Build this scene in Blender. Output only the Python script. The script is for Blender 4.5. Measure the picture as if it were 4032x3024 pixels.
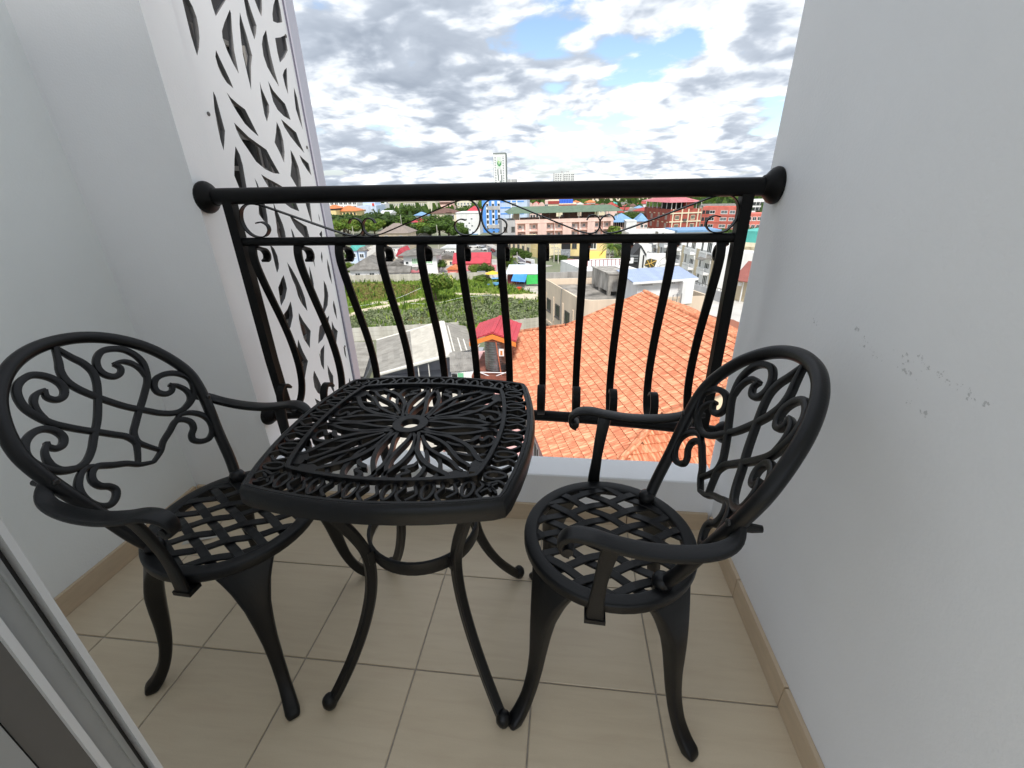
# Balcony with cast-metal bistro set, wrought railing, city view.  Units: metres.  +X right, +Y out of the balcony, +Z up,
# origin on the balcony floor below the camera.
import bpy, bmesh, math, random
from mathutils import Vector, Matrix
from mathutils.geometry import tessellate_polygon

scene = bpy.context.scene
for o in list(bpy.data.objects):
    bpy.data.objects.remove(o)

# ------------------------------------------------------------------ camera
FPX, YAW, PIT, ROL, CAMZ = 1701.213, 0.120111, 0.4266, -0.021948, 1.12147
IW, IH = 4032.0, 3024.0
_f = Vector((-math.sin(YAW) * math.cos(PIT), math.cos(YAW) * math.cos(PIT), -math.sin(PIT)))
_r = Vector((math.cos(YAW), math.sin(YAW), 0.0))
_u = _r.cross(_f)
AX = math.cos(ROL) * _r + math.sin(ROL) * _u
AY = -math.sin(ROL) * _r + math.cos(ROL) * _u
cam_d = bpy.data.cameras.new('camera')
cam = bpy.data.objects.new('camera', cam_d)
scene.collection.objects.link(cam)
m = Matrix((AX, AY, -_f)).transposed().to_4x4()
m.translation = Vector((0, 0, CAMZ))
cam.matrix_world = m
cam_d.sensor_fit = 'HORIZONTAL'
cam_d.sensor_width = 36.0
cam_d.lens = 36.0 * FPX / IW
cam_d.clip_start = 0.02
cam_d.clip_end = 9000.0
scene.camera = cam

# ------------------------------------------------------------------ sky, sun, exposure
SUN_EL, SUN_AZ = math.radians(55), math.radians(168)      # azimuth clockwise from +Y: high, behind the camera and to the right
world = bpy.data.worlds.new('World')
scene.world = world
world.use_nodes = True
wn, wl = world.node_tree.nodes, world.node_tree.links
wn.clear()

def N(tree, kind, **kw):
    n = tree.new(kind)
    for k, v in kw.items():
        setattr(n, k, v)
    return n

def build_sky():
    def val(node, *ins):
        for i, x in enumerate(ins):
            if x is None:
                continue
            if isinstance(x, (int, float)):
                node.inputs[i].default_value = x
            else:
                wl.new(x, node.inputs[i])
        return node.outputs[0]
    def M(op, a, b=None, c=None, clamp=False):
        return val(N(wn, 'ShaderNodeMath', operation=op, use_clamp=clamp), a, b, c)
    out = N(wn, 'ShaderNodeOutputWorld')
    sky = N(wn, 'ShaderNodeTexSky', sky_type='NISHITA')
    sky.sun_disc = False
    sky.sun_elevation = SUN_EL
    sky.sun_rotation = SUN_AZ
    sky.altitude = 0
    sky.air_density = 1.0
    sky.dust_density = 1.0
    sky.ozone_density = 1.6
    bg1 = N(wn, 'ShaderNodeBackground')
    bg1.inputs['Strength'].default_value = SKY_STRENGTH
    wl.new(sky.outputs[0], bg1.inputs['Color'])
    tc = N(wn, 'ShaderNodeTexCoord')
    sep = N(wn, 'ShaderNodeSeparateXYZ')
    wl.new(tc.outputs['Generated'], sep.inputs[0])
    x, y, z = sep.outputs
    zz = M('ADD', M('MAXIMUM', z, 0.0), 0.24)
    # a cloud deck seen in perspective, with some height of its own
    px, py = M('DIVIDE', x, zz), M('DIVIDE', y, zz)
    comb = N(wn, 'ShaderNodeCombineXYZ')
    wl.new(px, comb.inputs[0]); wl.new(py, comb.inputs[1])
    wl.new(M('MULTIPLY', z, 2.0), comb.inputs[2])
    def noise(scale, detail, rough, off, dist=0.0):
        mp = N(wn, 'ShaderNodeMapping')
        mp.inputs['Location'].default_value = off
        wl.new(comb.outputs[0], mp.inputs[0])
        n = N(wn, 'ShaderNodeTexNoise')
        n.inputs['Scale'].default_value = scale
        n.inputs['Detail'].default_value = detail
        n.inputs['Roughness'].default_value = rough
        n.inputs['Distortion'].default_value = dist
        wl.new(mp.outputs[0], n.inputs['Vector'])
        return n.outputs[0]
    def ramp(v, a, b):
        mr = N(wn, 'ShaderNodeMapRange', interpolation_type='SMOOTHSTEP')
        wl.new(v, mr.inputs[0]); mr.inputs[1].default_value = a; mr.inputs[2].default_value = b
        return mr.outputs[0]
    o = CLOUD_OFF
    def billow(scale, off):
        n = noise(scale, 2.5, 0.5, off)
        return M('SUBTRACT', 1.0, M('MULTIPLY', M('ABSOLUTE', M('SUBTRACT', n, 0.5)), 4.0))
    def density(dx, dy, dz, det):
        big = noise(1.05, 3, 0.5, (o[0] + dx, o[1] + dy, dz))
        puff = noise(3.0, det, 0.57, (o[0] + 3.1 + dx, o[1] - 1.7 + dy, 0.4 + dz), 0.2)
        return M('ADD', M('ADD', M('MULTIPLY', big, 0.50), M('MULTIPLY', puff, 0.34)), M('MULTIPLY', billow(1.9, (o[0] + 7 + dx, o[1] + dy, dz)), 0.13))
    dens = density(0, 0, 0, 9)
    # the same field a little higher and nearer to the sun: thin there -> lit side, thick there -> grey base
    dens2 = density(-0.02, 0.05, 0.05, 4)
    shade = M('SUBTRACT', dens, dens2)
    cover = ramp(dens, COVER, COVER + 0.06)
    thick = ramp(dens, COVER + 0.04, COVER + 0.2)
    lit = ramp(shade, -0.055, 0.06)
    t = M('ADD', M('MULTIPLY', lit, 0.80), M('MULTIPLY', M('SUBTRACT', 1.0, thick), 0.38), clamp=True)
    hz = ramp(z, 0.14, 0.0)
    t = M('ADD', t, M('MULTIPLY', hz, 0.03), clamp=True)
    cr = N(wn, 'ShaderNodeValToRGB')
    e = cr.color_ramp.elements
    e[0].position, e[0].color = 0.0, (0.28, 0.325, 0.395, 1)
    e[1].position, e[1].color = 1.0, (1.0, 1.0, 1.0, 1)
    e2 = e.new(0.45); e2.color = (0.46, 0.51, 0.585, 1)
    e3 = e.new(0.75); e3.color = (0.73, 0.77, 0.82, 1)
    wl.new(t, cr.inputs[0])
    bg2 = N(wn, 'ShaderNodeBackground')
    wl.new(cr.outputs[0], bg2.inputs['Color'])
    bg2.inputs['Strength'].default_value = CLOUD_STRENGTH
    mix = N(wn, 'ShaderNodeMixShader')
    # thin milky haze low down
    cov = M('MAXIMUM', cover, M('MULTIPLY', ramp(z, 0.10, 0.0), 0.8))
    wl.new(cov, mix.inputs[0])
    wl.new(bg1.outputs[0], mix.inputs[1]); wl.new(bg2.outputs[0], mix.inputs[2])
    wl.new(mix.outputs[0], out.inputs[0])

WALL_TOP = 2.1
SKY_STRENGTH, CLOUD_STRENGTH, CLOUD_OFF, COVER = 0.065, 0.40, (1.3, 2.7), 0.435
build_sky()
sun_d = bpy.data.lights.new('sun', 'SUN')
sun_d.energy = 1.2
sun_d.angle = math.radians(10)
sun_d.color = (1.0, 0.96, 0.90)
sun = bpy.data.objects.new('sun', sun_d)
scene.collection.objects.link(sun)
_sd = Vector((math.sin(SUN_AZ) * math.cos(SUN_EL), math.cos(SUN_AZ) * math.cos(SUN_EL), math.sin(SUN_EL)))
sun.rotation_euler = _sd.to_track_quat('Z', 'Y').to_euler()
scene.view_settings.view_transform = 'Standard'
scene.view_settings.look = 'None'
scene.view_settings.exposure = 1.75
scene.view_settings.gamma = 1.0
scene.view_settings.use_curve_mapping = False
scene.cycles.max_bounces = 8
scene.cycles.use_denoising = True

# ------------------------------------------------------------------ helpers
COL = scene.collection
rnd = random.Random(11)

def ray(px, py):
    return AX * ((px - IW / 2) / FPX) + AY * (-(py - IH / 2) / FPX) + _f
def at(px, py, ax, v):
    "survey: the point seen at (px,py) of the 4032x3024 photograph that lies on coordinate plane ax=v"
    d = ray(px, py); c = Vector((0, 0, CAMZ)); t = (v - c[ax]) / d[ax]
    return c + d * t

class MB:
    def __init__(s):
        s.v = []; s.f = []; s.mi = []; s.cur = 0
    def add(s, vs, fs):
        b = len(s.v); s.v += [tuple(p) for p in vs]
        for f in fs:
            s.f.append(tuple(b + i for i in f)); s.mi.append(s.cur)
        return s
    def box(s, x0, x1, y0, y1, z0, z1):
        vs = [(x, y, z) for z in (z0, z1) for y in (y0, y1) for x in (x0, x1)]
        return s.add(vs, [(0, 2, 3, 1), (4, 5, 7, 6), (0, 1, 5, 4), (2, 6, 7, 3), (0, 4, 6, 2), (1, 3, 7, 5)])
    def chbox(s, x0, x1, y0, y1, z0, z1, c=0.002):
        "box with chamfered top edges"
        vs = [(x0, y0, z0), (x1, y0, z0), (x1, y1, z0), (x0, y1, z0),
              (x0, y0, z1 - c), (x1, y0, z1 - c), (x1, y1, z1 - c), (x0, y1, z1 - c),
              (x0 + c, y0 + c, z1), (x1 - c, y0 + c, z1), (x1 - c, y1 - c, z1), (x0 + c, y1 - c, z1)]
        fs = [(3, 2, 1, 0), (8, 9, 10, 11)]
        for i in range(4):
            j = (i + 1) % 4
            fs += [(i, j, 4 + j, 4 + i), (4 + i, 4 + j, 8 + j, 8 + i)]
        return s.add(vs, fs)
    def obox(s, o, a, b, c):
        "box from corner o along vectors a,b,c"
        o, a, b, c = map(Vector, (o, a, b, c))
        vs = [o, o + a, o + b, o + a + b, o + c, o + a + c, o + b + c, o + a + b + c]
        return s.add(vs, [(0, 2, 3, 1), (4, 5, 7, 6), (0, 1, 5, 4), (2, 6, 7, 3), (0, 4, 6, 2), (1, 3, 7, 5)])
    def prism(s, poly, z0, z1):
        n = len(poly)
        vs = [(p[0], p[1], z0) for p in poly] + [(p[0], p[1], z1) for p in poly]
        fs = [tuple(range(n - 1, -1, -1)), tuple(range(n, 2 * n))]
        fs += [(i, (i + 1) % n, n + (i + 1) % n, n + i) for i in range(n)]
        return s.add(vs, fs)
    def extr(s, poly, off):
        "planar 3D polygon extruded by vector off"
        n = len(poly); off = Vector(off); poly = [Vector(p) for p in poly]
        vs = poly + [p + off for p in poly]
        fs = [tuple(range(n - 1, -1, -1)), tuple(range(n, 2 * n))]
        fs += [(i, (i + 1) % n, n + (i + 1) % n, n + i) for i in range(n)]
        return s.add(vs, fs)
    def sweep(s, path, secs, up=None, closed=False, caps=True):
        """sweep 2D sections along path. secs: one section or a list, each a list of (a,b) offsets along (side, up)."""
        path = [Vector(p) for p in path]
        n = len(path)
        if not isinstance(secs[0][0], (list, tuple)):
            secs = [secs] * n
        k = len(secs[0]); base = len(s.v); prev = None
        for i, p in enumerate(path):
            if closed:
                t = (path[(i + 1) % n] - path[i - 1])
            else:
                t = path[min(i + 1, n - 1)] - path[max(i - 1, 0)]
            t.normalize()
            if callable(up): u0 = Vector(up(i))
            elif up is not None: u0 = Vector(up)
            else: u0 = prev or (Vector((0, 0, 1)) if abs(t.z) < .9 else Vector((1, 0, 0)))
            side = t.cross(u0)
            if side.length < 1e-6: side = t.orthogonal()
            side.normalize(); u1 = side.cross(t).normalized()
            if up is None: prev = u1
            for a, b in secs[i]:
                s.v.append(tuple(p + side * a + u1 * b))
        segs = n if closed else n - 1
        for i in range(segs):
            j = (i + 1) % n
            for c in range(k):
                d = (c + 1) % k
                s.f.append((base + i * k + c, base + i * k + d, base + j * k + d, base + j * k + c)); s.mi.append(s.cur)
        if caps and not closed:
            s.f.append(tuple(base + c for c in range(k - 1, -1, -1))); s.mi.append(s.cur)
            s.f.append(tuple(base + (n - 1) * k + c for c in range(k))); s.mi.append(s.cur)
        return s
    def tube(s, path, r, n=10, closed=False, up=None):
        rr = r if isinstance(r, (list, tuple)) else [r] * len(path)
        secs = [[(q * math.cos(2 * math.pi * i / n), q * math.sin(2 * math.pi * i / n)) for i in range(n)] for q in rr]
        return s.sweep(path, secs, up=up, closed=closed)
    def strap(s, path, w, t, up=None, closed=False):
        "flat bar: w across (side), t along up; slightly eased edges"
        e = min(w, t) * .25
        sec = [(-w/2 + e, -t/2), (w/2 - e, -t/2), (w/2, -t/2 + e), (w/2, t/2 - e), (w/2 - e, t/2), (-w/2 + e, t/2), (-w/2, t/2 - e), (-w/2, -t/2 + e)]
        return s.sweep(path, sec, up=up, closed=closed)
    def lathe(s, prof, o=(0, 0, 0), n=16, ax='z'):
        base = len(s.v); o = Vector(o)
        for r, h in prof:
            for i in range(n):
                a = 2 * math.pi * i / n; c, d = r * math.cos(a), r * math.sin(a)
                s.v.append(tuple(o + Vector({'z': (c, d, h), 'x': (h, c, d), 'y': (d, h, c)}[ax])))
        for j in range(len(prof) - 1):
            for i in range(n):
                k = (i + 1) % n
                s.f.append((base + j * n + i, base + j * n + k, base + (j + 1) * n + k, base + (j + 1) * n + i)); s.mi.append(s.cur)
        s.f.append(tuple(base + i for i in range(n - 1, -1, -1))); s.mi.append(s.cur)
        s.f.append(tuple(base + (len(prof) - 1) * n + i for i in range(n))); s.mi.append(s.cur)
        return s
    def mesh(s, name, mats, smooth=False, recalc=False):
        me = bpy.data.meshes.new(name)
        me.from_pydata(s.v, [], s.f)
        for mt in (mats if isinstance(mats, (list, tuple)) else [mats]):
            me.materials.append(mt)
        if isinstance(mats, (list, tuple)) and len(mats) > 1:
            me.polygons.foreach_set('material_index', s.mi)
        if recalc:
            bm = bmesh.new(); bm.from_mesh(me); bmesh.ops.recalc_face_normals(bm, faces=bm.faces); bm.to_mesh(me); bm.free()
        if smooth:
            me.shade_smooth() if smooth is True else me.set_sharp_from_angle(angle=math.radians(smooth))
        me.update()
        return me
    def build(s, name, mats, parent=None, smooth=False, recalc=True, **props):
        return put(name, s.mesh(name, mats, smooth, recalc), parent, **props)

def put(name, data, parent=None, loc=None, rotz=0, label=None, cat=None, group=None, kind=None):
    o = bpy.data.objects.new(name, data)
    COL.objects.link(o)
    if parent is not None: o.parent = parent
    if loc is not None: o.location = loc
    if rotz: o.rotation_euler = (0, 0, rotz)
    if label: o['label'] = label
    if cat: o['category'] = cat
    if group: o['group'] = group
    if kind: o['kind'] = kind
    return o
def thing(name, label, cat, loc=(0, 0, 0), rotz=0, group=None):
    return put(name, None, None, loc, rotz, label, cat, group)
def copy_tree(o, parent=None):
    c = o.copy(); COL.objects.link(c); c.parent = parent
    for ch in o.children: copy_tree(ch, c)
    return c

def catmull(pts, sub=4, closed=False):
    P = [Vector(p) for p in pts]; n = len(P); out = []
    rng = range(n if closed else n - 1)
    for i in rng:
        g = lambda k: P[k % n] if closed else P[max(0, min(n - 1, k))]
        a, b, c, d = g(i - 1), g(i), g(i + 1), g(i + 2)
        for j in range(sub):
            t = j / sub
            out.append(0.5 * ((2 * b) + (c - a) * t + (2 * a - 5 * b + 4 * c - d) * t * t + (3 * b - a - 3 * c + d) * t ** 3))
    if not closed: out.append(P[-1])
    return out

# ------------------------------------------------------------------ materials
MATS = {}
def mat(name, col, rough=0.6, var=0.0, scale=5.0, bump=0.0, bscale=60.0, metal=0.0, spec=0.5, stretch=None, obj_rand=0.0, detail=5, c2=None, coords='Object', clear=0.0):
    if name in MATS: return MATS[name]
    mt = bpy.data.materials.new(name); mt.use_nodes = True
    nt = mt.node_tree; nd, ln = nt.nodes, nt.links
    b = nd['Principled BSDF']
    col = tuple(col) + (1.0,) if len(col) == 3 else tuple(col)
    b.inputs['Base Color'].default_value = col
    b.inputs['Roughness'].default_value = rough
    b.inputs['Metallic'].default_value = metal
    b.inputs['Specular IOR Level'].default_value = spec
    if clear: b.inputs['Coat Weight'].default_value = clear
    vec = None
    if var or bump or c2:
        tc = nd.new('ShaderNodeTexCoord')
        vec = tc.outputs[coords]
        if stretch:
            mp = nd.new('ShaderNodeMapping'); mp.inputs['Scale'].default_value = stretch
            ln.new(vec, mp.inputs[0]); vec = mp.outputs[0]
    csock = None
    if var or c2:
        nz = nd.new('ShaderNodeTexNoise'); nz.inputs['Scale'].default_value = scale; nz.inputs['Detail'].default_value = detail
        nz.inputs['Roughness'].default_value = 0.6
        ln.new(vec, nz.inputs['Vector'])
        rp = nd.new('ShaderNodeValToRGB'); ln.new(nz.outputs[0], rp.inputs[0])
        rp.color_ramp.elements[0].position = 0.32; rp.color_ramp.elements[1].position = 0.68
        lo = c2 if c2 else tuple(max(0, c * (1 - var)) for c in col[:3])
        hi = col[:3] if c2 else tuple(min(1, c * (1 + var)) for c in col[:3])
        rp.color_ramp.elements[0].color = tuple(lo) + (1,); rp.color_ramp.elements[1].color = tuple(hi) + (1,)
        csock = rp.outputs[0]
    if obj_rand:
        oi = nd.new('ShaderNodeObjectInfo')
        hs = nd.new('ShaderNodeHueSaturation')
        mr = nd.new('ShaderNodeMapRange'); ln.new(oi.outputs['Random'], mr.inputs[0])
        mr.inputs[3].default_value = 1 - obj_rand; mr.inputs[4].default_value = 1 + obj_rand
        ln.new(mr.outputs[0], hs.inputs['Value'])
        if csock: ln.new(csock, hs.inputs['Color'])
        else: hs.inputs['Color'].default_value = col
        csock = hs.outputs[0]
    if csock: ln.new(csock, b.inputs['Base Color'])
    if bump:
        n2 = nd.new('ShaderNodeTexNoise'); n2.inputs['Scale'].default_value = bscale; n2.inputs['Detail'].default_value = 3
        ln.new(vec, n2.inputs['Vector'])
        bp = nd.new('ShaderNodeBump'); bp.inputs['Strength'].default_value = bump; bp.inputs['Distance'].default_value = 0.01
        ln.new(n2.outputs[0], bp.inputs['Height']); ln.new(bp.outputs[0], b.inputs['Normal'])
    MATS[name] = mt
    return mt
HOLES = [[[1423,1643],[1435,1635],[1444,1620],[1452,1607],[1457,1584],[1454,1559],[1447,1535],[1434,1509],[1418,1486],[1416,1504],[1414,1532],[1415,1567],[1417,1612]],[[1573,1698],[1611,1694],[1616,1681],[1610,1670],[1583,1646],[1544,1612],[1540,1630],[1539,1649],[1544,1668]],[[1620,1650],[1622,1641],[1609,1599],[1594,1539],[1590,1476],[1573,1500],[1558,1532],[1551,1561],[1556,1579],[1577,1605],[1602,1631]],[[1670,1658],[1672,1634],[1680,1596],[1685,1546],[1664,1510],[1636,1439],[1635,1487],[1635,1540],[1644,1584],[1654,1623]],[[1708,1724],[1729,1707],[1736,1679],[1748,1643],[1735,1619],[1719,1598],[1710,1623],[1704,1661],[1707,1700]],[[1809,1775],[1817,1744],[1802,1703],[1789,1680],[1779,1695],[1769,1719],[1767,1738]],[[1915,1771],[1922,1766],[1924,1735],[1920,1700],[1885,1688],[1858,1686],[1863,1708],[1880,1737],[1898,1758]],[[1801,1646],[1799,1619],[1798,1568],[1802,1521],[1811,1480],[1784,1504],[1761,1530],[1752,1561],[1757,1595],[1773,1620]],[[1922,1662],[1921,1615],[1887,1585],[1849,1561],[1846,1591],[1849,1635],[1888,1647]],[[1889,1554],[1875,1510],[1862,1464],[1853,1492],[1851,1523],[1869,1542]],[[1506,1520],[1514,1501],[1525,1478],[1537,1452],[1545,1429],[1520,1439],[1505,1456],[1497,1477],[1496,1501]],[[1446,1405],[1452,1392],[1453,1349],[1454,1301],[1440,1273],[1425,1245],[1423,1272],[1426,1311],[1432,1357]],[[1507,1412],[1521,1400],[1546,1388],[1579,1376],[1593,1351],[1619,1301],[1588,1316],[1560,1333],[1535,1362],[1520,1384]],[[1507,1330],[1528,1317],[1563,1295],[1603,1279],[1647,1262],[1663,1234],[1695,1186],[1659,1187],[1612,1199],[1572,1221],[1546,1254],[1521,1284],[1510,1310]],[[1485,1261],[1496,1238],[1498,1207],[1493,1169],[1489,1138],[1487,1091],[1452,1140],[1444,1175],[1464,1222]],[[1552,1117],[1564,1097],[1565,1069],[1562,1040],[1556,1018],[1537,1031],[1519,1055],[1529,1082]],[[1543,1169],[1551,1154],[1560,1107],[1546,1132]],[[1616,1089],[1622,1070],[1633,1046],[1644,1011],[1647,984],[1643,955],[1628,953],[1599,969],[1598,986],[1605,1012],[1610,1052]],[[1583,1182],[1612,1170],[1650,1158],[1703,1139],[1746,1110],[1763,1082],[1773,1051],[1719,1066],[1684,1085],[1639,1112],[1609,1140],[1593,1164]],[[1747,1360],[1760,1335],[1764,1300],[1757,1262],[1739,1225],[1726,1256],[1706,1290],[1728,1324]],[[1801,1273],[1819,1248],[1833,1211],[1832,1172],[1822,1139],[1820,1104],[1793,1139],[1763,1180],[1790,1228]],[[1852,1123],[1866,1080],[1857,1027],[1850,991],[1840,1033],[1831,1076]],[[1916,1036],[1920,1018],[1917,998],[1913,1016]],[[1779,1373],[1813,1359],[1866,1337],[1878,1305],[1898,1267],[1858,1291],[1818,1320],[1791,1347]],[[1857,1258],[1882,1245],[1914,1230],[1918,1209],[1919,1184],[1891,1208],[1867,1233]],[[1696,1475],[1698,1454],[1708,1433],[1721,1408],[1713,1386],[1687,1353],[1681,1376],[1684,1414],[1688,1441]],[[1747,1486],[1766,1461],[1795,1444],[1827,1428],[1836,1406],[1844,1377],[1802,1385],[1769,1401],[1752,1424],[1749,1455]],[[1914,1496],[1923,1463],[1923,1418],[1920,1352],[1907,1387],[1897,1421],[1904,1464]],[[1699,1042],[1743,1019],[1804,991],[1808,953],[1811,918],[1763,958],[1727,991],[1709,1020]],[[1690,994],[1700,977],[1703,962],[1706,939],[1689,960]],[[1917,965],[1915,947],[1908,935],[1892,949],[1894,954]],[[1537,954],[1558,932],[1566,907],[1564,876],[1557,861],[1541,848],[1540,879],[1541,908],[1539,941]],[[1617,875],[1638,843],[1657,805],[1672,765],[1682,720],[1679,664],[1651,704],[1638,736],[1635,779],[1626,806],[1619,841]],[[1807,888],[1810,860],[1805,822],[1798,854]],[[1881,882],[1882,857],[1870,832],[1867,859]],[[1916,847],[1923,808],[1924,766],[1918,728],[1907,766],[1905,805]],[[1762,837],[1768,797],[1768,761],[1761,736],[1752,764],[1751,798]],[[1853,760],[1866,732],[1868,696],[1865,684],[1844,648],[1792,616],[1796,636],[1831,692]],[[1577,833],[1579,804],[1578,780],[1551,748],[1518,728],[1519,745],[1524,773],[1527,795],[1559,822]],[[1582,730],[1581,702],[1574,671],[1544,637],[1518,619],[1515,646],[1518,692],[1551,706]],[[1546,601],[1538,587],[1523,572],[1512,585],[1525,591]],[[1617,674],[1635,634],[1671,580],[1652,545],[1638,514],[1612,562],[1607,608],[1609,651]],[[1573,575],[1584,522],[1604,467],[1577,436],[1553,404],[1544,453],[1536,499],[1546,530]],[[1632,413],[1646,373],[1658,333],[1646,286],[1621,310],[1608,344],[1613,387]],[[1752,490],[1730,443],[1707,384],[1694,414],[1697,463],[1716,478]],[[1743,394],[1755,358],[1770,327],[1754,276],[1753,235],[1733,282],[1732,355]],[[1840,601],[1821,572],[1782,539],[1745,517],[1706,510],[1722,543],[1744,577],[1796,591]],[[1904,656],[1910,613],[1902,562],[1890,602],[1890,637]],[[1853,571],[1864,536],[1888,511],[1866,481],[1853,459],[1841,497],[1838,533]],[[1913,423],[1925,411],[1920,358],[1910,383]],[[1863,380],[1872,330],[1870,284],[1849,237],[1857,289],[1854,337]],[[1910,258],[1919,223],[1909,209],[1890,218]],[[1592,297],[1619,270],[1647,242],[1616,245],[1596,264]]]
# ------------------------------------------------------------------ balcony shell
XL, XR, XJ = -1.43, 0.54, -1.057        # left wall, right wall, left jamb of the opening
YB, YE = 1.252, 1.362                   # inner face of the opening wall, its outer face
def tile_mat():
    mt = bpy.data.materials.new('floor_tile'); mt.use_nodes = True
    nd, ln = mt.node_tree.nodes, mt.node_tree.links
    b = nd['Principled BSDF']; b.inputs['Roughness'].default_value = 0.38
    tc = nd.new('ShaderNodeTexCoord'); oi = nd.new('ShaderNodeObjectInfo')
    ad = nd.new('ShaderNodeVectorMath'); ad.operation = 'ADD'
    cm = nd.new('ShaderNodeCombineXYZ')
    mu = nd.new('ShaderNodeMath'); mu.operation = 'MULTIPLY'; mu.inputs[1].default_value = 37.0
    ln.new(oi.outputs['Random'], mu.inputs[0]); ln.new(mu.outputs[0], cm.inputs[0]); ln.new(mu.outputs[0], cm.inputs[1])
    ln.new(tc.outputs['Object'], ad.inputs[0]); ln.new(cm.outputs[0], ad.inputs[1])
    mp = nd.new('ShaderNodeMapping'); mp.inputs['Scale'].default_value = (3.0, 26.0, 1.0); ln.new(ad.outputs[0], mp.inputs[0])
    nz = nd.new('ShaderNodeTexNoise'); nz.inputs['Scale'].default_value = 1.6; nz.inputs['Detail'].default_value = 6; nz.inputs['Roughness'].default_value = 0.62
    nz.inputs['Distortion'].default_value = 0.6
    ln.new(mp.outputs[0], nz.inputs['Vector'])
    rp = nd.new('ShaderNodeValToRGB'); e = rp.color_ramp.elements
    e[0].position, e[0].color = 0.28, (0.65, 0.525, 0.375, 1)
    e[1].position, e[1].color = 0.62, (0.71, 0.595, 0.43, 1)
    k = e.new(0.45); k.color = (0.68, 0.565, 0.405, 1)
    ln.new(nz.outputs[0], rp.inputs[0])
    n3 = nd.new('ShaderNodeTexNoise'); n3.inputs['Scale'].default_value = 420; ln.new(tc.outputs['Object'], n3.inputs['Vector'])
    mx = nd.new('ShaderNodeMix'); mx.data_type = 'RGBA'; mx.blend_type = 'MULTIPLY'; mx.inputs[0].default_value = 0.12
    ln.new(rp.outputs[0], mx.inputs[6]); ln.new(n3.outputs[0], mx.inputs[7])
    hs = nd.new('ShaderNodeHueSaturation'); mr = nd.new('ShaderNodeMapRange')
    ln.new(oi.outputs['Random'], mr.inputs[0]); mr.inputs[3].default_value = 0.965; mr.inputs[4].default_value = 1.035
    ln.new(mr.outputs[0], hs.inputs['Value']); ln.new(mx.outputs[2], hs.inputs['Color'])
    ln.new(hs.outputs[0], b.inputs['Base Color'])
    n4 = nd.new('ShaderNodeTexNoise'); n4.inputs['Scale'].default_value = 9; ln.new(ad.outputs[0], n4.inputs['Vector'])
    m4 = nd.new('ShaderNodeMapRange'); ln.new(n4.outputs[0], m4.inputs[0]); m4.inputs[3].default_value = 0.30; m4.inputs[4].default_value = 0.46
    ln.new(m4.outputs[0], b.inputs['Roughness'])
    return mt
def wall_mat(name, col, scuff=False):
    mt = mat(name, col, rough=0.75, var=0.035, scale=1.3, bump=0.10, bscale=190.0)
    if scuff:
        nd, ln = mt.node_tree.nodes, mt.node_tree.links
        b = nd['Principled BSDF']; src = b.inputs['Base Color'].links[0].from_socket
        tc = nd.new('ShaderNodeTexCoord')
        # scuffs: broken specks along two short streaks left by chair backs
        n = nd.new('ShaderNodeTexNoise'); n.inputs['Scale'].default_value = 120; n.inputs['Detail'].default_value = 4; n.inputs['Roughness'].default_value = 0.7
        ln.new(tc.outputs['Object'], n.inputs['Vector'])
        sp = nd.new('ShaderNodeSeparateXYZ'); ln.new(tc.outputs['Object'], sp.inputs[0])
        def Mx(op, a, c, cl=False):
            q = nd.new('ShaderNodeMath'); q.operation = op; q.use_clamp = cl
            for i, x in enumerate((a, c)):
                if isinstance(x, (int, float)): q.inputs[i].default_value = x
                else: ln.new(x, q.inputs[i])
            return q.outputs[0]
        total = None
        for (y0, z0, sl, ly, wz) in SCUFFS:
            dy = Mx('SUBTRACT', sp.outputs[1], y0)
            dz = Mx('SUBTRACT', Mx('SUBTRACT', sp.outputs[2], z0), Mx('MULTIPLY', dy, sl))
            e = Mx('ADD', Mx('POWER', Mx('ABSOLUTE', Mx('DIVIDE', dy, ly), 0), 2.0), Mx('POWER', Mx('ABSOLUTE', Mx('DIVIDE', dz, wz), 0), 2.0))
            e = Mx('SUBTRACT', 1.0, e, True)
            total = e if total is None else Mx('MAXIMUM', total, e)
        th = Mx('GREATER_THAN', Mx('ADD', n.outputs[0], Mx('MULTIPLY', total, 0.12)), 0.69)
        fac = Mx('MULTIPLY', Mx('MULTIPLY', th, Mx('GREATER_THAN', total, 0.02)), 0.36)
        mx = nd.new('ShaderNodeMix'); mx.data_type = 'RGBA'
        ln.new(fac, mx.inputs[0]); ln.new(src, mx.inputs[6]); mx.inputs[7].default_value = (0.12, 0.13, 0.13, 1)
        ln.new(mx.outputs[2], b.inputs['Base Color'])
    return mt
SCUFFS = [(0.966, 0.847, 0, .02, .012), (0.832, 0.872, -.1, .025, .010), (0.79, 0.852, .3, .04, .014), (0.755, 0.848, 0, .02, .01), (0.69, 0.868, -.15, .05, .012), (0.69, 0.845, .3, .04, .012), (0.64, 0.868, -.1, .04, .012), (0.60, 0.865, -.1, .035, .012), (0.572, 0.854, .05, .03, .011), (0.548, 0.856, 0, .02, .012), (0.632, 0.804, .1, .016, .008), (0.662, 0.806, 0, .01, .006)]
M_WALL_R = wall_mat('wall_paint_cool', (0.86, 0.875, 0.895), scuff=True)
M_WALL = wall_mat('wall_paint', (0.855, 0.88, 0.87))
M_TRIM = wall_mat('trim_paint', (0.87, 0.88, 0.895))
M_TILE = tile_mat()
M_SKIRT = mat('skirting_tile', (0.58, 0.455, 0.315), 0.42, var=0.06, scale=14, stretch=(1, 1, 4), obj_rand=0.03)
M_GROUT = mat('grout', (0.40, 0.355, 0.30), 0.9, var=0.15, scale=40)

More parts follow.
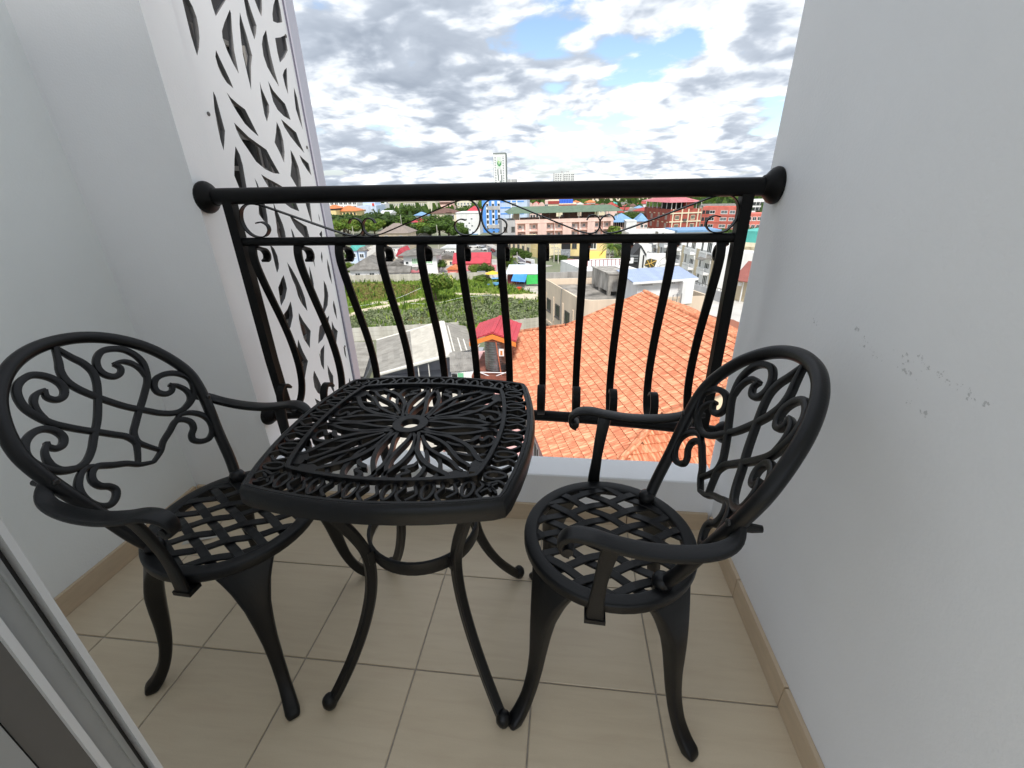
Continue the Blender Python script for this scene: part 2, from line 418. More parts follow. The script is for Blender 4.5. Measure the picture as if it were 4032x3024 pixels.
MB().box(XL - 0.2, XR + 0.2, -0.9, YB, -0.2, -0.0035).build('floor', M_GROUT, kind='structure')
floor = bpy.data.objects['floor']
xs = [XL] + [-1.247 + 0.3 * i for i in range(6)] + [XR]
ys = [-0.827, -0.527, -0.227, 0.073, 0.373, 0.673, 0.973, YB + 0.004]
cache = {}
for i in range(len(xs) - 1):
    for j in range(len(ys) - 1):
        w, d = xs[i + 1] - xs[i] - 0.004, ys[j + 1] - ys[j] - 0.004
        key = (round(w, 3), round(d, 3))
        if key not in cache:
            cache[key] = MB().chbox(-w/2, w/2, -d/2, d/2, -0.008, 0.0, 0.0012).mesh('tile', M_TILE)
        put('tile', cache[key], floor, ((xs[i] + xs[i+1]) / 2, (ys[j] + ys[j+1]) / 2, 0))

wl_left = MB().box(XL - 0.2, XL, 0.135, YB + 0.05, -0.2, WALL_TOP).build('wall_left', M_WALL, kind='structure')
wl_right = MB().box(XR, XR + 0.25, 0.2, 1.345, -14, WALL_TOP).box(XR, XR + 0.25, -0.9, 0.1999, -14, WALL_TOP).build('wall_right', M_WALL_R, kind='structure')
wl_back = MB().box(XL, XJ, YB, YE, -14, WALL_TOP).build('wall_back', M_TRIM, kind='structure')
kerb = MB().chbox(XJ, XR, YB + 0.006, 1.376, -0.2, 0.197, 0.004).build('balcony_kerb', M_TRIM, kind='structure')
MB().box(XJ, XR, YB + 0.03, 1.355, -14, -0.2).build('facade_below', M_TRIM, kind='structure')
wl_door = MB().box(XL, -0.432, 0.135, 0.2, -0.2, WALL_TOP + .6).build('wall_door', M_WALL, kind='structure')
# skirting tiles
def skirt(parent, pts, axis, sgn):
    for (a, b, c) in pts:
        L = b - a - 0.003
        key = ('s', axis, sgn, round(L, 3))
        if key not in cache:
            mb = MB()
            if axis == 'y': mb.chbox(min(0, sgn * 0.011), max(0, sgn * 0.011), -L/2, L/2, 0.001, 0.072, 0.0015)
            else: mb.chbox(-L/2, L/2, min(0, sgn * 0.011), max(0, sgn * 0.011), 0.001, 0.072, 0.0015)
            cache[key] = mb.mesh('skirting_tile', M_SKIRT)
        put('skirting_tile', cache[key], parent, (c, (a + b) / 2, 0) if axis == 'y' else ((a + b) / 2, c, 0))
seg = [(ys[j], ys[j+1]) for j in range(len(ys) - 1)]
skirt(wl_right, [(a, min(b, YB - 0.012), XR) for a, b in seg], 'y', -1)
skirt(wl_left, [(a, min(b, YB - 0.012), XL) for a, b in seg if a > 0.2], 'y', 1)
sx = [XL + 0.011, -1.247, XJ]
skirt(wl_back, [(sx[0], sx[1], YB), (sx[1], sx[2], YB)], 'x', -1)
kx = [XJ, -0.947, -0.647, -0.347, -0.047, 0.253, XR - 0.011]
skirt(kerb, [(kx[i], kx[i+1], YB + 0.006) for i in range(6)], 'x', -1)

# sliding door jamb close to the camera, lower left
M_ALU = mat('grey_aluminium', (0.32, 0.33, 0.335), 0.38, metal=0.3, var=0.03, scale=20)
M_ALUW = mat('pale_aluminium', (0.62, 0.63, 0.65), 0.35, metal=0.2)
M_ALUD = mat('dark_aluminium', (0.11, 0.105, 0.10), 0.45, metal=0.2)
M_RUB = mat('black_rubber', (0.006, 0.006, 0.007), 0.6)
dj = thing('door_jamb', 'grey aluminium sliding door jamb with black seal at the near left corner', 'door frame', (-0.40, 0.0, 0.0))
MB().box(-0.030, 0.002, 0.1960, 0.2010, 0, 2.4).build('outer_lip', M_ALUW, dj)
MB().box(-0.030, -0.007, 0.1905, 0.1960, 0, 2.4).build('seal', M_RUB, dj)
MB().box(-0.030, -0.001, 0.1722, 0.1905, 0, 2.4).box(-0.001, 0.001, 0.1852, 0.1870, 0, 2.4).build('track_channel', M_ALU, dj)
MB().box(-0.030, 0.004, 0.1660, 0.1712, 0, 2.4).build('inner_lip', M_ALUW, dj)
MB().box(-0.030, 0.000, 0.1420, 0.1660, 0, 2.4).build('jamb_web', M_ALUD, dj)
MB().box(-0.030, 0.003, 0.1180, 0.1400, 0, 2.4).build('jamb_face', M_ALU, dj)

# ------------------------------------------------------------------ perforated screen beside the balcony
M_PANEL = mat('screen_white', (0.88, 0.885, 0.90), 0.55, var=0.02, scale=3, bump=0.05, bscale=150)
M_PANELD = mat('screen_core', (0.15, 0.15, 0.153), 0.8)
M_LAV = mat('screen_trim', (0.50, 0.50, 0.58), 0.4, metal=0.1)
def leaf_panel(y0, y1, z0, z1, holes, thick):
    loops = [[Vector((0, y0, z0)), Vector((0, y1, z0)), Vector((0, y1, z1)), Vector((0, y0, z1))]]
    for h in holes:
        loops.append([Vector((0, a, b)) for a, b in h])
    tris = tessellate_polygon(loops)
    flat = [p for l in loops for p in l]; n = len(flat)
    mb = MB()
    vs = [(0, p.y, p.z) for p in flat] + [(-thick, p.y, p.z) for p in flat]
    mb.v = vs
    for t in tris:
        mb.f.append(tuple(t)); mb.mi.append(0)
        mb.f.append(tuple(n + i for i in reversed(t))); mb.mi.append(1)
    b = 0
    for li, l in enumerate(loops):
        k = len(l)
        for i in range(k):
            j = (i + 1) % k
            mb.f.append((b + i, b + j, n + b + j, n + b + i)); mb.mi.append(1 if li else 0)
        b += k
    return mb
holes = [[(a / 1000, b / 1000) for a, b in h] for h in HOLES]
# the pattern carries on above and below the part in view
low = [[(a, b - 1.30) for a, b in h] for h in holes if 0.25 < min(b for a, b in h) and max(b for a, b in h) < 1.45]
high = [[(a, b + 0.80) for a, b in h] for h in holes if 1.0 < min(b for a, b in h) and max(b for a, b in h) < 1.68]
high = [h for h in high if min(b for a, b in h) > 1.83]
low = [h for h in low if max(b for a, b in h) < 0.185]
YS0, YS1 = 1.372, 1.945
scr = thing('leaf_screen', 'tall white screen panel cut with leaf-shaped openings left of the railing', 'screen panel', (-1.065, 0, 0))
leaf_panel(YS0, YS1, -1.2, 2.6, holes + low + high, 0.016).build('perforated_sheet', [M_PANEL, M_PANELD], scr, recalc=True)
MB().box(-0.030, 0.004, YS1, YS1 + 0.006, -1.2, 2.6).build('trim_groove', mat('trim_groove', (0.16, 0.15, 0.2), 0.6), scr)
MB().box(-0.030, 0.010, YS1 + 0.006, 2.008, -1.2, 2.6).build('edge_trim', M_LAV, scr)
for z in (1.66, 1.29, 0.42, -0.1):
    for y in (1.40, 1.925):
        MB().lathe([(0.006, 0), (0.006, 0.002), (0.003, 0.003)], (0, y, z + (0.05 if y < 1.5 else 0)), 8, 'x').build('fixing_screw', M_ALUD, scr)
MB().box(-0.006, -0.0005, YE + 0.0005 - 0, YS0 - 0.0005, -1.2, 2.1).build('joint', mat('joint_grey', (0.10, 0.09, 0.095), .8), scr)
st = thing('fixing_strip', 'narrow grey metal strip with screws between jamb and white screen', 'metal strip', (XJ - 0.002, YE, 0))
MB().box(-0.004, 0.0015, 0.0005, 0.0085, 0.1, 0.98).build('strip', mat('strip_steel', (0.30, 0.28, 0.26), 0.5, metal=0.5, var=0.25, scale=30), st)
for z in (0.35, 0.5, 0.66, 0.83): MB().lathe([(0.003, 0), (0.003, 0.002)], (0, 0.006, z), 8, 'x').build('screw', M_ALUD, st)
# far side of the service ledge: the back of a second screen, and the condenser between them
sc2 = thing('leaf_screen', 'shade-painted grey inner back of the second leaf screen, seen through the openings', 'screen panel', (-1.46, 0, 0))
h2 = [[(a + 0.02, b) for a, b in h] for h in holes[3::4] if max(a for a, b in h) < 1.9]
leaf_panel(1.37, 2.70, -1.2, 2.6, h2 + [[(a + 0.58, b - .1) for a, b in h] for h in [[(a + .02, b) for a, b in h] for h in holes[5::5]] if max(a for a, b in h) < 1.88] , 0.016).build('perforated_sheet', [mat('screen_back_shade', (0.05, 0.05, 0.053), 0.8), M_PANELD], sc2)  # shade of the enclosed ledge is put into this dark grey
ac = thing('condenser', 'black air conditioner condenser with pale guard bars behind the leaf screen', 'air conditioner', (-1.24, 1.58, 0))
MB().box(-0.2, 0.0, 0.02, 0.32, 0.98, 1.62).build('casing', mat('condenser_black', (0.01, 0.01, 0.011), 0.5), ac)
M_BAR = mat('guard_bar', (0.45, 0.44, 0.42), 0.5)
for z in (0.98, 1.09, 1.2, 1.31, 1.42, 1.53, 1.61): MB().box(0.0, 0.012, 0.02, 0.325, z, z + 0.016).build('guard_bar', M_BAR, ac)
for y in (0.05, 0.15, 0.25, 0.31): MB().box(0.012, 0.022, y, y + 0.014, 0.97, 1.63).build('guard_bar', M_BAR, ac)
a2 = copy_tree(ac); a2['label'] = 'lower black condenser with pale guard bars, seen through the lower leaf openings'; a2.location.z = -0.62
MB().box(-1.5, -1.066, 1.363, 2.0, -1.3, -1.2).build('service_ledge', M_WALL, label='concrete service ledge between the two leaf screens', cat='ledge')

# ------------------------------------------------------------------ railing
M_IRON = mat('black_iron', (0.003, 0.003, 0.0033), 0.45, var=0.25, scale=60, spec=0.18)
YR = 1.28
rail = thing('balcony_railing', 'black wrought iron balcony railing with scrolls and bellied bars', 'railing', (-0.26, YR, 0.2))
RL = lambda p: (p[0] + 0.26, p[1] - YR, p[2] - 0.2)
def rpath(ps): return [RL(p) for p in ps]
MB().tube(rpath([(XJ + 0.01, YR, 1.115), (XR - 0.01, YR, 1.111)]), 0.0225, 20).build('handrail', M_IRON, rail, smooth=50)
MB().tube(rpath([(-0.98, YR, 0.987), (0.47, YR, 0.987)]), 0.0125, 14).build('mid_rail', M_IRON, rail, smooth=50)
def yb(x): return 1.278 + 0.075 * max(0.0, 1 - ((x + 0.26) / 0.79) ** 2)
MB().tube(rpath([(x, yb(x), 0.385) for x in [XJ + 0.01 + (XR - XJ - 0.02) * i / 28 for i in range(29)]]), 0.019, 14, up=(0, 0, 1)).build('bottom_rail', M_IRON, rail, smooth=50)
for x, s in ((XJ, 1), (XR, -1)):
    for z, r, y in ((1.113, 0.0445, YR), (0.385, 0.036, yb(x))):
        pr = [(r * .96, 0), (r, .004), (r, .010), (r * .93, .017), (r * .78, .024), (r * .62, .030), (r * .55, .037)]
        MB().lathe([(a, h * s) for a, h in pr], RL((x + 0.0005 * s, y, z)), 24, 'x').build('wall_flange', M_IRON, rail, smooth=40)
for x in (-0.981, 0.468):
    MB().sweep(rpath([(x, YR, 1.10), (x, YR, 0.60), (x, (YR + yb(x)) / 2, 0.48), (x, yb(x), 0.39)]), [(-.0145, -.0145), (.0145, -.0145), (.0145, .0145), (-.0145, .0145)], up=(1, 0, 0)).build('post', M_IRON, rail)
# bellied bar: (y offset, z, share of the bottom rail's bow)
PROF = [(0.016, .965, 0), (0.034, .959, 0), (0.043, .945, 0), (0.039, .931, 0), (0.027, .926, 0)]
BAR = [(0.0, .978, 0), (-.008, .955, 0), (-.008, .925, .02), (.004, .875, .08), (.028, .80, .2), (.053, .725, .33), (.073, .65, .5), (.085, .575, .65), (.085, .51, .8), (.072, .46, .9), (.045, .425, 1), (.0, .410, 1),
       (-.032, .425, 1), (-.050, .455, 1), (-.050, .49, 1), (-.034, .515, 1), (-.010, .518, 1), (.006, .500, 1)]
for x in (-0.942, -0.796, -0.665, -0.537, -0.414, -0.295, -0.177, -0.06, 0.057, 0.173, 0.297, 0.425):
    bow = yb(x) - 1.278
    def rel(P): return [RL((x, YR + y - 0.028 * k + bow * k, z)) for y, z, k in P]
    mb = MB()
    sec = [(-.0035, -.012), (.0035, -.012), (.0035, .012), (-.0035, .012)]
    mb.sweep(catmull(rel(BAR), 3), sec, up=(1, 0, 0))
    mb.sweep(catmull([Vector(v) + Vector((.008, 0, 0)) for v in [rel([(-.004, .972, 0)])[0]] + rel(PROF)], 3), sec, up=(1, 0, 0))
    b = mb.build('bar', M_IRON, rail, smooth=40)
def scroll_pts(x0, d, k):
    # measured S-scroll, x from the outer end of the big curl
    P = [(.046, 1.040), (.062, 1.043), (.078, 1.034), (.080, 1.019), (.066, 1.004), (.044, 1.0005), (.022, 1.007), (.006, 1.026), (.001, 1.050), (.008, 1.075), (.025, 1.090), (.048, 1.0925), (.072, 1.089),
         (.12, 1.073), (.18, 1.052), (.24, 1.031), (.29, 1.014), (.32, 1.005), (.345, 1.0015), (.362, 1.006), (.372, 1.020), (.370, 1.037), (.357, 1.048), (.340, 1.047), (.331, 1.036)]
    return [RL((x0 + d * a * k, YR, b)) for a, b in P]
for x0, d, k in ((-0.958, 1, 1.012), (-0.233, -1, 0.935), (-0.231, 1, 0.885), (0.455, -1, 0.96)):
    P3 = catmull(scroll_pts(x0, d, k), 4)
    MB().sweep(P3, [(-.0015, -.008), (.0015, -.008), (.0015, .008), (-.0015, .008)], up=(0, 1, 0)).build('scroll', M_IRON, rail, smooth=50)

# ------------------------------------------------------------------ bistro furniture
M_CAST = mat('charcoal_cast', (0.0035, 0.0038, 0.0046), 0.38, var=0.2, scale=35, bump=0.05, bscale=260, spec=0.33)
M_SCREW = mat('screw_head', (0.05, 0.05, 0.05), 0.35, metal=0.6)
def rsec(a, b, e=None, n=3):
    "rounded rectangle section, half sizes a (side), b (up)"
    e = e or min(a, b) * .6; out = []
    for cx, cy, s in ((a - e, b - e, 0), (-a + e, b - e, 90), (-a + e, -b + e, 180), (a - e, -b + e, 270)):
        for i in range(n + 1):
            t = math.radians(s + 90 * i / n); out.append((cx + e * math.cos(t), cy + e * math.sin(t)))
    return out
def back_pt(y, z, off=0.0):
    return Vector((-.12 - .45 * (z - .41) + y * y - off, y, z))
HOOP = [(.128, .405), (.145, .455), (.163, .53), (.181, .595), (.192, .65), (.193, .69), (.180, .73), (.157, .768), (.126, .797), (.088, .819), (.045, .832), (0, .836)]
STRANDS = [
    ([(0, 826), (-6, 812), (-13, 797), (-23, 779), (-26, 758), (-19, 737), (-6, 716), (7, 698), (32, 668), (60, 643), (82, 624), (107, 612), (132, 614), (156, 627), (172, 647), (179, 667), (176, 683), (162, 697), (142, 703), (122, 700), (108, 687), (105, 671), (116, 660), (130, 661), (138, 671), (135, 678)], 6.0),
    ([(138, 675), (148, 668), (156, 655), (157, 640), (147, 625), (122, 613)], 5.5),
    ([(70, 759), (76, 747), (68, 736), (54, 734), (42, 744), (39, 760), (48, 778), (67, 791), (88, 790), (106, 781), (117, 764), (120, 743), (113, 720), (102, 700), (83, 680), (64, 662), (44, 645), (25, 628), (8, 612), (2, 593), (11, 576), (28, 553)], 6.0),
    ([(70, 759), (82, 759), (92, 756), (102, 746), (107, 730), (106, 712)], 5.5),
    ([(0, 539), (26, 550), (45, 566), (71, 580), (95, 594), (112, 590), (121, 577), (117, 562), (104, 550), (100, 537), (112, 526), (130, 524), (148, 538), (156, 562), (150, 584), (132, 599), (112, 603), (95, 595)], 6.0),
]
def make_chair(label):
    t = thing('bistro_chair', label, 'chair')
    # seat ring
    ring = [(0.176 * math.cos(2 * math.pi * i / 56), 0.176 * math.sin(2 * math.pi * i / 56), 0.392) for i in range(56)]
    MB().sweep(ring, rsec(.0155, .0125, .006), up=(0, 0, 1), closed=True).build('seat_ring', M_CAST, t, smooth=40)
    # woven slats
    sp, w = 0.0475, 0.0093
    R = 0.168
    dirs = [(math.radians(29), 1), (math.radians(-31), -1)]
    offs = [-0.143, -0.0955, -0.048, 0, 0.0475, 0.095, 0.1425]
    for di, (a, sg) in enumerate(dirs):
        dx, dy = math.cos(a), math.sin(a); nx, ny = -dy, dx
        ob, os_ = dirs[1 - di]
        ox, oy = -math.sin(ob), math.cos(ob)
        for i, f in enumerate(offs):
            L = math.sqrt(max(0, R * R - f * f))
            ks = []
            for j, g in enumerate(offs):
                den = ox * dx + oy * dy
                s_ = (g - (ox * nx + oy * ny) * f) / den
                if abs(s_) < L - 0.004: ks.append((s_, (1 if (i + j + di) % 2 else -1)))
            ks.sort()
            P = [(-L, 0)]
            for s_, z in ks: P += [(s_, z * 0.0032)]
            P += [(L, 0)]
            path = [(nx * f + dx * s_, ny * f + dy * s_, 0.398 + z) for s_, z in P]
            MB().sweep(catmull(path, 3), rsec(w, .003, .0012, 1), up=(0, 0, 1)).build('slat', M_CAST, t)
    # hoop
    half = [back_pt(y, z) for y, z in HOOP]
    path = half + [Vector((p.x, -p.y, p.z)) for p in reversed(half[:-1])]
    path = catmull(path, 4)
    MB().tube(path, 0.0135, 12, up=(1, 0, .45)).build('back_hoop', M_CAST, t, smooth=60)
    for s in (1, -1):
        b0 = back_pt(.128 * s, .405)
        MB().lathe([(.017, 0), (.020, .006), (.020, .016), (.015, .026), (.006, .030)], (b0.x + .004, b0.y, .400), 14).build('back_socket', M_CAST, t, smooth=50)
        for P, hw in STRANDS:
            path = catmull([back_pt(y * 1.04 * s / 1000, z / 1000) for y, z in P], 4)
            sec = rsec(hw * 1.15 / 1000, .0065, .003, 2)
            n = len(path); secs = []
            for i in range(n):
                k = 0.62 + 0.38 * min(1, i / 10.0, (n - 1 - i) / 10.0)
                secs.append([(a * k, b) for a, b in sec])
            MB().sweep(path, secs, up=lambda i: (1, 0, .45)).build('back_scroll', M_CAST, t, smooth=40)
        # arm
        A = [(-.185, .187, .625), (-.176, .208, .606), (-.152, .219, .592), (-.105, .224, .582), (-.045, .225, .580), (.010, .224, .587), (.050, .221, .5955), (.078, .218, .594), (.094, .216, .584), (.099, .215, .570), (.093, .214, .558), (.083, .214, .555)]
        path = catmull([(x, y * s, z) for x, y, z in A], 4); n = len(path)
        secs = []
        for i in range(n):
            q = i / (n - 1); wv = .0115 + .006 * math.sin(math.pi * min(1, q * 1.15)) if q < .87 else .014
            secs.append(rsec(wv, .0068 if q < .85 else .0068 + .004 * (q - .85) / .15, .005, 2))
        arm = MB().sweep(path, secs, up=lambda i: Vector((0, 1, 0)).cross(path[min(n - 1, i + 1)] - path[max(0, i - 1)])).build('armrest', M_CAST, t, smooth=40)
        MB().lathe([(.0001, -.016), (.0085, -.015), (.0095, 0), (.0085, .015), (.0001, .016)], (.086, .214 * s, .562), 12, 'y').build('arm_scroll', M_CAST, arm, smooth=60)
        h0 = back_pt(.187 * s, .622, -.014)
        MB().lathe([(.0065, -.002), (.0065, .002), (.004, .0032)], h0, 10, 'x').build('screw', M_SCREW, t)
        h1 = back_pt(.190 * s, .618, .012)
        MB().lathe([(.008, 0), (.008, -.012), (.006, -.028)], h1, 10, 'x').build('bolt', M_CAST, t)
        # arm support: flat curved strap clipped to the ring
        S = [(.012, .221, .583), (.017, .2125, .555), (.024, .204, .50), (.028, .199, .45), (.031, .199, .410), (.031, .199, .372)]
        P = catmull([(x, y * s, z) for x, y, z in S], 4); n = len(P)
        secs = [rsec(.0125 + .004 * abs(1 - 2 * i / (n - 1)), .005, .003, 2) for i in range(n)]
        sup = MB().sweep(P, secs, up=(0, s, 0)).build('arm_support', M_CAST, t, smooth=40)
        MB().box(.011, .051, min(.176 * s, .206 * s), max(.176 * s, .206 * s), .366, .376).build('support_clip', M_CAST, sup)
    # cabriole legs
    for ang in (47, 133, -133, -47):
        a = math.radians(ang); c, d = math.cos(a), math.sin(a)
        RZ = [(.160, .392), (.170, .372), (.183, .335), (.196, .285), (.204, .235), (.211, .18), (.222, .12), (.240, .065), (.262, .028), (.280, .010), (.285, 0.0)]
        W = [(.066, .010), (.056, .014), (.040, .018), (.027, .019), (.021, .0175), (.0165, .0155), (.0145, .0135), (.0140, .0125), (.0155, .0135), (.0165, .0145), (.0130, .0120)]
        path = catmull([(r * c, r * d, z) for r, z in RZ], 3); n = len(path)
        secs = []
        for i in range(n):
            q = i / 3.0; k = min(int(q), len(W) - 2); f = q - k
            wa = W[k][0] * (1 - f) + W[k+1][0] * f; wb = W[k][1] * (1 - f) + W[k+1][1] * f
            secs.append(rsec(wa, wb, min(wa, wb) * .55, 3))
        leg = MB().sweep(path, secs, up=lambda i: (c, d, 0)).build('leg', M_CAST, t, smooth=50)
        MB().lathe([(.011, 0), (.013, .004), (.011, .010)], (.283 * c, .283 * d, 0.0), 10).build('foot', M_RUB, leg)
    return t
chL = make_chair('black cast metal armchair turned to the table from the left wall')
chL.location = (-0.785, 0.757, 0); chL.rotation_euler = (0, 0, math.radians(-2.5))
chR = copy_tree(chL)
chR['label'] = 'black cast metal armchair with its back to the scuffed right wall'
chR.location = (0.120, 0.772, 0); chR.rotation_euler = (0, 0, math.radians(177.1))
for c in (chL, chR): c['group'] = 'cast metal armchairs of the bistro set'

TZ = 0.665
tb = thing('bistro_table', 'black square cast metal table with openwork flower top', 'table', (-0.315, 0.777, 0), math.radians(0.6))
TS = 1.04
def side_arc(half, bulge, n=6, cr=0.018):
    "closed outline of a square with bowed sides and rounded corners, counter-clockwise"
    out = []
    for k in range(4):
        ca, sa = math.cos(k * math.pi / 2), math.sin(k * math.pi / 2)
        pts = []
        for i in range(n + 1):
            q = -1 + 2 * i / n
            y = q * (half - cr); x = half + (bulge - half) * (1 - q * q)
            pts.append((x, y))
        pts.append((half - cr * .28, half - cr * .28))
        out += [(x * ca - y * sa, x * sa + y * ca) for x, y in pts]
    return out
rim = [Vector((x, y, TZ)) for x, y in side_arc(.2185 * TS, .2435 * TS, 8)]
MB().sweep(rim, [(-.005, -.012), (-.005, -.001), (-.004, .0), (.001, .0), (.0022, -.0012), (.0034, -.0004), (.007, -.002), (.0105, -.007), (.0125, -.016), (.013, -.026), (.012, -.036), (.009, -.038), (.007, -.026), (.005, -.014)], up=(0, 0, 1), closed=True).build('rim', M_CAST, tb, smooth=35)
fr = [Vector((x, y, TZ)) for x, y in side_arc(.172 * TS, .191 * TS, 8, .02)]
MB().sweep(fr, rsec(.0045, .0062, .0008, 1), up=(0, 0, 1), closed=True).build('inner_frame', M_CAST, tb)
cr_ = [(0.0285 * math.cos(2 * math.pi * i / 40), 0.0285 * math.sin(2 * math.pi * i / 40), TZ - .005) for i in range(40)]
MB().sweep(cr_, rsec(.0092, .0075, .0010, 1), up=(0, 0, 1), closed=True).build('center_ring', M_CAST, tb)
def strand(pts, w, name, rot=0, flip=False, z=0.0, h=.0065, taper=True):
    ca, sa = math.cos(rot), math.sin(rot)
    P = []
    for x, y in pts:
        x, y = x * TS / 1000, y * TS / 1000
        if flip: y = -y
        P.append((x * ca - y * sa, x * sa + y * ca, TZ - .006 + z))
    P = catmull(P, 4); n = len(P); w *= 1.1; b_ = .0008
    sec = [(w / 2000, -h), (w / 2000, h - b_), (w / 2000 - b_, h), (-w / 2000 + b_, h), (-w / 2000, h - b_), (-w / 2000, -h)]; secs = []
    for i in range(n):
        k = 0.7 + 0.3 * min(1, i / 6, (n - 1 - i) / 6) if taper else 1
        secs.append([(a * k, b) for a, b in sec])
    return MB().sweep(P, secs, up=(0, 0, 1)).build(name, M_CAST, tb)
def poly(pts, name, rot, flip, z=0.0):
    ca, sa = math.cos(rot), math.sin(rot); Q = []
    for x, y in pts:
        x, y = x * TS / 1000, y * TS / 1000
        if flip: y = -y
        Q.append((x * ca - y * sa, x * sa + y * ca))
    return MB().prism(Q, TZ - .012 + z, TZ + z).build(name, M_CAST, tb)
H = math.pi / 2
for k in range(4):
    for fl in (False, True):
        # side petal: two long loops meeting on the axis
        strand([(33, -15), (48, -25), (72, -31), (103, -32), (133, -26), (160, -14), (172, -9), (180, -14), (190, -26)], 8.5, 'petal', k * H, fl)
        strand([(33, -14), (62, -13), (90, -7), (118, -2.5), (145, -4), (165, -10), (176, -11)], 8, 'petal', k * H, fl)
        # corner petal (mirrored about the diagonal by the two flips of neighbouring sides)
        strand([(29, -27), (58, -33), (86, -40), (109, -52), (129, -67), (145, -86), (157, -107), (166, -118), (180, -117)], 9.5, 'petal', k * H, fl)
        strand([(42, -37), (64, -49), (84, -63), (99, -79), (112, -98), (128, -118), (146, -132), (150, -140)], 7.5, 'petal', k * H, fl)
        poly([(150, -128), (160, -112), (170, -114), (184, -114), (184, -124), (172, -134), (170, -152), (152, -152)], 'petal_tip', k * H, fl, -.0006)
        # scroll between side petal and corner petal
        strand([(152, -40), (158, -48), (163, -40), (168, -34), (176, -35), (182, -46), (178, -60), (166, -68), (148, -71), (127, -69), (106, -66), (90, -58)], 8, 'scroll', k * H, fl, -.0025)
        poly([(122, -53), (134, -49), (143, -33), (152, -30), (151, -41), (142, -53), (132, -57)], 'scroll_leaf', k * H, fl, -.002)
        strand([(187, -72), (179, -75), (174, -89), (162, -98), (148, -99), (130, -96), (112, -90), (98, -80)], 7, 'scroll', k * H, fl, -.0035)
        poly([(182, -66), (189, -72), (188, -82), (180, -86), (176, -96), (168, -92), (172, -82)], 'scroll_leaf', k * H, fl, -.003)
        strand([(62, -46), (74, -52), (80, -64), (74, -76), (64, -84)], 6, 'scroll', k * H, fl, -.005)
    # border chain: loops joined by wavy ribs
    n = 6
    for i in range(n):
        q = -1 + (2 * i + 1) / n
        y0 = q * 190
        xi = 172 + 19 * (1 - q * q); xo = 215 + 25 * (1 - q * q) - 4
        L = xo - xi
        s = 190 / n
        mid = (xi + xo) / 2
        loop = [(mid + 0.5 * L * math.cos(t) * .92, y0 + s * .30 * math.sin(t) * (1 - .15 * math.cos(t))) for t in [2 * math.pi * j / 14 for j in range(14)]]
        ca, sa = math.cos(k * H), math.sin(k * H)
        P = [Vector((TS * (x * ca - y * sa) / 1000, TS * (x * sa + y * ca) / 1000, TZ - .006)) for x, y in loop]
        MB().sweep(P, rsec(.0031, .0055, .0008, 1), up=(0, 0, 1), closed=True).build('border_loop', M_CAST, tb)
        for sg in (-1, 1):
            strand([(xi - 1, y0 + sg * s * .55), (xi + L * .22, y0 + sg * s * .74), (xi + L * .45, y0 + sg * s * .62), (xi + L * .68, y0 + sg * s * .50), (xi + L * .88, y0 + sg * s * .66), (xo + 3, y0 + sg * s * .92)], 5.4, 'border_rib', k * H, h=.0055, taper=False)
    strand([(178, 178), (186, 192), (199, 203), (206, 206)], 6, 'border_rib', k * H, h=.0055)
    strand([(180, 205), (186, 197), (195, 193), (203, 198)], 5, 'border_rib', k * H, h=.0055)
    strand([(205, 180), (197, 186), (193, 195), (198, 203)], 5, 'border_rib', k * H, h=.0055)
# legs
for k in range(4):
    a = math.radians(45 + 90 * k); c, d = math.cos(a), math.sin(a)
    RZ = [(.235, .628), (.222, .60), (.190, .52), (.160, .45), (.143, .39), (.142, .33), (.155, .26), (.185, .18), (.225, .105), (.268, .042), (.290, .016)]
    path = catmull([(r * c, r * d, z) for r, z in RZ], 4)
    sec = [(-.011, -.006), (-.007, -.012), (-.003, -.010), (.003, -.010), (.007, -.012), (.011, -.006), (.011, .008), (.007, .012), (-.007, .012), (-.011, .008)]
    leg = MB().sweep(path, sec, up=lambda i: (c, d, .3)).build('leg', M_CAST, tb, smooth=30)
    MB().lathe([(.006, 0), (.0135, .006), (.0175, .018), (.0165, .030), (.010, .040), (.003, .043)], (.293 * c, .293 * d, 0.0), 12).build('foot', M_CAST, leg, smooth=60)
    MB().obox((.126 * c + .012 * d, .126 * d - .012 * c, .362), (-.024 * d, .024 * c, 0), (.018 * c, .018 * d, 0), (0, 0, .036)).build('clamp', M_CAST, leg)
sr = [(.127 * math.cos(2 * math.pi * i / 44), .127 * math.sin(2 * math.pi * i / 44), .38) for i in range(44)]
MB().sweep(sr, rsec(.004, .017, .002, 2), up=(0, 0, 1), closed=True).build('stretcher_ring', M_CAST, tb, smooth=40)

# paper tag lying under the left chair
pt = at(792, 2117, 2, 0.001)
tg = thing('paper_tag', 'small crumpled paper tag with dark print on the tiles under the left chair', 'paper tag', (pt.x, pt.y, 0.001), math.radians(24))
MB().add([(-.055, -.02, 0), (0, -.021, .006), (.055, -.018, .001), (-.053, .02, .002), (.002, .021, .009), (.054, .02, .003)], [(0, 1, 4, 3), (1, 2, 5, 4)]).build('sheet', mat('tag_paper', (0.55, 0.53, 0.48), .8), tg, recalc=False)
for i in range(4): MB().box(-.038 + i * .02, -.026 + i * .02, -.006, .006, .0085 - .002 * abs(i - 1.5), .0095 - .002 * abs(i - 1.5)).build('print_mark', M_ALUD, tg)
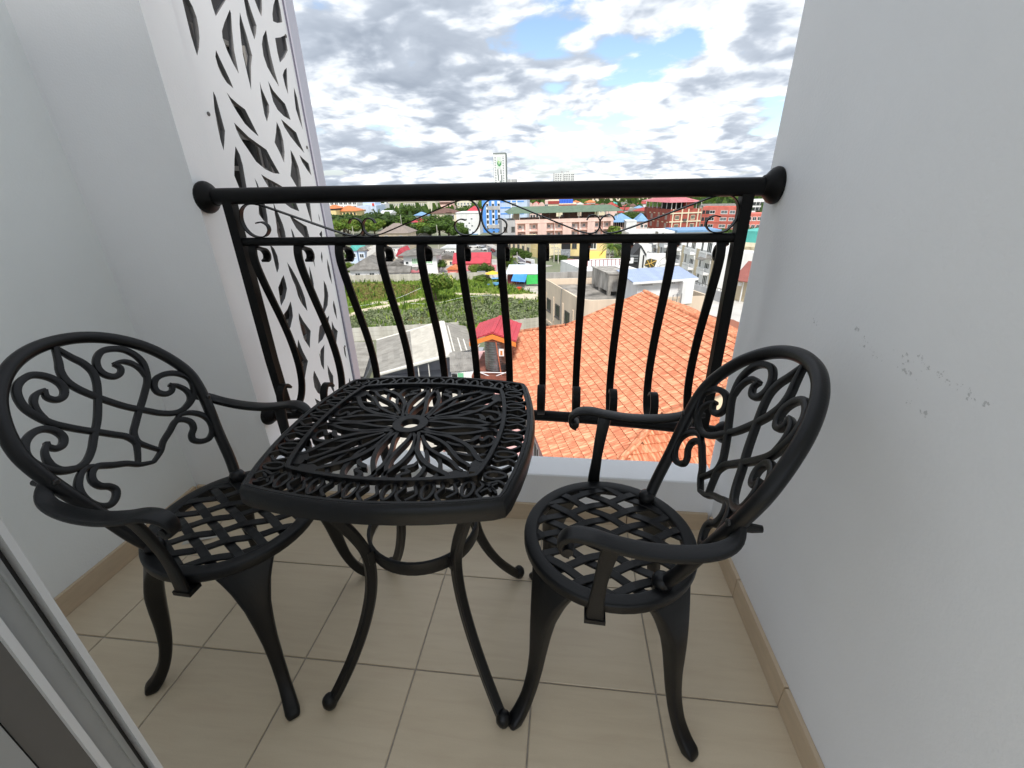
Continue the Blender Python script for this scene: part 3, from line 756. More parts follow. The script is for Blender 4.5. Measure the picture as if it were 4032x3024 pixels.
# ------------------------------------------------------------------ the town outside (street level G)
G = -21.0
A1 = lambda x, y: (1200 + .4973 * x, 500 + .4973 * y)      # survey windows of the photograph -> full-size pixels
A2 = lambda x, y: (2000 + .4973 * x, 500 + .4973 * y)
A3 = lambda x, y: (1300 + .4521 * x, 1000 + .4521 * y)
A7 = lambda x, y: (2150 + .36166 * x, 1040 + .36166 * y)
B1 = lambda x, y: (1290 + .1989 * x, 780 + .1989 * y)
B2 = lambda x, y: (1700 + .1989 * x, 780 + .1989 * y)
B3 = lambda x, y: (2080 + .1989 * x, 780 + .1989 * y)
B4 = lambda x, y: (2480 + .2351 * x, 780 + .2351 * y)
def gp(p, g=None): return at(p[0], p[1], 2, G if g is None else g)
def aty(p, Y): return at(p[0], p[1], 1, Y)

def plaster(name, col, var=0.10, scale=0.35, rough=0.85, c2=None, stretch=(1, 1, .22)):
    return mat(name, col, rough, var=max(.12, var * 1.5), scale=scale * 1.4, stretch=stretch, c2=c2, detail=8)
M_CONC = plaster('old_concrete', (0.46, 0.45, 0.42), c2=(0.22, 0.21, 0.195), scale=0.8)
M_GLASS = mat('window_glass', (0.035, 0.045, 0.05), 0.12, spec=0.6)
M_GLASSL = mat('window_glass_pale', (0.16, 0.19, 0.20), 0.15, spec=0.6)
M_WFR = mat('window_frame_white', (0.78, 0.78, 0.76), 0.5)
M_WFD = mat('window_frame_dark', (0.10, 0.09, 0.085), 0.5)
M_WHITE = plaster('white_plaster', (0.78, 0.78, 0.765), 0.07)
M_CREAM = plaster('cream_plaster', (0.74, 0.66, 0.48), 0.08)
M_YEL = plaster('yellow_plaster', (0.78, 0.62, 0.30), 0.07)
M_PINK = plaster('pink_plaster', (0.74, 0.53, 0.46), 0.08)
M_BEIGE = plaster('beige_plaster', (0.70, 0.575, 0.44), 0.06)
M_GREYP = plaster('grey_plaster', (0.42, 0.42, 0.42), 0.12)
M_BLUEL = plaster('pale_blue_plaster', (0.52, 0.62, 0.76), 0.07)
M_REDW = plaster('brick_red_plaster', (0.36, 0.085, 0.06), 0.12)
M_CORAL = plaster('coral_plaster', (0.60, 0.17, 0.13), 0.10)
M_METAL = mat('steel_grey', (0.30, 0.31, 0.32), 0.45, metal=0.6)
M_DARK = mat('dark_interior', (0.012, 0.012, 0.013), 0.8)
def roofing(name, col, wave=0.0, c2=None):
    "sheet or tile roofing: colour blotches plus fine ribs as relief"
    mt = mat(name, col, 0.7, var=0.14, scale=0.6, c2=c2)
    if wave:
        nd, ln = mt.node_tree.nodes, mt.node_tree.links
        tc = nd.new('ShaderNodeTexCoord'); wv = nd.new('ShaderNodeTexWave'); wv.inputs['Scale'].default_value = wave
        ln.new(tc.outputs['Object'], wv.inputs['Vector'])
        bp = nd.new('ShaderNodeBump'); bp.inputs['Strength'].default_value = 0.6; bp.inputs['Distance'].default_value = 0.05
        ln.new(wv.outputs[1], bp.inputs['Height']); ln.new(bp.outputs[0], nd['Principled BSDF'].inputs['Normal'])
    return mt
R_ORANGE = roofing('roof_orange', (0.62, 0.20, 0.07), 3.0)
R_RED = roofing('roof_red', (0.38, 0.06, 0.05), 3.0)
R_CRIM = roofing('roof_crimson', (0.50, 0.055, 0.075), 2.2)
R_ROSE = roofing('roof_rose', (0.55, 0.18, 0.20), 2.2)
R_BROWN = roofing('roof_brown', (0.16, 0.085, 0.065), 3.0)
R_GREY = roofing('roof_fibre_cement', (0.27, 0.255, 0.23), 3.5, c2=(0.13, 0.12, 0.105))
R_LGREY = roofing('roof_pale_cement', (0.60, 0.575, 0.52), 3.0, c2=(0.44, 0.42, 0.38))
R_GREEN = roofing('roof_green', (0.14, 0.21, 0.14), 2.0, c2=(0.10, 0.15, 0.10))
R_BLUE = roofing('roof_blue', (0.20, 0.36, 0.58), 2.5)
R_TEAL = roofing('roof_teal', (0.10, 0.46, 0.40), 2.0)
R_WHITE = roofing('roof_white', (0.72, 0.74, 0.76), 2.0)

def ground_mat():
    mt = mat('ground_earth', (0.30, 0.27, 0.22), 0.95, var=0.2, scale=0.02, c2=(0.10, 0.14, 0.06), detail=8)
    return mt
MB().add([(-6000, -400, G), (6000, -400, G), (6000, 8600, G), (-6000, 8600, G)], [(0, 1, 2, 3)]).build('ground', ground_mat(), recalc=False, kind='structure')

def building(name, label, cat, tl, tr, YL, YR, depth, group=None):
    "empty at the foot of the front-left corner, x along the front, y away, z up; returns root, width, height"
    a, b = aty(tl, YL), aty(tr, YR)
    ang = math.atan2(b.y - a.y, b.x - a.x)
    root = thing(name, label, cat, (a.x, a.y, G), ang, group)
    return root, math.hypot(b.x - a.x, b.y - a.y), (a.z + b.z) / 2 - G
_wc = {}
def win_mesh(w, h, fr, gl, mull=1, proud=0.05, sill=True):
    k = (round(w, 2), round(h, 2), fr.name, gl.name, mull, sill)
    if k not in _wc:
        mb = MB(); t = max(.06, min(w, h) * .09)
        mb.box(-w/2, w/2, -proud, 0.02, 0, t); mb.box(-w/2, w/2, -proud, .02, h - t, h)
        mb.box(-w/2, -w/2 + t, -proud, .02, t, h - t); mb.box(w/2 - t, w/2, -proud, .02, t, h - t)
        for i in range(mull):
            x = -w/2 + w * (i + 1) / (mull + 1); mb.box(x - t/3, x + t/3, -proud * .7, .02, t, h - t)
        if sill: mb.box(-w/2 - .08, w/2 + .08, -proud - .1, .02, -.1, 0)
        mb.cur = 1; mb.box(-w/2 + t, w/2 - t, -.012, .02, t, h - t)
        _wc[k] = mb.mesh('window', [fr, gl])
    return _wc[k]
def window(root, x, y, z, w, h, fr=None, gl=None, mull=1, face=0, sill=True, name='window'):
    "face 0: front (-y), -1: left side (-x), 1: right side (+x)"
    me = win_mesh(w, h, fr or M_WFR, gl or M_GLASS, mull, sill=sill)
    rot = {0: 0, -1: -math.pi / 2, 1: math.pi / 2}[face]
    return put(name, me, root, (x, y, z), rot)
def wbox(root, x0, x1, y0, y1, z0, z1, m, name='wall'):
    return MB().box(x0, x1, y0, y1, z0, z1).build(name, m, root, recalc=False)
def hip(root, x0, x1, y0, y1, z, h, m, over=0.5, name='roof', gable=False, along=None):
    x0 -= over; x1 += over; y0 -= over; y1 += over
    W, D = x1 - x0, y1 - y0
    al = along or ('x' if W >= D else 'y')
    if al == 'x':
        i = 0.0 if gable else min(D / 2, W / 2 - .01)
        r0, r1 = (x0 + i, (y0 + y1) / 2, z + h), (x1 - i, (y0 + y1) / 2, z + h)
        vs = [(x0, y0, z), (x1, y0, z), (x1, y1, z), (x0, y1, z), r0, r1]
        fs = [(0, 1, 5, 4), (2, 3, 4, 5), (3, 0, 4), (1, 2, 5)]
    else:
        i = 0.0 if gable else min(W / 2, D / 2 - .01)
        r0, r1 = ((x0 + x1) / 2, y0 + i, z + h), ((x0 + x1) / 2, y1 - i, z + h)
        vs = [(x0, y0, z), (x1, y0, z), (x1, y1, z), (x0, y1, z), r0, r1]
        fs = [(0, 1, 4), (1, 2, 5, 4), (2, 3, 5), (3, 0, 4, 5)]
    t = 0.18
    n = 4
    vs += [(a, b, c - t) for a, b, c in vs[:4]]
    fs += [(0, 6, 7, 1), (1, 7, 8, 2), (2, 8, 9, 3), (3, 9, 6, 0), (9, 8, 7, 6)]
    return MB().add(vs, fs).build(name, m, root)
def parapet(root, W, D, H, m, h=0.9, t=0.2, name='parapet'):
    mb = MB()
    mb.box(0, W, 0, t, H, H + h).box(0, W, D - t, D, H, H + h).box(0, t, t, D - t, H, H + h).box(W - t, W, t, D - t, H, H + h)
    return mb.build(name, m, root, recalc=False)

# ---- far skyline
r, W, H = building('tower', 'tall white tower with green leaf emblem on the horizon', 'tower', (1942, 603), (1989, 602), 1475, 1475, 34)
M_TW = mat('tower_white', (0.82, 0.83, 0.82), 0.7); M_TG = mat('tower_grey', (0.22, 0.25, 0.24), 0.7)
wbox(r, 0, W, 0, 34, 0, H - 3, M_TW); wbox(r, -.6, W + .4, -.6, 34, H - 3, H + 1, M_TG, 'crown')
wbox(r, W, W + 1.4, 2, 32, 0, H - 3, M_TG, 'side_fin'); wbox(r, -1.2, 0, 2, 32, 0, H - 14, M_TG, 'side_fin')
wbox(r, W * .28, W * .66, -.5, 0, H - 42, H - 10, mat('tower_pale_green', (0.62, 0.70, 0.62), 0.7), 'emblem_panel')
M_EG = mat('emblem_green', (0.07, 0.30, 0.10), 0.6); M_EL = mat('emblem_lime', (0.35, 0.60, 0.20), 0.6)
ec = W * .47
MB().extr([(ec - 7, -.6, H - 20), (ec - 6, -.6, H - 30), (ec, -.6, H - 37), (ec + 7, -.6, H - 32), (ec + 7.5, -.6, H - 20), (ec + 3, -.6, H - 28), (ec, -.6, H - 32), (ec - 3, -.6, H - 28)], (0, -.4, 0)).build('emblem', M_EG, r)
MB().extr([(ec - 3.4, -.7, H - 20), (ec + 2, -.7, H - 23), (ec, -.7, H - 30), (ec - 2, -.7, H - 27)], (0, -.4, 0)).build('emblem', M_EL, r)
for i, (x0, x1, z0, z1) in enumerate([(.30, .40, 58, 42), (.56, .66, 56, 43), (.33, .43, 74, 58), (.60, .70, 88, 58), (.48, .58, 88, 74), (.30, .42, 118, 90), (.56, .70, 118, 92)]):
    wbox(r, W * x0, W * x1, -.5, 0, H - z0 - 2, H - z1 - 2, M_TG, 'cladding_panel')
for i in range(27):
    z = H - 12 - i * 4.6
    if z < 4: break
    for x in (W * .15, W * .82): window(r, x, 0, z, 5.2, 2.0, M_TG, M_GLASSL, 1, sill=False)
r, W, H = building('office_block', 'low grey flat block right of the tall white tower', 'building', (1996, 707), (2031, 705), 1300, 1300, 30)
wbox(r, 0, W, 0, 30, 0, H, M_GREYP); wbox(r, W * .42, W * .5, -.5, 0, 0, H, M_WFR, 'pilaster')
r, W, H = building('apartment_tower', 'pale twin apartment block on the horizon, right of the tower', 'tower', (2179, 683), (2262, 679), 1500, 1500, 30)
M_AP = mat('apartment_white', (0.70, 0.71, 0.70), 0.7)
wbox(r, 0, W * .46, 0, 30, 0, H, M_AP); wbox(r, W * .5, W, 4, 30, 0, H + 2, M_AP); wbox(r, 0, W * .05, -1, 3, 0, H + 1, M_GREYP, 'stair_core'); wbox(r, W * .46, W * .5, 2, 30, 0, H - 3, M_GREYP, 'stair_core')
wbox(r, W * .36, W * .46, 4, 12, H, H + 5, M_GREYP, 'plant_room'); wbox(r, W * .6, W * .75, 8, 14, H + 2, H + 5, M_GREYP, 'plant_room')
for i in range(12):
    for x in (.13, .24, .35, .55, .65, .76, .88, .96):
        window(r, W * x, 0 if x < .48 else 4, H - 6 - i * 5, 4.2, 2.4, M_GREYP, M_GLASS, 1, sill=False)

# ---- band under the handrail, left to right
r, W, H = building('apartment_block', 'white block with paired dark windows at the far left, behind the screen edge', 'building', (1240, 776), (1400, 772), 400, 400, 16)
wbox(r, 0, W, 0, 16, 0, H, M_WHITE)
for i in range(7):
    for j in range(9):
        for d in (-.75, .75): window(r, W * (j + .5) / 9 + d, 0, 2 + i * 3.1, 1.1, 1.7, M_WFD, M_GLASS, 0, sill=False)
r, W, H = building('hotel', 'yellow walled hotel under a bright orange hipped roof at the far left', 'hotel', B1(150, 265), B1(560, 245), 325, 325, 14)
wbox(r, 0, W, 0, 14, 0, H, M_YEL); hip(r, 0, W, 0, 14, H, 3.4, R_ORANGE, .8)
for i in range(3):
    for j in range(6): window(r, W * (j + .5) / 6, 0, H - 2.6 - i * 3, 1.5, 1.6, M_WFD, M_GLASS, 1)
r, W, H = building('house', 'small yellow house with orange roof against the screen trim', 'house', B1(-40, 205), B1(150, 205), 318, 318, 12)
wbox(r, 0, W, 0, 12, 0, H - 1.4, M_YEL); hip(r, 0, W, 0, 12, H, 2.2, R_ORANGE, .8); wbox(r, .3, W - .3, .4, 11.6, H - 1.4, H, M_WFD, 'clerestory')
r, W, H = building('office_building', 'pale blue-grey stepped building beside the orange roofed hotel', 'building', B1(560, 165), B1(960, 130), 345, 345, 18)
wbox(r, 0, W * .6, 0, 18, 0, H - .4, M_BLUEL); wbox(r, W * .6, W, -.6, 18, 0, H, M_BLUEL); wbox(r, -12, 0, 4, 18, 0, H - 1.5, M_BLUEL); wbox(r, W * .2, W * .8, 6, 18, H, H + 3, M_BLUEL, 'plant_room')
for z in (H - 4.2, H - 9.6): window(r, W * .38, 0, z, 2.6, 1.6, M_WFR, M_GLASS, 1)
window(r, W * .8, -.6, H - 4, 1.8, 1.5, M_WFR, M_GLASSL, 1); wbox(r, W * .82, W * .93, -.9, -.6, H - .3, H + 1.6, mat('sign_red', (0.6, 0.08, 0.06), 0.5), 'sign')
r, W, H = building('apartment_block', 'narrow white block with grid of dark balconies right of the blue-grey building', 'building', B1(960, 130), B1(1090, 100), 372, 372, 14)
wbox(r, 0, W, 0, 14, 0, H, M_WHITE)
for i in range(5):
    wbox(r, .4, W - .4, -.9, 0, H - 2.2 - i * 3, H - 2.05 - i * 3, M_WFD, 'balcony')
    for j in range(3): window(r, W * (j + .5) / 3, 0, H - 2 - i * 3, 1.9, 1.9, M_WFD, M_GLASS, 1, sill=False)
M_CONDO = plaster('condo_cream', (0.72, 0.68, 0.52), 0.04)
for k, (a, b, lab) in enumerate([((1190, 60), (1500, 55), 'cream condominium wing with rows of small windows, left of the gap'), ((1500, 55), (1960, 45), 'wide cream condominium wing with rows of small windows behind the lone tree')]):
    r, W, H = building('condominium', lab, 'building', B1(*a), B1(*b), 430, 430, 16, 'cream condominium wings')
    wbox(r, 0, W, 0, 16, 0, H + 2, M_CONDO)
    n = 9 if k == 0 else 13
    for i in range(5):
        wbox(r, 0, W, -.5, 0, H - 1.4 - i * 5.0, H - .9 - i * 5.0, M_CONDO, 'floor_band')
        for j in range(n): window(r, W * (j + .5) / n, 0, H - 5.0 - i * 5.0, W / n * .62, 2.6, M_WFR, M_GLASSL, 1, sill=False)
r, W, H = building('condominium', 'cream tower wing with tall narrow slots beside the pink setbacks', 'building', B1(1960, 50), B1(2130, 50), 425, 425, 16)
wbox(r, 0, W, 0, 16, 0, H + 3, M_CONDO)
for j in range(6): wbox(r, W * (j + .35) / 6, W * (j + .6) / 6, -.08, 0, 2, H, M_GREYP, 'window_slot')
r, W, H = building('stepped_block', 'pink building with stepped setbacks above the cream house', 'building', B2(90, 70), B2(410, 70), 400, 400, 16)
for i, (x0, x1, z) in enumerate([(0, 1, H - 8), (.05, .95, H - 4), (.15, .85, H + .5)]):
    wbox(r, W * x0, W * x1, i * 1.5, 16, 0, z, M_PINK); wbox(r, W * x0 - .3, W * x1 + .3, i * 1.5 - .4, i * 1.5, z - 2.4, z - .9, R_BROWN, 'awning')
r, W, H = building('apartment_block', 'cream apartment block with stacked balconies left of the blue building', 'building', B2(430, 45), B2(870, 45), 440, 440, 14)
wbox(r, 0, W, 0, 14, 0, H + 1, M_CONDO)
for i in range(6):
    for j in range(7):
        window(r, W * (j + .5) / 7, 0, H - 4 - i * 4.4, W / 7 * .6, 2.0, M_WFR, M_GLASSL, 1, sill=False)
        wbox(r, W * (j + .2) / 7, W * (j + .8) / 7, -.7, 0, H - 4.6 - i * 4.4, H - 3.9 - i * 4.4, M_WHITE, 'balcony')
r, W, H = building('house', 'cream two-storey house with dark brown roof above the leafy tree', 'house', B2(0, 300), B2(480, 290), 262, 262, 12)
wbox(r, 0, W, 0, 12, 0, H, M_CREAM); hip(r, 0, W, 0, 12, H, 2.4, R_BROWN, .6); hip(r, W * .62, W * .8, -1, 5, H + .4, 1.5, R_BROWN, .3, 'dormer')
for x in (.12, .64, .84):
    for z in (H - 3.4, H - 8.4): window(r, W * x, 0, z, 2.2, 2.4, M_WFR, M_GLASS, 1)
r, W, H = building('house', 'crimson roofed house behind the blank white building', 'house', B2(660, 295), B2(960, 295), 262, 262, 12)
wbox(r, 0, W, 0, 12, 0, H, M_WHITE); hip(r, 0, W, 0, 12, H, 3.6, R_CRIM, .8, gable=False)
r, W, H = building('warehouse', 'blank white building with scattered small vents left of the blue tower', 'building', B2(480, 290), B2(940, 310), 236, 236, 16)
wbox(r, 0, W, 0, 16, 0, H, M_WHITE); wbox(r, -.2, W + .2, -.25, 16, H, H + .35, M_WHITE, 'coping'); wbox(r, W * .1, W * .9, -1.6, 0, H - 10.4, H - 10.1, R_BLUE, 'canopy')
for x, z in ((.66, 2.6), (.42, 2.9), (.55, 4.7), (.42, 6), (.67, 6), (.56, 8), (.15, 5.6), (.68, 9.2)): window(r, W * x, 0, H - z - .5, .9, .7, M_GREYP, M_GLASSL, 0, sill=False)
M_BLUE = plaster('strong_blue', (0.10, 0.30, 0.72), 0.06)
r, W, H = building('apartment_block', 'bright blue apartment block with vertical window strips', 'building', B2(990, 60), B2(1345, 60), 246, 246, 18)
wbox(r, 0, W, 0, 18, 0, H + 2, M_BLUE)
for x in (.30, .62, .94):
    wbox(r, W * x - .75, W * x + .75, -.12, 0, 2, H, M_WHITE, 'window_strip')
    for i in range(7): window(r, W * x, -.12, H - 3.0 - i * 2.75, 1.1, 1.7, M_WFD, M_GLASS, 0, sill=False)
for z in (H - 4.3, H - 13.6): wbox(r, W * .3, W, -.2, 0, z, z + 1.9, M_GREYP, 'grey_band')
r, W, H = building('apartment_block', 'pale blue block with horizontal blue stripes behind the green canopy', 'building', B2(1345, 30), B2(1890, 20), 248, 248, 18)
wbox(r, 0, W, 0, 18, 0, H + 2, M_BLUEL)
for i in range(8): wbox(r, 0, W * .88, -.08, 0, H - 1.4 - i * 3, H - .75 - i * 3, M_BLUE, 'stripe')
for i in range(7): window(r, W * .52, 0, H - 3.4 - i * 3, 3.2, 1.7, M_WFR, M_GLASSL, 1, sill=False)
wbox(r, W * .4, W * .44, -.3, 0, 0, H + 2, M_WHITE, 'pilaster'); wbox(r, W * .6, W * .64, -.3, 0, 0, H + 2, M_WHITE, 'pilaster')
r, W, H = building('guest_house', 'peach building with red-brown mansard and three arched dormers', 'building', B2(1885, 180), B3(320, 180), 272, 272, 12)
wbox(r, 0, W, 0, 12, 0, H, M_PINK); hip(r, 0, W, 0, 12, H, 3.0, R_RED, .3)
for j in range(3):
    c = W * (j + .5) / 3
    MB().extr([(c - 1.7, -.7, H - .2)] + [(c + 1.7 * math.cos(math.radians(180 - a)), -.7, H + .4 + 2.2 * math.sin(math.radians(a))) for a in range(0, 181, 20)] + [(c + 1.7, -.7, H - .2)], (0, 2, 0)).build('arched_dormer', M_PINK, r)
    for i in range(4):
        window(r, c - .9, 0, H - 3.2 - i * 3.2, 1.4, 2.3, M_WFR, M_GLASS, 0); window(r, c + .9, 0, H - 3.2 - i * 3.2, 1.4, 2.3, M_WFR, M_GLASS, 0)
r, W, H = building('office_building', 'cream building with red-brown parapet bands and blue tanks on its roof', 'building', B3(330, 60), B3(950, 110), 266, 266, 14)
wbox(r, 0, W * .1, -.8, 14, 0, H + 1, M_PINK); wbox(r, W * .1, W * .45, 0, 14, 0, H + 1.2, M_CREAM); wbox(r, W * .45, W, -.6, 14, 0, H - .6, M_CREAM)
wbox(r, W * .06, W * .46, -.25, 0, H - .8, H + .8, R_RED, 'parapet_band'); wbox(r, W * .44, W + .2, -.9, -.6, H - 2.6, H - 1.1, R_RED, 'parapet_band')
for i in range(5): window(r, W * .05, -.8, H - 2.6 - i * 2.6, 1.9, 1.9, M_WFR, M_GLASS, 1)
for z in (H - 5, H - 8.6): window(r, W * .58, -.6, z, 2.2, 2.0, M_WFD, M_GLASS, 1)
M_TANKB = mat('blue_plastic', (0.04, 0.13, 0.60), 0.4)
for j in range(5):
    p = r.matrix_basis @ Vector((W * (.50 + j * .085), 3, H - .6))
    t = thing('water_tank', ['blue plastic rooftop tank, leftmost of five in a row', 'blue plastic rooftop tank, second of five from the left', 'blue plastic rooftop tank, middle one of five', 'blue plastic rooftop tank, second of five from the right', 'blue plastic rooftop tank, rightmost of five in a row'][j], 'water tank', p, 0, 'blue tanks on the cream building')
    MB().lathe([(1.05, 0), (1.1, .3), (1.05, .6), (1.1, .9), (1.05, 1.2), (1.1, 1.5), (1.0, 1.9), (.5, 2.2)], n=12).build('body', M_TANKB, t, smooth=40); MB().lathe([(.42, 2.19), (.42, 2.4), (.3, 2.45)], n=10).build('lid', M_TANKB, t)

# pink hotel under the long green canopy
r, W, H = building('hotel', 'long pink hotel with recessed rooms under a green rooftop canopy', 'hotel', B2(1655, 440), B3(1690, 378), 190, 199, 15)
D = 15
wbox(r, 0, W, 1.6, D, 0, H - 1.4, M_PINK); wbox(r, -.01, W, -.15, D, H - 1.4, H - 1.15, M_PINK, 'roof_slab'); parapet(r, W, D, H - 1.15, M_PINK, 1.2, .2)
wbox(r, -5.6, -.02, 0, D, 0, H - .1, M_GREYP, 'stair_wing'); 
for i in range(3): 
    for y in (-1, -4.2): window(r, y, 0, H - 4.6 - i * 3.3, 1.5, 2.1, M_WFD, M_GLASS, 1)
bays = [(.02, .10), (.14, .225), (.315, .395), (.4, .48), (.57, .65), (.66, .735), (.81, .895), (.9, .975)]
for i in range(4):
    z = H - 4.5 - i * 3.2
    xs_ = [0.0] + [v for b in bays for v in b] + [1.0]
    for q in range(0, len(xs_), 2):
        if xs_[q + 1] - xs_[q] > .001: wbox(r, W * xs_[q], W * xs_[q + 1], -.05, 1.6, z, z + 3.1 if i else z + 3.1, M_PINK, 'pier')
    wbox(r, 0, W, -.05, 1.6, z - .15, z + .0, M_PINK, 'floor_slab')
    for bi, (b0, b1) in enumerate(bays):
        bw = (b1 - b0) * W; s = 1 if bi % 2 == 0 else 0
        window(r, W * b0 + bw * (.35 if s else .62), 1.6, z + 1.0, bw * .36, 1.3, M_WFR, M_GLASSL, 1)
        x = W * b0 + bw * (.74 if s else .14); wbox(r, x - .42, x + .42, 1.5, 1.6, z + .05, z + 2.2, M_WFR, 'door')
        wbox(r, W * b0, W * b1, -.02, .04, z + .85, z + .93, M_WFD, 'balcony_rail'); 
cx0, cx1 = -3.2, W + 1.0
z = H + 3.1
MB().add([(cx0, -.9, z - .5), (cx1 + 3, -.9, z - .5), (cx1, D * .55, z + 1.7), (cx0 + 3, D * .55, z + 1.7), (cx0, -.9, z - .62), (cx1 + 3, -.9, z - .62), (cx1, D * .55, z + 1.58), (cx0 + 3, D * .55, z + 1.58), (cx0, D + .6, z - .5), (cx1 + 3, D + .6, z - .5)],
         [(0, 1, 2, 3), (7, 6, 5, 4), (0, 4, 5, 1), (3, 2, 9, 8), (0, 3, 8), (1, 9, 2)]).build('canopy', R_GREEN, r)
for j in range(12):
    x = cx0 + .8 + (cx1 - cx0) * j / 11.0
    MB().box(x - .07, x + .07, .2, .34, H - .1, z - .4).build('canopy_post', M_WFR if j % 2 else M_WFD, r)
for x0, x1 in ((.0, .06), (.3, .44), (.52, .66), (.72, .84)): wbox(r, W * x0, W * x1, 6, 9, H - .1, H + 2.2, R_BROWN if x0 else M_BEIGE, 'roof_room')

r, W, H = building('house', 'pink house with dark red roof beyond the end of the green canopy', 'house', B3(1555, 165), B3(1765, 165), 300, 300, 10)
wbox(r, 0, W, 0, 10, 0, H, M_PINK); hip(r, 0, W, 0, 10, H, 2.6, R_RED, .8); wbox(r, W, W * 1.7, 1, 9, 0, H - 3.6, M_PINK); hip(r, W, W * 1.7, 1, 9, H - 3.6, 1.6, R_RED, .5)
window(r, W * 1.35, 1, H - 7.4, 1.5, 1.8); window(r, W * .9, 0, H - 5.6, 1.3, 1.5); window(r, W * .3, 0, H - 5.6, 1.3, 1.5)
r, W, H = building('pavilion', 'open sided building with blue hipped roof right of the pink hotel', 'building', B3(1630, 470), B3(2110, 470), 216, 216, 13)
wbox(r, .6, W * .66, .6, 12, 0, H - 2.4, M_PINK); hip(r, 0, W, 0, 13, H, 3.4, R_BLUE, .7); wbox(r, .8, W * .66, 1.4, 11, H - 2.4, H, M_DARK, 'loft')
for j in range(8): wbox(r, .8 + W * .62 * j / 7 - .12, .8 + W * .62 * j / 7 + .12, .7, .95, H - 2.4, H, M_PINK, 'column')
r, W, H = building('store', 'plain white block below the blue hipped roof', 'building', B3(1945, 470), B3(2150, 460), 208, 208, 9)
wbox(r, 0, W, 0, 9, 0, H, M_WHITE); wbox(r, -.1, W + .1, -.15, 9.1, H, H + .25, M_WHITE, 'coping')
r, W, H = building('house', 'pink house with blue roof left of the brick red building', 'house', B4(120, 385), B4(300, 385), 222, 222, 10)
wbox(r, 0, W, 0, 10, 0, H, M_PINK); hip(r, 0, W, 0, 10, H, 3.2, R_BLUE, .5); window(r, W * .5, 0, H - 3, 1.4, 1.6); window(r, W * .85, 0, H - 3, 1.4, 1.6)
# brick red corner building
a, c, b = aty(B4(300, 190), 262), aty(B4(690, 190), 240), aty(B4(1200, 175), 246)
ZT = c.z
r = thing('hotel', 'brick red corner hotel with cream bands under a rose hipped roof', 'hotel', (c.x, c.y, G), math.atan2(b.y - c.y, b.x - c.x))
inv = r.matrix_basis.inverted(); la = inv @ Vector((a.x, a.y, G)); W = (b - c).length; H = ZT - G; Lw = math.hypot(la.x, la.y)
poly_ = [(0, 0), (W, 0), (W, 16), (la.x + 6, la.y + 14), (la.x, la.y)]
MB().prism(poly_, 0, H).build('wall', M_REDW, r)
for i in range(4): wbox(r, -.3, W + .3, -.35, 0, H - 2.2 - i * 4.0, H - 1.6 - i * 4.0, M_CREAM, 'cream_band')
for x in (.08, .37, .58, .90): wbox(r, W * x - .3, W * x + .3, -.3, 0, 0, H, M_CREAM, 'pilaster')
for i in range(4):
    for x in (.23, .75): window(r, W * x, 0, H - 5.0 - i * 4.0, 2.4, 2.0, M_CREAM, M_GLASS, 2)
    wbox(r, W * .42, W * .53, -.8, 0, H - 5.6 - i * 4.0, H - 4.6 - i * 4.0, M_WFD, 'balcony')
lf = math.atan2(-la.y, -la.x)
side = put('side_wing', None, r, (la.x, la.y, 0), lf)
for i in range(4):
    for j in range(3): put('window', win_mesh(2.6, 2.8, M_REDW, mat('pale_curtain', (0.42, 0.34, 0.30), 0.7), 1), side, (Lw * (j + .55) / 3.2 + 1, -.05, H - 5.2 - i * 4.0), 0)
    for j in range(5): put('vent_block', win_mesh(1.6, .5, M_CREAM, M_CREAM, 0, sill=False), side, (Lw * (j + .7) / 5.2, -.05, H - 2.4 - i * 4.0), 0)
for x, y in [(x * .96 + .4, y * .96 + .3) for x, y in poly_] + [(W * j / 6, .4) for j in range(1, 6)] + [(la.x * j / 5 + .6, la.y * j / 5 + .6) for j in range(1, 5)]:
    wbox(r, x - .14, x + .14, y - .14, y + .14, H, H + 3.2, M_WFR, 'roof_post')
wbox(r, W * .1, W * .8, 4, 12, H, H + 3.0, M_DARK, 'roof_room')
apx = (W * .25, 8, H + 7.0)
ev = [(-2.0, -1.6), (W * .98, -1.6), (W * .98, 17), (la.x + 4, la.y + 15), (la.x - 1, la.y + .5)]
MB().add([(x, y, H + 3.2) for x, y in ev] + [apx], [(i, (i + 1) % 5, 5) for i in range(5)] + [(4, 3, 2, 1, 0)]).build('roof', R_ROSE, r)
wbox(r, W * .5, W * .72, -.2, 3, H, H + 3.9, M_REDW, 'stair_tower')
r, W, H = building('apartment_block', 'coral red apartment block right of the brick red hotel', 'building', B4(1220, 175), B4(1790, 165), 256, 250, 14)
wbox(r, 0, W, 0, 14, 0, H, M_CORAL); parapet(r, W, 14, H, M_CORAL, .6, .2)
for i in range(4):
    wbox(r, -.1, W + .1, -.2, 0, H - 3.6 - i * 3.4, H - 3.3 - i * 3.4, M_CORAL, 'string_course')
    for x, w in ((.05, 1.3), (.17, 1.9), (.31, 2.6), (.66, 3.2), (.9, 2.6)): window(r, W * x, 0, H - 2.7 - i * 3.4, w, 1.7, M_WFR if x > .25 else M_WFD, M_GLASS if x < .5 else M_GLASSL, 1)
r, W, H = building('apartment_block', 'salmon and white chequered block beside the right railing post', 'building', B4(1985, 260), B4(2250, 260), 236, 236, 12)
wbox(r, 0, W * 1.6, 0, 12, 0, H, M_CORAL); wbox(r, 0, W * 1.6, -.1, 0, 0, H - 7.5, M_CREAM, 'plinth')
for i in range(3):
    for j in range(5): window(r, W * 1.6 * (j + .4) / 5, 0, H - 3.2 - i * 3.6, 1.9, 1.8, M_WFR, M_GLASS, 1)
r, W, H = building('apartment_block', 'white block with small balconies above the salmon block', 'building', B4(2000, 30), B4(2260, 20), 330, 330, 14)
wbox(r, 0, W * 1.5, 0, 14, 0, H, M_WHITE)
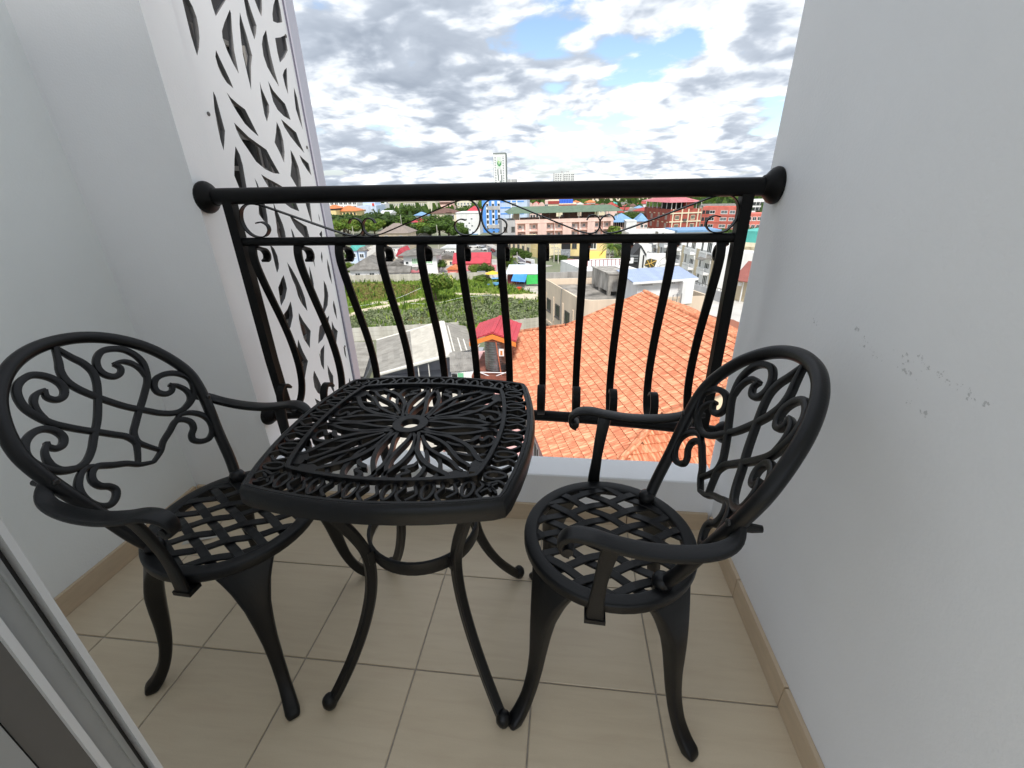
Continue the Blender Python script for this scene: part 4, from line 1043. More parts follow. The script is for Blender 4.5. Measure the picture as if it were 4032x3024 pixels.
for i in range(7):
    for j in range(6): window(r, W * 1.5 * (j + .5) / 6, 0, H - 3.5 - i * 3.2, 2.2, 2.0, M_WFD, M_GLASS, 1)
r, W, H = building('store', 'grey roofed shed row above the coral block', 'building', B4(1250, 120), B4(1800, 100), 300, 300, 12)
wbox(r, 0, W, 0, 12, 0, H - 1.2, M_CREAM); hip(r, 0, W, 0, 12, H - 1.2, 1.6, R_GREY, .5, gable=True)
for j in range(7): window(r, W * (j + .5) / 7, 0, H - 3.6, 1.6, 1.3, M_WFR, M_GLASS, 1)

# small houses between the big blocks (pixel windows B3 / B4, ridge height, roof, wall)
SMALL = [
    (B3(1120, 88), B3(1330, 84), 430, R_ORANGE, M_WHITE, 'orange roofed white house in the middle distance, right of the blue tanks'),
    (B3(945, 82), B3(1030, 80), 450, R_ORANGE, M_WHITE, 'small orange roofed house just right of the blue tanks'),
    (B3(950, 128), B3(1110, 124), 395, R_LGREY, M_WHITE, 'white house with pale roof right of the cream building'),
    (B3(1370, 140), B3(1525, 140), 400, R_BROWN, M_WHITE, 'brown roofed house left of the teal roof'),
    (B3(1640, 112), B3(1780, 110), 420, R_TEAL, M_WHITE, 'house with a bright teal roof amid red roofs'),
    (B3(1760, 122), B3(1900, 118), 430, R_GREY, M_CREAM, 'grey gabled house right of the teal roof'),
    (B3(1860, 165), B3(2010, 160), 380, R_RED, M_WHITE, 'red roofed house at the edge of the far green belt'),
    (B3(2000, 165), B3(2130, 160), 370, R_BROWN, M_CREAM, 'cream gabled house with dark brown roof near the far trees'),
    (B3(1040, 205), B3(1390, 205), 335, R_RED, M_BEIGE, 'long dark red roofed house just above the green canopy'),
    (B3(1400, 198), B3(1560, 195), 330, R_RED, M_CREAM, 'dark red roofed house left of the pink house'),
    (B3(1170, 160), B3(1340, 158), 372, R_RED, M_WHITE, 'red roofed house behind the long red roof'),
    (B3(1780, 235), B3(2000, 235), 318, R_RED, M_WHITE, 'red roofed house behind the pink house'),
    (B3(1980, 255), B3(2160, 250), 312, R_GREY, M_WHITE, 'slate grey roofed house left of the brick red hotel'),
    (B4(60, 215), B4(300, 215), 300, R_RED, M_BEIGE, 'dark red roofed house touching the brick red hotel'),
    (B4(0, 130), B4(90, 130), 345, R_BROWN, M_CREAM, 'small brown roofed house left of the blue tarpaulin'),
    (B4(90, 170), B4(250, 165), 328, R_BLUE, M_GREYP, 'house covered by a blue tarpaulin roof'),
    (B4(150, 95), B4(330, 92), 400, R_RED, M_WHITE, 'distant red roofed house left of the rose roof'),
    (B4(0, 200), B4(100, 200), 322, R_GREY, M_CREAM, 'grey roofed house in front of the small brown one'),
    (B1(1850, 470), B1(2040, 460), 205, R_CRIM, M_WHITE, 'little crimson roofed house between the trees'),
    (B1(1880, 340), B1(2010, 335), 240, R_BLUE, M_WHITE, 'little blue roofed kiosk between the trees'),
    (B1(1040, 300), B1(1240, 300), 330, R_WHITE, M_WHITE, 'white gabled shed below the cream condominium'),
]
for (a, b, Y, rm, wm, lab) in SMALL:
    r, W, H = building('house', lab, 'house', a, b, Y, Y + rnd.uniform(-6, 6), 9, 'small houses of the middle distance')
    dd = min(10, max(6, W * .8))
    wbox(r, 0, W, 0, dd, 0, H, wm); hip(r, 0, W, 0, dd, H, min(3.2, max(1.6, W * .2)), rm, .5, gable=rnd.random() < .4)
    for j in range(max(2, int(W / 4))): window(r, W * (j + .5) / max(2, int(W / 4)), 0, H - 2.6, 1.5, 1.5, M_WFR, M_GLASS, 1)

# far filler along the horizon strip
fr_ = random.Random(5)
FARC = ['white', 'cream', 'pale', 'grey']
far_specs = []
for i in range(46):
    px = 1290 + i * 37 + fr_.uniform(-8, 8)
    Y = fr_.uniform(480, 980)
    w = fr_.uniform(14, 38); h = fr_.uniform(5, 15) if i % 6 else fr_.uniform(16, 26)
    p = at(px, 800, 1, Y)
    far_specs.append((p.x, Y, w, h, i))
_order = sorted(far_specs)
ORD = ['first', 'second', 'third', 'fourth', 'fifth', 'sixth', 'seventh', 'eighth', 'ninth', 'tenth', 'eleventh', 'twelfth']
_cnt = {}
for n, (x, Y, w, h, i) in enumerate(_order):
    rn, rm = fr_.choice([('a red roof', R_RED), ('a brown roof', R_BROWN), ('an orange roof', R_ORANGE), ('a grey roof', R_GREY), ('a flat roof', None), ('a flat roof', None)])
    wn_, wm = fr_.choice([('white', M_WHITE), ('white', M_WHITE), ('cream', M_CREAM), ('beige', M_BEIGE)])
    k = _cnt[(rn, wn_)] = _cnt.get((rn, wn_), 0) + 1
    t = thing('far_house', 'tiny far %s building with %s below the handrail, %s such from the left' % (wn_, rn, ORD[k - 1]), 'building', (x, Y, G), 0, 'tiny far buildings below the handrail')
    wbox(t, 0, w, 0, 12, 0, h, wm)
    if rm: hip(t, 0, w, 0, 12, h, 3.0, rm, .8)
    else: parapet(t, w, 12, h, wm, .8, .3)
    for q in range(int(h / 3.3)):
        for j in range(int(w / 5)): window(t, w * (j + .5) / int(w / 5), 0, 1 + q * 3.2, 2.0, 1.6, M_WFD, M_GLASS, 0, sill=False)
# ------------------------------------------------------------------ street, lot and the houses round it
A5 = lambda x, y: (1350 + .27125 * x, 1240 + .27125 * y)
M_ASPH = mat('asphalt', (0.10, 0.10, 0.102), 0.9, var=0.25, scale=0.15)
def sheet(name, pts, dz, m, **kw):
    return MB().add([(p.x, p.y, G + dz) for p in pts], [tuple(range(len(pts)))]).build(name, m, recalc=False, **kw)
def world_poly(f, pts, g=None): return [gp(f(*p), g) for p in pts]
st_l = world_poly(B2, [(800, 880), (930, 985), (1250, 1150), (1430, 1270), (1620, 1400), (1900, 1500), (2150, 1600)])
st_r = world_poly(B2, [(1010, 880), (1130, 960), (1330, 1060), (1530, 1140), (1720, 1250), (1900, 1330), (2250, 1370)])
sheet('street', st_l + st_r[::-1], .03, M_ASPH, kind='structure')
M_PAVE = mat('pavement_grey', (0.42, 0.40, 0.37), 0.9, var=0.2, scale=0.2)
pv = world_poly(B2, [(1010, 880), (1130, 960), (1330, 1060), (1530, 1140), (1720, 1250), (1900, 1330), (2250, 1370)])
pv2 = [p + Vector((2.2, 2.2, 0)) for p in pv]
MB().prism([(p.x, p.y) for p in pv] + [(p.x, p.y) for p in pv2[::-1]], G + .02, G + .17).build('pavement', M_PAVE, kind='structure')
sheet('yard', [Vector((-62, 111, 0)), Vector((-12, 113, 0)), Vector((-22, 150, 0)), Vector((-75, 150, 0))], .02, M_PAVE, kind='structure')
sheet('gravel_yard', world_poly(A1, [(1480, 1225), (1860, 1180), (2000, 1300), (1860, 1345), (1560, 1320)]), .05, mat('gravel', (0.46, 0.42, 0.36), 0.95, var=0.25, scale=0.7), kind='structure')

def field_mat():
    mt = bpy.data.materials.new('field_soil'); mt.use_nodes = True
    nd, ln = mt.node_tree.nodes, mt.node_tree.links; b = nd['Principled BSDF']; b.inputs['Roughness'].default_value = 0.95
    tc = nd.new('ShaderNodeTexCoord')
    n1 = nd.new('ShaderNodeTexNoise'); n1.inputs['Scale'].default_value = 0.09; n1.inputs['Detail'].default_value = 6
    n2 = nd.new('ShaderNodeTexNoise'); n2.inputs['Scale'].default_value = 0.9; n2.inputs['Detail'].default_value = 6; n2.inputs['Roughness'].default_value = .7
    for n in (n1, n2): ln.new(tc.outputs['Object'], n.inputs['Vector'])
    r1 = nd.new('ShaderNodeValToRGB'); e = r1.color_ramp.elements
    e[0].position, e[0].color = .36, (0.13, 0.21, 0.04, 1); e[1].position, e[1].color = .66, (0.40, 0.33, 0.17, 1)
    k = e.new(.52); k.color = (0.20, 0.27, 0.06, 1)
    ln.new(n1.outputs[0], r1.inputs[0])
    mx = nd.new('ShaderNodeMix'); mx.data_type = 'RGBA'; mx.blend_type = 'OVERLAY'; mx.inputs[0].default_value = .8
    ln.new(r1.outputs[0], mx.inputs[6]); ln.new(n2.outputs[0], mx.inputs[7]); ln.new(mx.outputs[2], b.inputs['Base Color'])
    return mt
fw0, fw1 = gp(A1(120, 1240)), gp(A1(1500, 1207))
nw0, nw1 = gp(A3(-100, 775)), gp(A3(1830, 650))
field_pts = [fw0, fw1, gp(A1(1700, 1290)), gp(A1(1860, 1330)), gp(A1(1990, 1460)), nw1, nw0]
sheet('field', field_pts, .06, field_mat(), kind='structure')
M_SAND = mat('sand', (0.56, 0.48, 0.36), 0.95, var=0.2, scale=0.5)
paths = [world_poly(A1, p) for p in (
    [(330, 1500), (420, 1450), (560, 1425), (700, 1400), (860, 1370), (950, 1352), (955, 1375), (800, 1405), (640, 1440), (480, 1475), (345, 1530)],
    [(1180, 1315), (1400, 1322), (1620, 1330), (1850, 1322), (1850, 1345), (1600, 1352), (1380, 1338), (1180, 1330)],
    [(1560, 1330), (1720, 1340), (1850, 1350), (1850, 1375), (1700, 1370), (1600, 1362)],
    [(560, 1385), (700, 1390), (640, 1405), (470, 1410)])]
for i, p in enumerate(paths): sheet('path', p, .08 + .004 * i, M_SAND, kind='structure')
def inside(p, poly):
    c = False; n = len(poly)
    for i in range(n):
        a, b = poly[i], poly[i - 1]
        if (a.y > p[1]) != (b.y > p[1]) and p[0] < (b.x - a.x) * (p[1] - a.y) / (b.y - a.y) + a.x: c = not c
    return c
def scatter(name, label, cat, regions, n, hmin, hmax, w, cols, avoid=(), seed=1, leafy=False):
    rg = random.Random(seed); mb = MB()
    allp = [p for r in regions for p in r]
    x0, x1 = min(p.x for p in allp), max(p.x for p in allp); y0, y1 = min(p.y for p in allp), max(p.y for p in allp)
    k = 0
    while k < n:
        x, y = rg.uniform(x0, x1), rg.uniform(y0, y1)
        if not any(inside((x, y), r) for r in regions) or any(inside((x, y), r) for r in avoid): 
            k += .2; continue
        k += 1
        mb.cur = rg.randrange(len(cols))
        for j in range(3):
            a = rg.uniform(0, 6.28); h = rg.uniform(hmin, hmax); q = w * rg.uniform(.6, 1.4)
            px, py = x + rg.uniform(-.3, .3), y + rg.uniform(-.3, .3)
            z = G + .08 + (rg.uniform(0, h * .6) if leafy else 0)
            if leafy and h < 2:
                q *= 1.5; dx, dy = math.cos(a) * q, math.sin(a) * q; ex, ey = -dy * .6, dx * .6; z += h * .3; t1, t2 = rg.uniform(-.5, .5) * q, rg.uniform(-.5, .5) * q
                mb.add([(px - dx, py - dy, z - t1), (px + ex, py + ey, z + t2), (px + dx, py + dy, z + t1), (px - ex, py - ey, z - t2)], [(0, 1, 2, 3)]); continue
            dx, dy = math.cos(a) * q, math.sin(a) * q; lx, ly = rg.uniform(-.5, .5) * h, rg.uniform(-.5, .5) * h
            mb.add([(px - dx, py - dy, z), (px + dx, py + dy, z), (px + dx * .4 + lx, py + dy * .4 + ly, z + h), (px - dx * .4 + lx, py - dy * .4 + ly, z + h)], [(0, 1, 2, 3)])
    return mb.build(name, cols, recalc=False, label=label, cat=cat, kind='stuff')
def leafmat(name, col, tr=0.35):
    mt = mat(name, col, 0.6, var=0.3, scale=1.2, spec=0.25)
    nd, ln = mt.node_tree.nodes, mt.node_tree.links; b = nd['Principled BSDF']
    t = nd.new('ShaderNodeBsdfTranslucent'); src = b.inputs['Base Color'].links[0].from_socket
    ln.new(src, t.inputs[0]); mx = nd.new('ShaderNodeMixShader'); mx.inputs[0].default_value = tr
    out = nd['Material Output']; ln.new(b.outputs[0], mx.inputs[1]); ln.new(t.outputs[0], mx.inputs[2]); ln.new(mx.outputs[0], out.inputs[0])
    return mt
L_DARK = [leafmat('leaf_dark', (0.045, 0.085, 0.024)), leafmat('leaf_deep', (0.06, 0.11, 0.028)), leafmat('leaf_mid', (0.085, 0.145, 0.03))]
L_MID = [leafmat('leaf_green', (0.075, 0.135, 0.022)), leafmat('leaf_fresh', (0.105, 0.18, 0.03)), leafmat('leaf_mid2', (0.055, 0.10, 0.02))]
L_LIGHT = [leafmat('leaf_lime', (0.15, 0.235, 0.03)), leafmat('leaf_bright', (0.11, 0.20, 0.03)), leafmat('leaf_yellowgreen', (0.20, 0.25, 0.045))]
G_GRASS = [leafmat('grass_a', (0.22, 0.33, 0.05)), leafmat('grass_b', (0.28, 0.37, 0.07)), leafmat('grass_c', (0.16, 0.26, 0.04))]
G_DRY = [leafmat('grass_dry', (0.40, 0.33, 0.13)), leafmat('grass_straw', (0.34, 0.30, 0.12)), leafmat('grass_olive', (0.22, 0.24, 0.06)), leafmat('grass_rust', (0.25, 0.16, 0.08))]
G_SHRUB = [leafmat('cover_a', (0.23, 0.27, 0.14)), leafmat('cover_b', (0.27, 0.31, 0.155)), leafmat('cover_c', (0.18, 0.22, 0.11))]
cover = world_poly(A1, [(300, 1490), (560, 1465), (760, 1470), (960, 1445), (1080, 1425), (1250, 1392), (1450, 1345), (1560, 1362), (1700, 1385), (1900, 1395), (1960, 1545), (1500, 1565), (1000, 1600), (300, 1625)])
lush = world_poly(A1, [(640, 1440), (960, 1390), (1250, 1345), (1500, 1345), (1450, 1345), (1250, 1395), (1080, 1425), (960, 1447), (760, 1470)])
scatter('ground_cover', 'dark green low scrub filling the near half of the vacant lot', 'scrub', [cover], 11000, .3, .75, .17, G_SHRUB, paths, 3, True)
scatter('meadow_grass', 'bright green grass on the vacant lot', 'grass', [field_pts], 9000, .2, .5, .12, G_GRASS, paths + [cover], 4)
scatter('dry_grass', 'dry straw coloured grass at the left of the vacant lot', 'grass', [world_poly(A1, [(330, 1255), (640, 1250), (900, 1270), (880, 1350), (640, 1370), (380, 1400)]), world_poly(A1, [(820, 1530), (900, 1515), (970, 1540), (940, 1580), (850, 1575)])], 3500, .25, .6, .14, G_DRY, paths, 5)

sheet('yard', world_poly(A2, [(1300, 1180), (1960, 1250), (2100, 1700), (1200, 1700)]), .04, mat('yard_concrete', (0.55, 0.53, 0.49), .9, var=.15, scale=.3), kind='structure')
scatter('tall_weeds', 'taller weeds in clumps across the vacant lot', 'weeds', [field_pts], 900, .6, 1.3, .16, G_GRASS + L_MID, paths, 14)
# ---- boundary walls of precast planks and posts
def plank_wall(label, p0, p1, h, rows=3, seed=0, light=False):
    d = p1 - p0; L = math.hypot(d.x, d.y); n = max(1, round(L / 3.0)); ang = math.atan2(d.y, d.x)
    r = thing('boundary_wall', label, 'wall', (p0.x, p0.y, G), ang)
    s = L / n; m1 = plaster('precast_pale', (0.62, 0.60, 0.54), c2=(0.40, 0.37, 0.32), scale=.5); m2 = plaster('precast_stained', (0.60, 0.56, 0.49), c2=(0.36, 0.33, 0.27), scale=.5)
    pm = MB().box(.1, s - .1, -.05, .05, 0, h / rows - .03).mesh('plank', m1 if light else m2); po = MB().box(-.11, .11, -.11, .11, 0, h + .12).mesh('post', m1)
    for i in range(n + 1): put('post', po, r, (i * s, 0, 0))
    for i in range(n):
        for j in range(rows): put('plank', pm, r, (i * s, 0, j * h / rows))
    return r
plank_wall('long stained concrete plank wall at the far side of the vacant lot', gp(A1(150, 1243)), gp(A1(1460, 1212)), 2.1)
plank_wall('pale concrete plank wall along the near side of the lot, behind the grey roofs', gp(A3(-60, 775)), gp(A3(1120, 705)), 2.2, 3, 1, True)
plank_wall('short concrete plank wall between red tank roof and beige building', gp(A3(1560, 680)), gp(A3(1830, 648)), 2.0, 3, 2)

# ---- trees: leafy crowns of many small leaf sprays on a limbed trunk
def crown_mesh(name, seed, n, lobes, mats, leaf):
    rg = random.Random(seed); mb = MB()
    for k in range(n):
        lx, ly, lz, lr = rg.choice(lobes)
        while True:
            v = Vector((rg.gauss(0, 1), rg.gauss(0, 1), rg.gauss(0, 1)))
            if v.length > .1: break
        v.normalize(); q = rg.uniform(.62, 1.05) ** .7
        c = Vector((lx, ly, lz)) + v * lr * q * Vector((1, 1, .8)).length / 1.62
        c.z = lz + v.z * lr * q * .78
        nrm = (v + Vector((rg.uniform(-.7, .7), rg.uniform(-.7, .7), rg.uniform(-.2, .9)))).normalized()
        t = nrm.orthogonal().normalized(); t.rotate(Matrix.Rotation(rg.uniform(0, 6.28), 3, nrm)); b = nrm.cross(t)
        s = leaf * rg.uniform(.6, 1.5); f = rg.uniform(.35, .7)
        mb.cur = rg.randrange(len(mats))
        mb.add([c - t * s, c + b * s * f - t * s * .1, c + t * s, c - b * s * f + t * s * .1], [(0, 1, 2, 3)])
    return mb.mesh(name, mats)
def lobes_for(seed, n, spread, h0, h1, r):
    rg = random.Random(seed); out = []
    for i in range(n):
        a = 6.283 * i / n + rg.uniform(-.5, .5); q = spread * math.sqrt(rg.uniform(.05, 1))
        z = h0 + (h1 - h0) * rg.random() * (1 - .35 * q / spread)
        out.append((q * math.cos(a), q * math.sin(a), z, r * rg.uniform(.7, 1.15)))
    return out
M_BARK = mat('bark', (0.16, 0.12, 0.09), 0.95, var=0.3, scale=4)
def trunk_mesh(h, r, seed):
    rg = random.Random(seed); mb = MB()
    mb.tube([(0, 0, 0), (.05 * h * rg.uniform(-1, 1), .03 * h, h * .35), (.04 * h * rg.uniform(-1, 1), 0, h * .7)], [r, r * .75, r * .45], 8)
    for i in range(5):
        a = 6.283 * i / 5 + rg.uniform(-.4, .4); z = h * rg.uniform(.3, .55); q = h * rg.uniform(.25, .4)
        mb.tube([(0, 0, z), (q * .5 * math.cos(a), q * .5 * math.sin(a), z + h * .15), (q * math.cos(a), q * math.sin(a), z + h * .32)], [r * .5, r * .33, r * .15], 6)
    return mb.mesh('trunk', M_BARK, True)
SPEC = {
    'wide': (2600, lobes_for(1, 13, 3.6, 4.2, 6.6, 1.7), .33, 6.5, .28), 'tall': (2400, lobes_for(2, 12, 2.3, 3.8, 8.4, 1.6), .32, 8, .25),
    'bush': (1500, lobes_for(3, 9, 1.5, .7, 2.2, 1.0), .22, 2.2, .10), 'round': (2400, lobes_for(4, 12, 2.2, 2.0, 4.6, 1.35), .24, 4.6, .18)}
_tm = {}
def tree(label, cat, foot, h, kind, mats, width=None, group=None, seed=0):
    n, lob, lf, tall, tr = SPEC[kind]; key = (kind, mats[0].name, seed % 2)
    if key not in _tm:
        lb = lob if seed % 2 == 0 else [(-x, y * .9, z, q) for x, y, z, q in lob]
        _tm[key] = (crown_mesh('crown', 20 + seed, n, lb, mats, lf), trunk_mesh(tall, tr, seed))
    t = thing('shrub' if kind == 'bush' else 'tree', label, cat, foot, rnd.uniform(0, 6.28), group)
    cr, tk = _tm[key]; top = max(z + q * .8 for x, y, z, q in lob); s = h / top
    wd = width / (2 * max(math.hypot(x, y) + q for x, y, z, q in lob)) if width else s
    for nm, me in (('crown', cr), ('trunk', tk)):
        o = put(nm, me, t); o.scale = (wd, wd, s)
    return t
def tpx(top, Y, x=None):
    "foot point and height of a tree whose top is seen at top=(px,py), Y metres out"
    p = aty(top, Y); return (p.x, p.y, G), p.z - G
p = gp(A1(1045, 1385)); tree('round leafy tree standing alone in the vacant lot', 'tree', p, 6.4, 'round', L_LIGHT, 8.6, seed=1)
TREES = [
    (B1(250, 320), 235, 'wide', L_DARK, 30, 'wide dark rain tree at the far left against the screen trim'),
    (B1(640, 340), 232, 'wide', L_DARK, 28, 'wide dark rain tree below the pale blue-grey building'),
    (B1(890, 270), 262, 'tall', L_DARK, 16, 'dark tree top rising in front of the pale blue-grey building'),
    (B1(1060, 320), 228, 'wide', L_DARK, 30, 'broad dark rain tree right of the small scrolls'),
    (B1(1330, 330), 224, 'wide', L_DARK, 26, 'dark green broad tree left of the lamp pole'),
    (B1(360, 400), 205, 'wide', L_LIGHT, 16, 'yellow-green tree under the left small scroll'),
    (B1(880, 400), 208, 'wide', L_LIGHT, 13, 'yellow-green tree under the right small scroll'),
    (B1(1580, 330), 222, 'tall', L_MID, 20, 'fresh green tree right of the lamp pole'),
    (B1(1720, 520), 200, 'wide', L_DARK, 20, 'dark green tree right of the tiled brown roof'),
    (B1(1620, 120), 330, 'tall', L_MID, 15, 'lone green tree in front of the cream condominium'),
    (B1(1800, 170), 325, 'tall', L_DARK, 9, 'slim dark tree right of the lone green tree'),
    (B2(120, 330), 212, 'wide', L_MID, 22, 'large leafy tree under the cream house, its top part'),
    (B2(330, 440), 205, 'wide', L_MID, 20, 'light leafy tree right of the large one, left of the big scroll'),
    (B2(-60, 430), 208, 'wide', L_LIGHT, 20, 'light leafy tree left of the large one below the diagonal wire'),
    (B2(560, 560), 198, 'wide', L_MID, 10, 'small green tree at the foot of the blank white building'),
    (B2(760, 140), 330, 'tall', L_MID, 18, 'green tree behind the crimson roof'),
    (B2(960, 150), 335, 'tall', L_MID, 10, 'green tree between crimson roof and blue block'),
    (B3(1720, 545), 196, 'bush', L_LIGHT, 10, 'yellow-green shrub below the blue hipped roof'),
    (B3(2060, 270), 285, 'wide', L_MID, 22, 'green tree clump left of the brick red hotel'),
    (B4(60, 240), 268, 'wide', L_MID, 22, 'low green tree at the corner of the brick red hotel'),
    (B4(1210, 520), 172, 'tall', L_MID, 7, 'small green tree at the foot of the coral block'),
    (B4(1680, 510), 175, 'wide', L_MID, 14, 'dark green tree left of the right railing post'),
    (B4(2050, 480), 150, 'wide', L_DARK, 14, 'dark green tree right of the right railing post'),
    (B3(1040, 110), 400, 'tall', L_DARK, 9, 'dark tree between the red roofs right of the blue tanks'),
    (B3(600, 1120), 150, 'tall', L_MID, 7, 'green street tree in front of the cream wall by the poles'),
    (B3(690, 1180), 146, 'wide', L_MID, 7.5, 'broad street tree right of the twin poles'),
    (B3(900, 1260), 142, 'bush', L_LIGHT, 6, 'low light shrub at the right of the street tree'),
    (B3(1800, 900), 158, 'tall', L_MID, 9, 'green tree behind the coconut palm'),
]
for i, (tp, Y, kind, mats, w, lab) in enumerate(TREES):
    f, h = tpx(tp, Y); tree(lab, 'tree' if kind != 'bush' else 'shrub', f, h, kind, mats, w, 'trees among the houses', seed=i)
far_band = [Vector((-330, 300, 0)), Vector((330, 300, 0)), Vector((700, 1000, 0)), Vector((-700, 1000, 0))]
scatter('treeline', 'far green mass of trees between the distant roofs', 'trees', [far_band], 4200, 3.0, 7.5, 3.0, L_DARK + L_MID, [], 9, True)
BUSH = [
    (A1(515, 1180), 3.3, 6.4, L_MID, 'bush', 'bright green bush leaning over the far plank wall on the left'),
    (A1(1065, 1152), 3.6, 5.4, L_MID, 'round', 'green bush right of the two-storey white house'),
    (A1(1350, 1160), 2.6, 5.4, L_LIGHT, 'bush', 'left half of the green hedge in front of the rose awning'),
    (A1(1430, 1162), 2.9, 5.6, L_MID, 'bush', 'right half of the green hedge in front of the rose awning'),
    (A1(1600, 1105), 4.2, 6.0, L_LIGHT, 'bush', 'yellow-green bush at the street corner beside the market'),
    (A1(395, 1050), 4.2, 7.5, L_MID, 'bush', 'long green hedge beside the lilac wall at the far left'),
    (A1(360, 1150), 3.0, 4.0, L_LIGHT, 'bush', 'pale green shrub by the white gable at the far left'),
    (A1(1665, 1020), 2.8, 6.0, L_MID, 'bush', 'clipped hedge at the foot of the yellow shophouse, left end'),
    (A1(1740, 1045), 2.8, 6.0, L_MID, 'bush', 'clipped hedge at the foot of the yellow shophouse, right end'),
    (A1(1395, 1220), 1.6, 5.0, L_LIGHT, 'bush', 'low weeds heap at the foot of the far plank wall'),
]
for i, (px, h, w, mats, kind, lab) in enumerate(BUSH):
    tree(lab, 'bush', gp(px), h, kind, mats, w, 'bushes round the vacant lot', seed=i + 3)
def palm(label, foot, h, seed, fr_len=3.4, n=15):
    rg = random.Random(seed); t = thing('palm_tree', label, 'palm', foot)
    if h > 3: MB().tube([(0, 0, 0), (.2, .1, h * .5), (.1, 0, h)], [.22, .16, .13], 8).build('trunk', M_BARK, t, smooth=True)
    else: MB().tube([(0, 0, 0), (0, 0, h)], [.2, .15], 8).build('trunk', M_BARK, t, smooth=True)
    for i in range(n):
        a = 6.283 * i / n + rg.uniform(-.2, .2); up = rg.uniform(.1, 1.0); mb = MB(); P = []
        for j in range(9):
            q = j / 8.0; P.append(Vector((math.cos(a) * fr_len * q, math.sin(a) * fr_len * q, h + up * fr_len * q - (1.0 + .25 * up) * fr_len * q * q * .8)))
        sd = Vector((-math.sin(a), math.cos(a), 0))
        for j in range(1, 9):
            for s in (-1, 1):
                tip = P[j] + sd * s * fr_len * .22 * (1.1 - abs(j / 8 - .45)) + (P[j] - P[j - 1]) * .8 - Vector((0, 0, .25))
                mb.add([P[j - 1], P[j], tip], [(0, 1, 2)])
        mb.build('frond', rg.choice(L_MID + L_LIGHT), t, recalc=False)
    return t
f, h = tpx(B3(1660, 920), 140); palm('tall coconut palm in front of the yellow building', f, h - .5, 3, 3.6, 17)
p = gp(B3(1740, 1290)); palm('short fan palm at the foot of the coconut palm', (p.x, p.y, G), 1.6, 5, 2.6, 16)
p = gp(B3(1420, 1320)); palm('small palm beside the yellow awning', (p.x, p.y, G), 1.2, 6, 2.0, 14)
p = gp(A1(1640, 1105)); palm('banana-like palm behind the market roof', (p.x, p.y, G), 2.0, 8, 2.4, 12)

# ---- houses beyond the far wall
def house(lab, tl, tr, YL, YR, dd, wm, rm, rh, gable=False, over=.5, along=None, wins=3, fr=None, gl=None, cat='house', wz=2.4, ww=1.5, wh=1.4):
    r, W, H = building('house', lab, cat, tl, tr, YL, YR, dd)
    wbox(r, 0, W, 0, dd, 0, H, wm); hip(r, 0, W, 0, dd, H, rh, rm, over, gable=gable, along=along)
    for j in range(wins): window(r, W * (j + .5) / wins, 0, H - wz, ww, wh, fr or M_WFR, gl or M_GLASS, 1)
    return r, W, H
house('white gabled cottage with weathered grey roof behind the left bush', B1(440, 1430), B1(1000, 1380), 114, 115, 13, M_WHITE, R_GREY, 2.6, False, .9, wins=2)
house('long house with sandy grey roof beyond the satellite dish', B1(820, 1180), B1(1330, 1130), 128, 131, 12, M_BEIGE, R_LGREY, 2.6, True, .6, wins=2)
r, W, H = house('two-storey white house with green curtains and grey hipped roof', B1(1490, 1130), B1(2150, 1110), 122, 123, 8.5, M_WHITE, R_GREY, 1.5, False, 1.2, wins=0)
M_CURT = mat('green_curtain', (0.30, 0.52, 0.30), 0.7)
for x, w in ((.10, .9), (.34, 1.9), (.56, 1.9), (.76, 2.2)): window(r, W * x, 0, H - 2.6, w, 1.7 if w > 1 else .8, M_WFR, M_CURT if w > 1 else M_GLASS, 2 if w > 1 else 0)
hip(r, -.5, W * .45, -4.5, -.3, H - 3.6, .7, R_GREY, .3, 'porch_roof', True); wbox(r, .2, W * .4, -4, -.3, 0, H - 3.7, M_GREYP, 'porch')
hip(r, W * .2, W * .52, -4.6, -.3, H - 3.9, .5, R_ROSE, .3, 'porch_roof', True)
house('low shack with dark corrugated roof just behind the far wall', B1(1180, 1470), B1(1610, 1460), 115, 116, 5, M_GREYP, R_GREY, 1.2, True, .4, wins=2)
house('grey roofed shed between the white house and the left bush', B1(1180, 1360), B1(1540, 1330), 121, 122, 6, M_GREYP, R_GREY, 1.2, True, .5, wins=1)
house('crimson sheet roof house behind the white two-storey house', B1(1380, 1150), B1(1500, 1140), 131, 131, 7, M_BEIGE, R_CRIM, 2.2, True, .4, wins=1)
house('little turquoise roofed house at the far left', B1(430, 1030), B1(570, 1025), 142, 142, 7, M_BLUEL, R_TEAL, 1.5, True, .4, wins=1)
house('dark grey roofed hut behind the turquoise roof', B1(470, 985), B1(640, 985), 152, 152, 7, M_GREYP, R_GREY, 1.3, True, .4, wins=1)
house('tiny house with graffiti blue wall right of the turquoise roof', B1(600, 1040), B1(720, 1035), 140, 140, 6, M_BLUEL, R_GREY, 1.0, True, .3, wins=1)
house('orange brick wall hut at the left', B1(730, 1020), B1(900, 1015), 143, 143, 6, plaster('orange_brick', (0.50, 0.17, 0.08)), R_LGREY, .8, True, .3, wins=2)
house('white bungalow with pale roof behind the sandy roof', B1(1230, 950), B1(1470, 945), 152, 152, 8, M_WHITE, R_LGREY, 1.6, True, .5, wins=2)
house('tiled brown-grey temple-like roof below the small scrolls', B1(1010, 690), B1(1590, 690), 178, 178, 10, M_BEIGE, roofing('roof_tile_taupe', (0.27, 0.22, 0.19), 3.0), 3.4, False, .6, wins=2)
house('white flat fronted house behind the red shop', B2(190, 985), B2(480, 985), 158, 158, 10, M_WHITE, R_WHITE, .9, True, .3, wins=2)
house('long grey shed roof behind the red shop, left', B2(120, 1200), B2(480, 1180), 138, 139, 7, M_CREAM, R_GREY, 1.3, True, .4, wins=2)
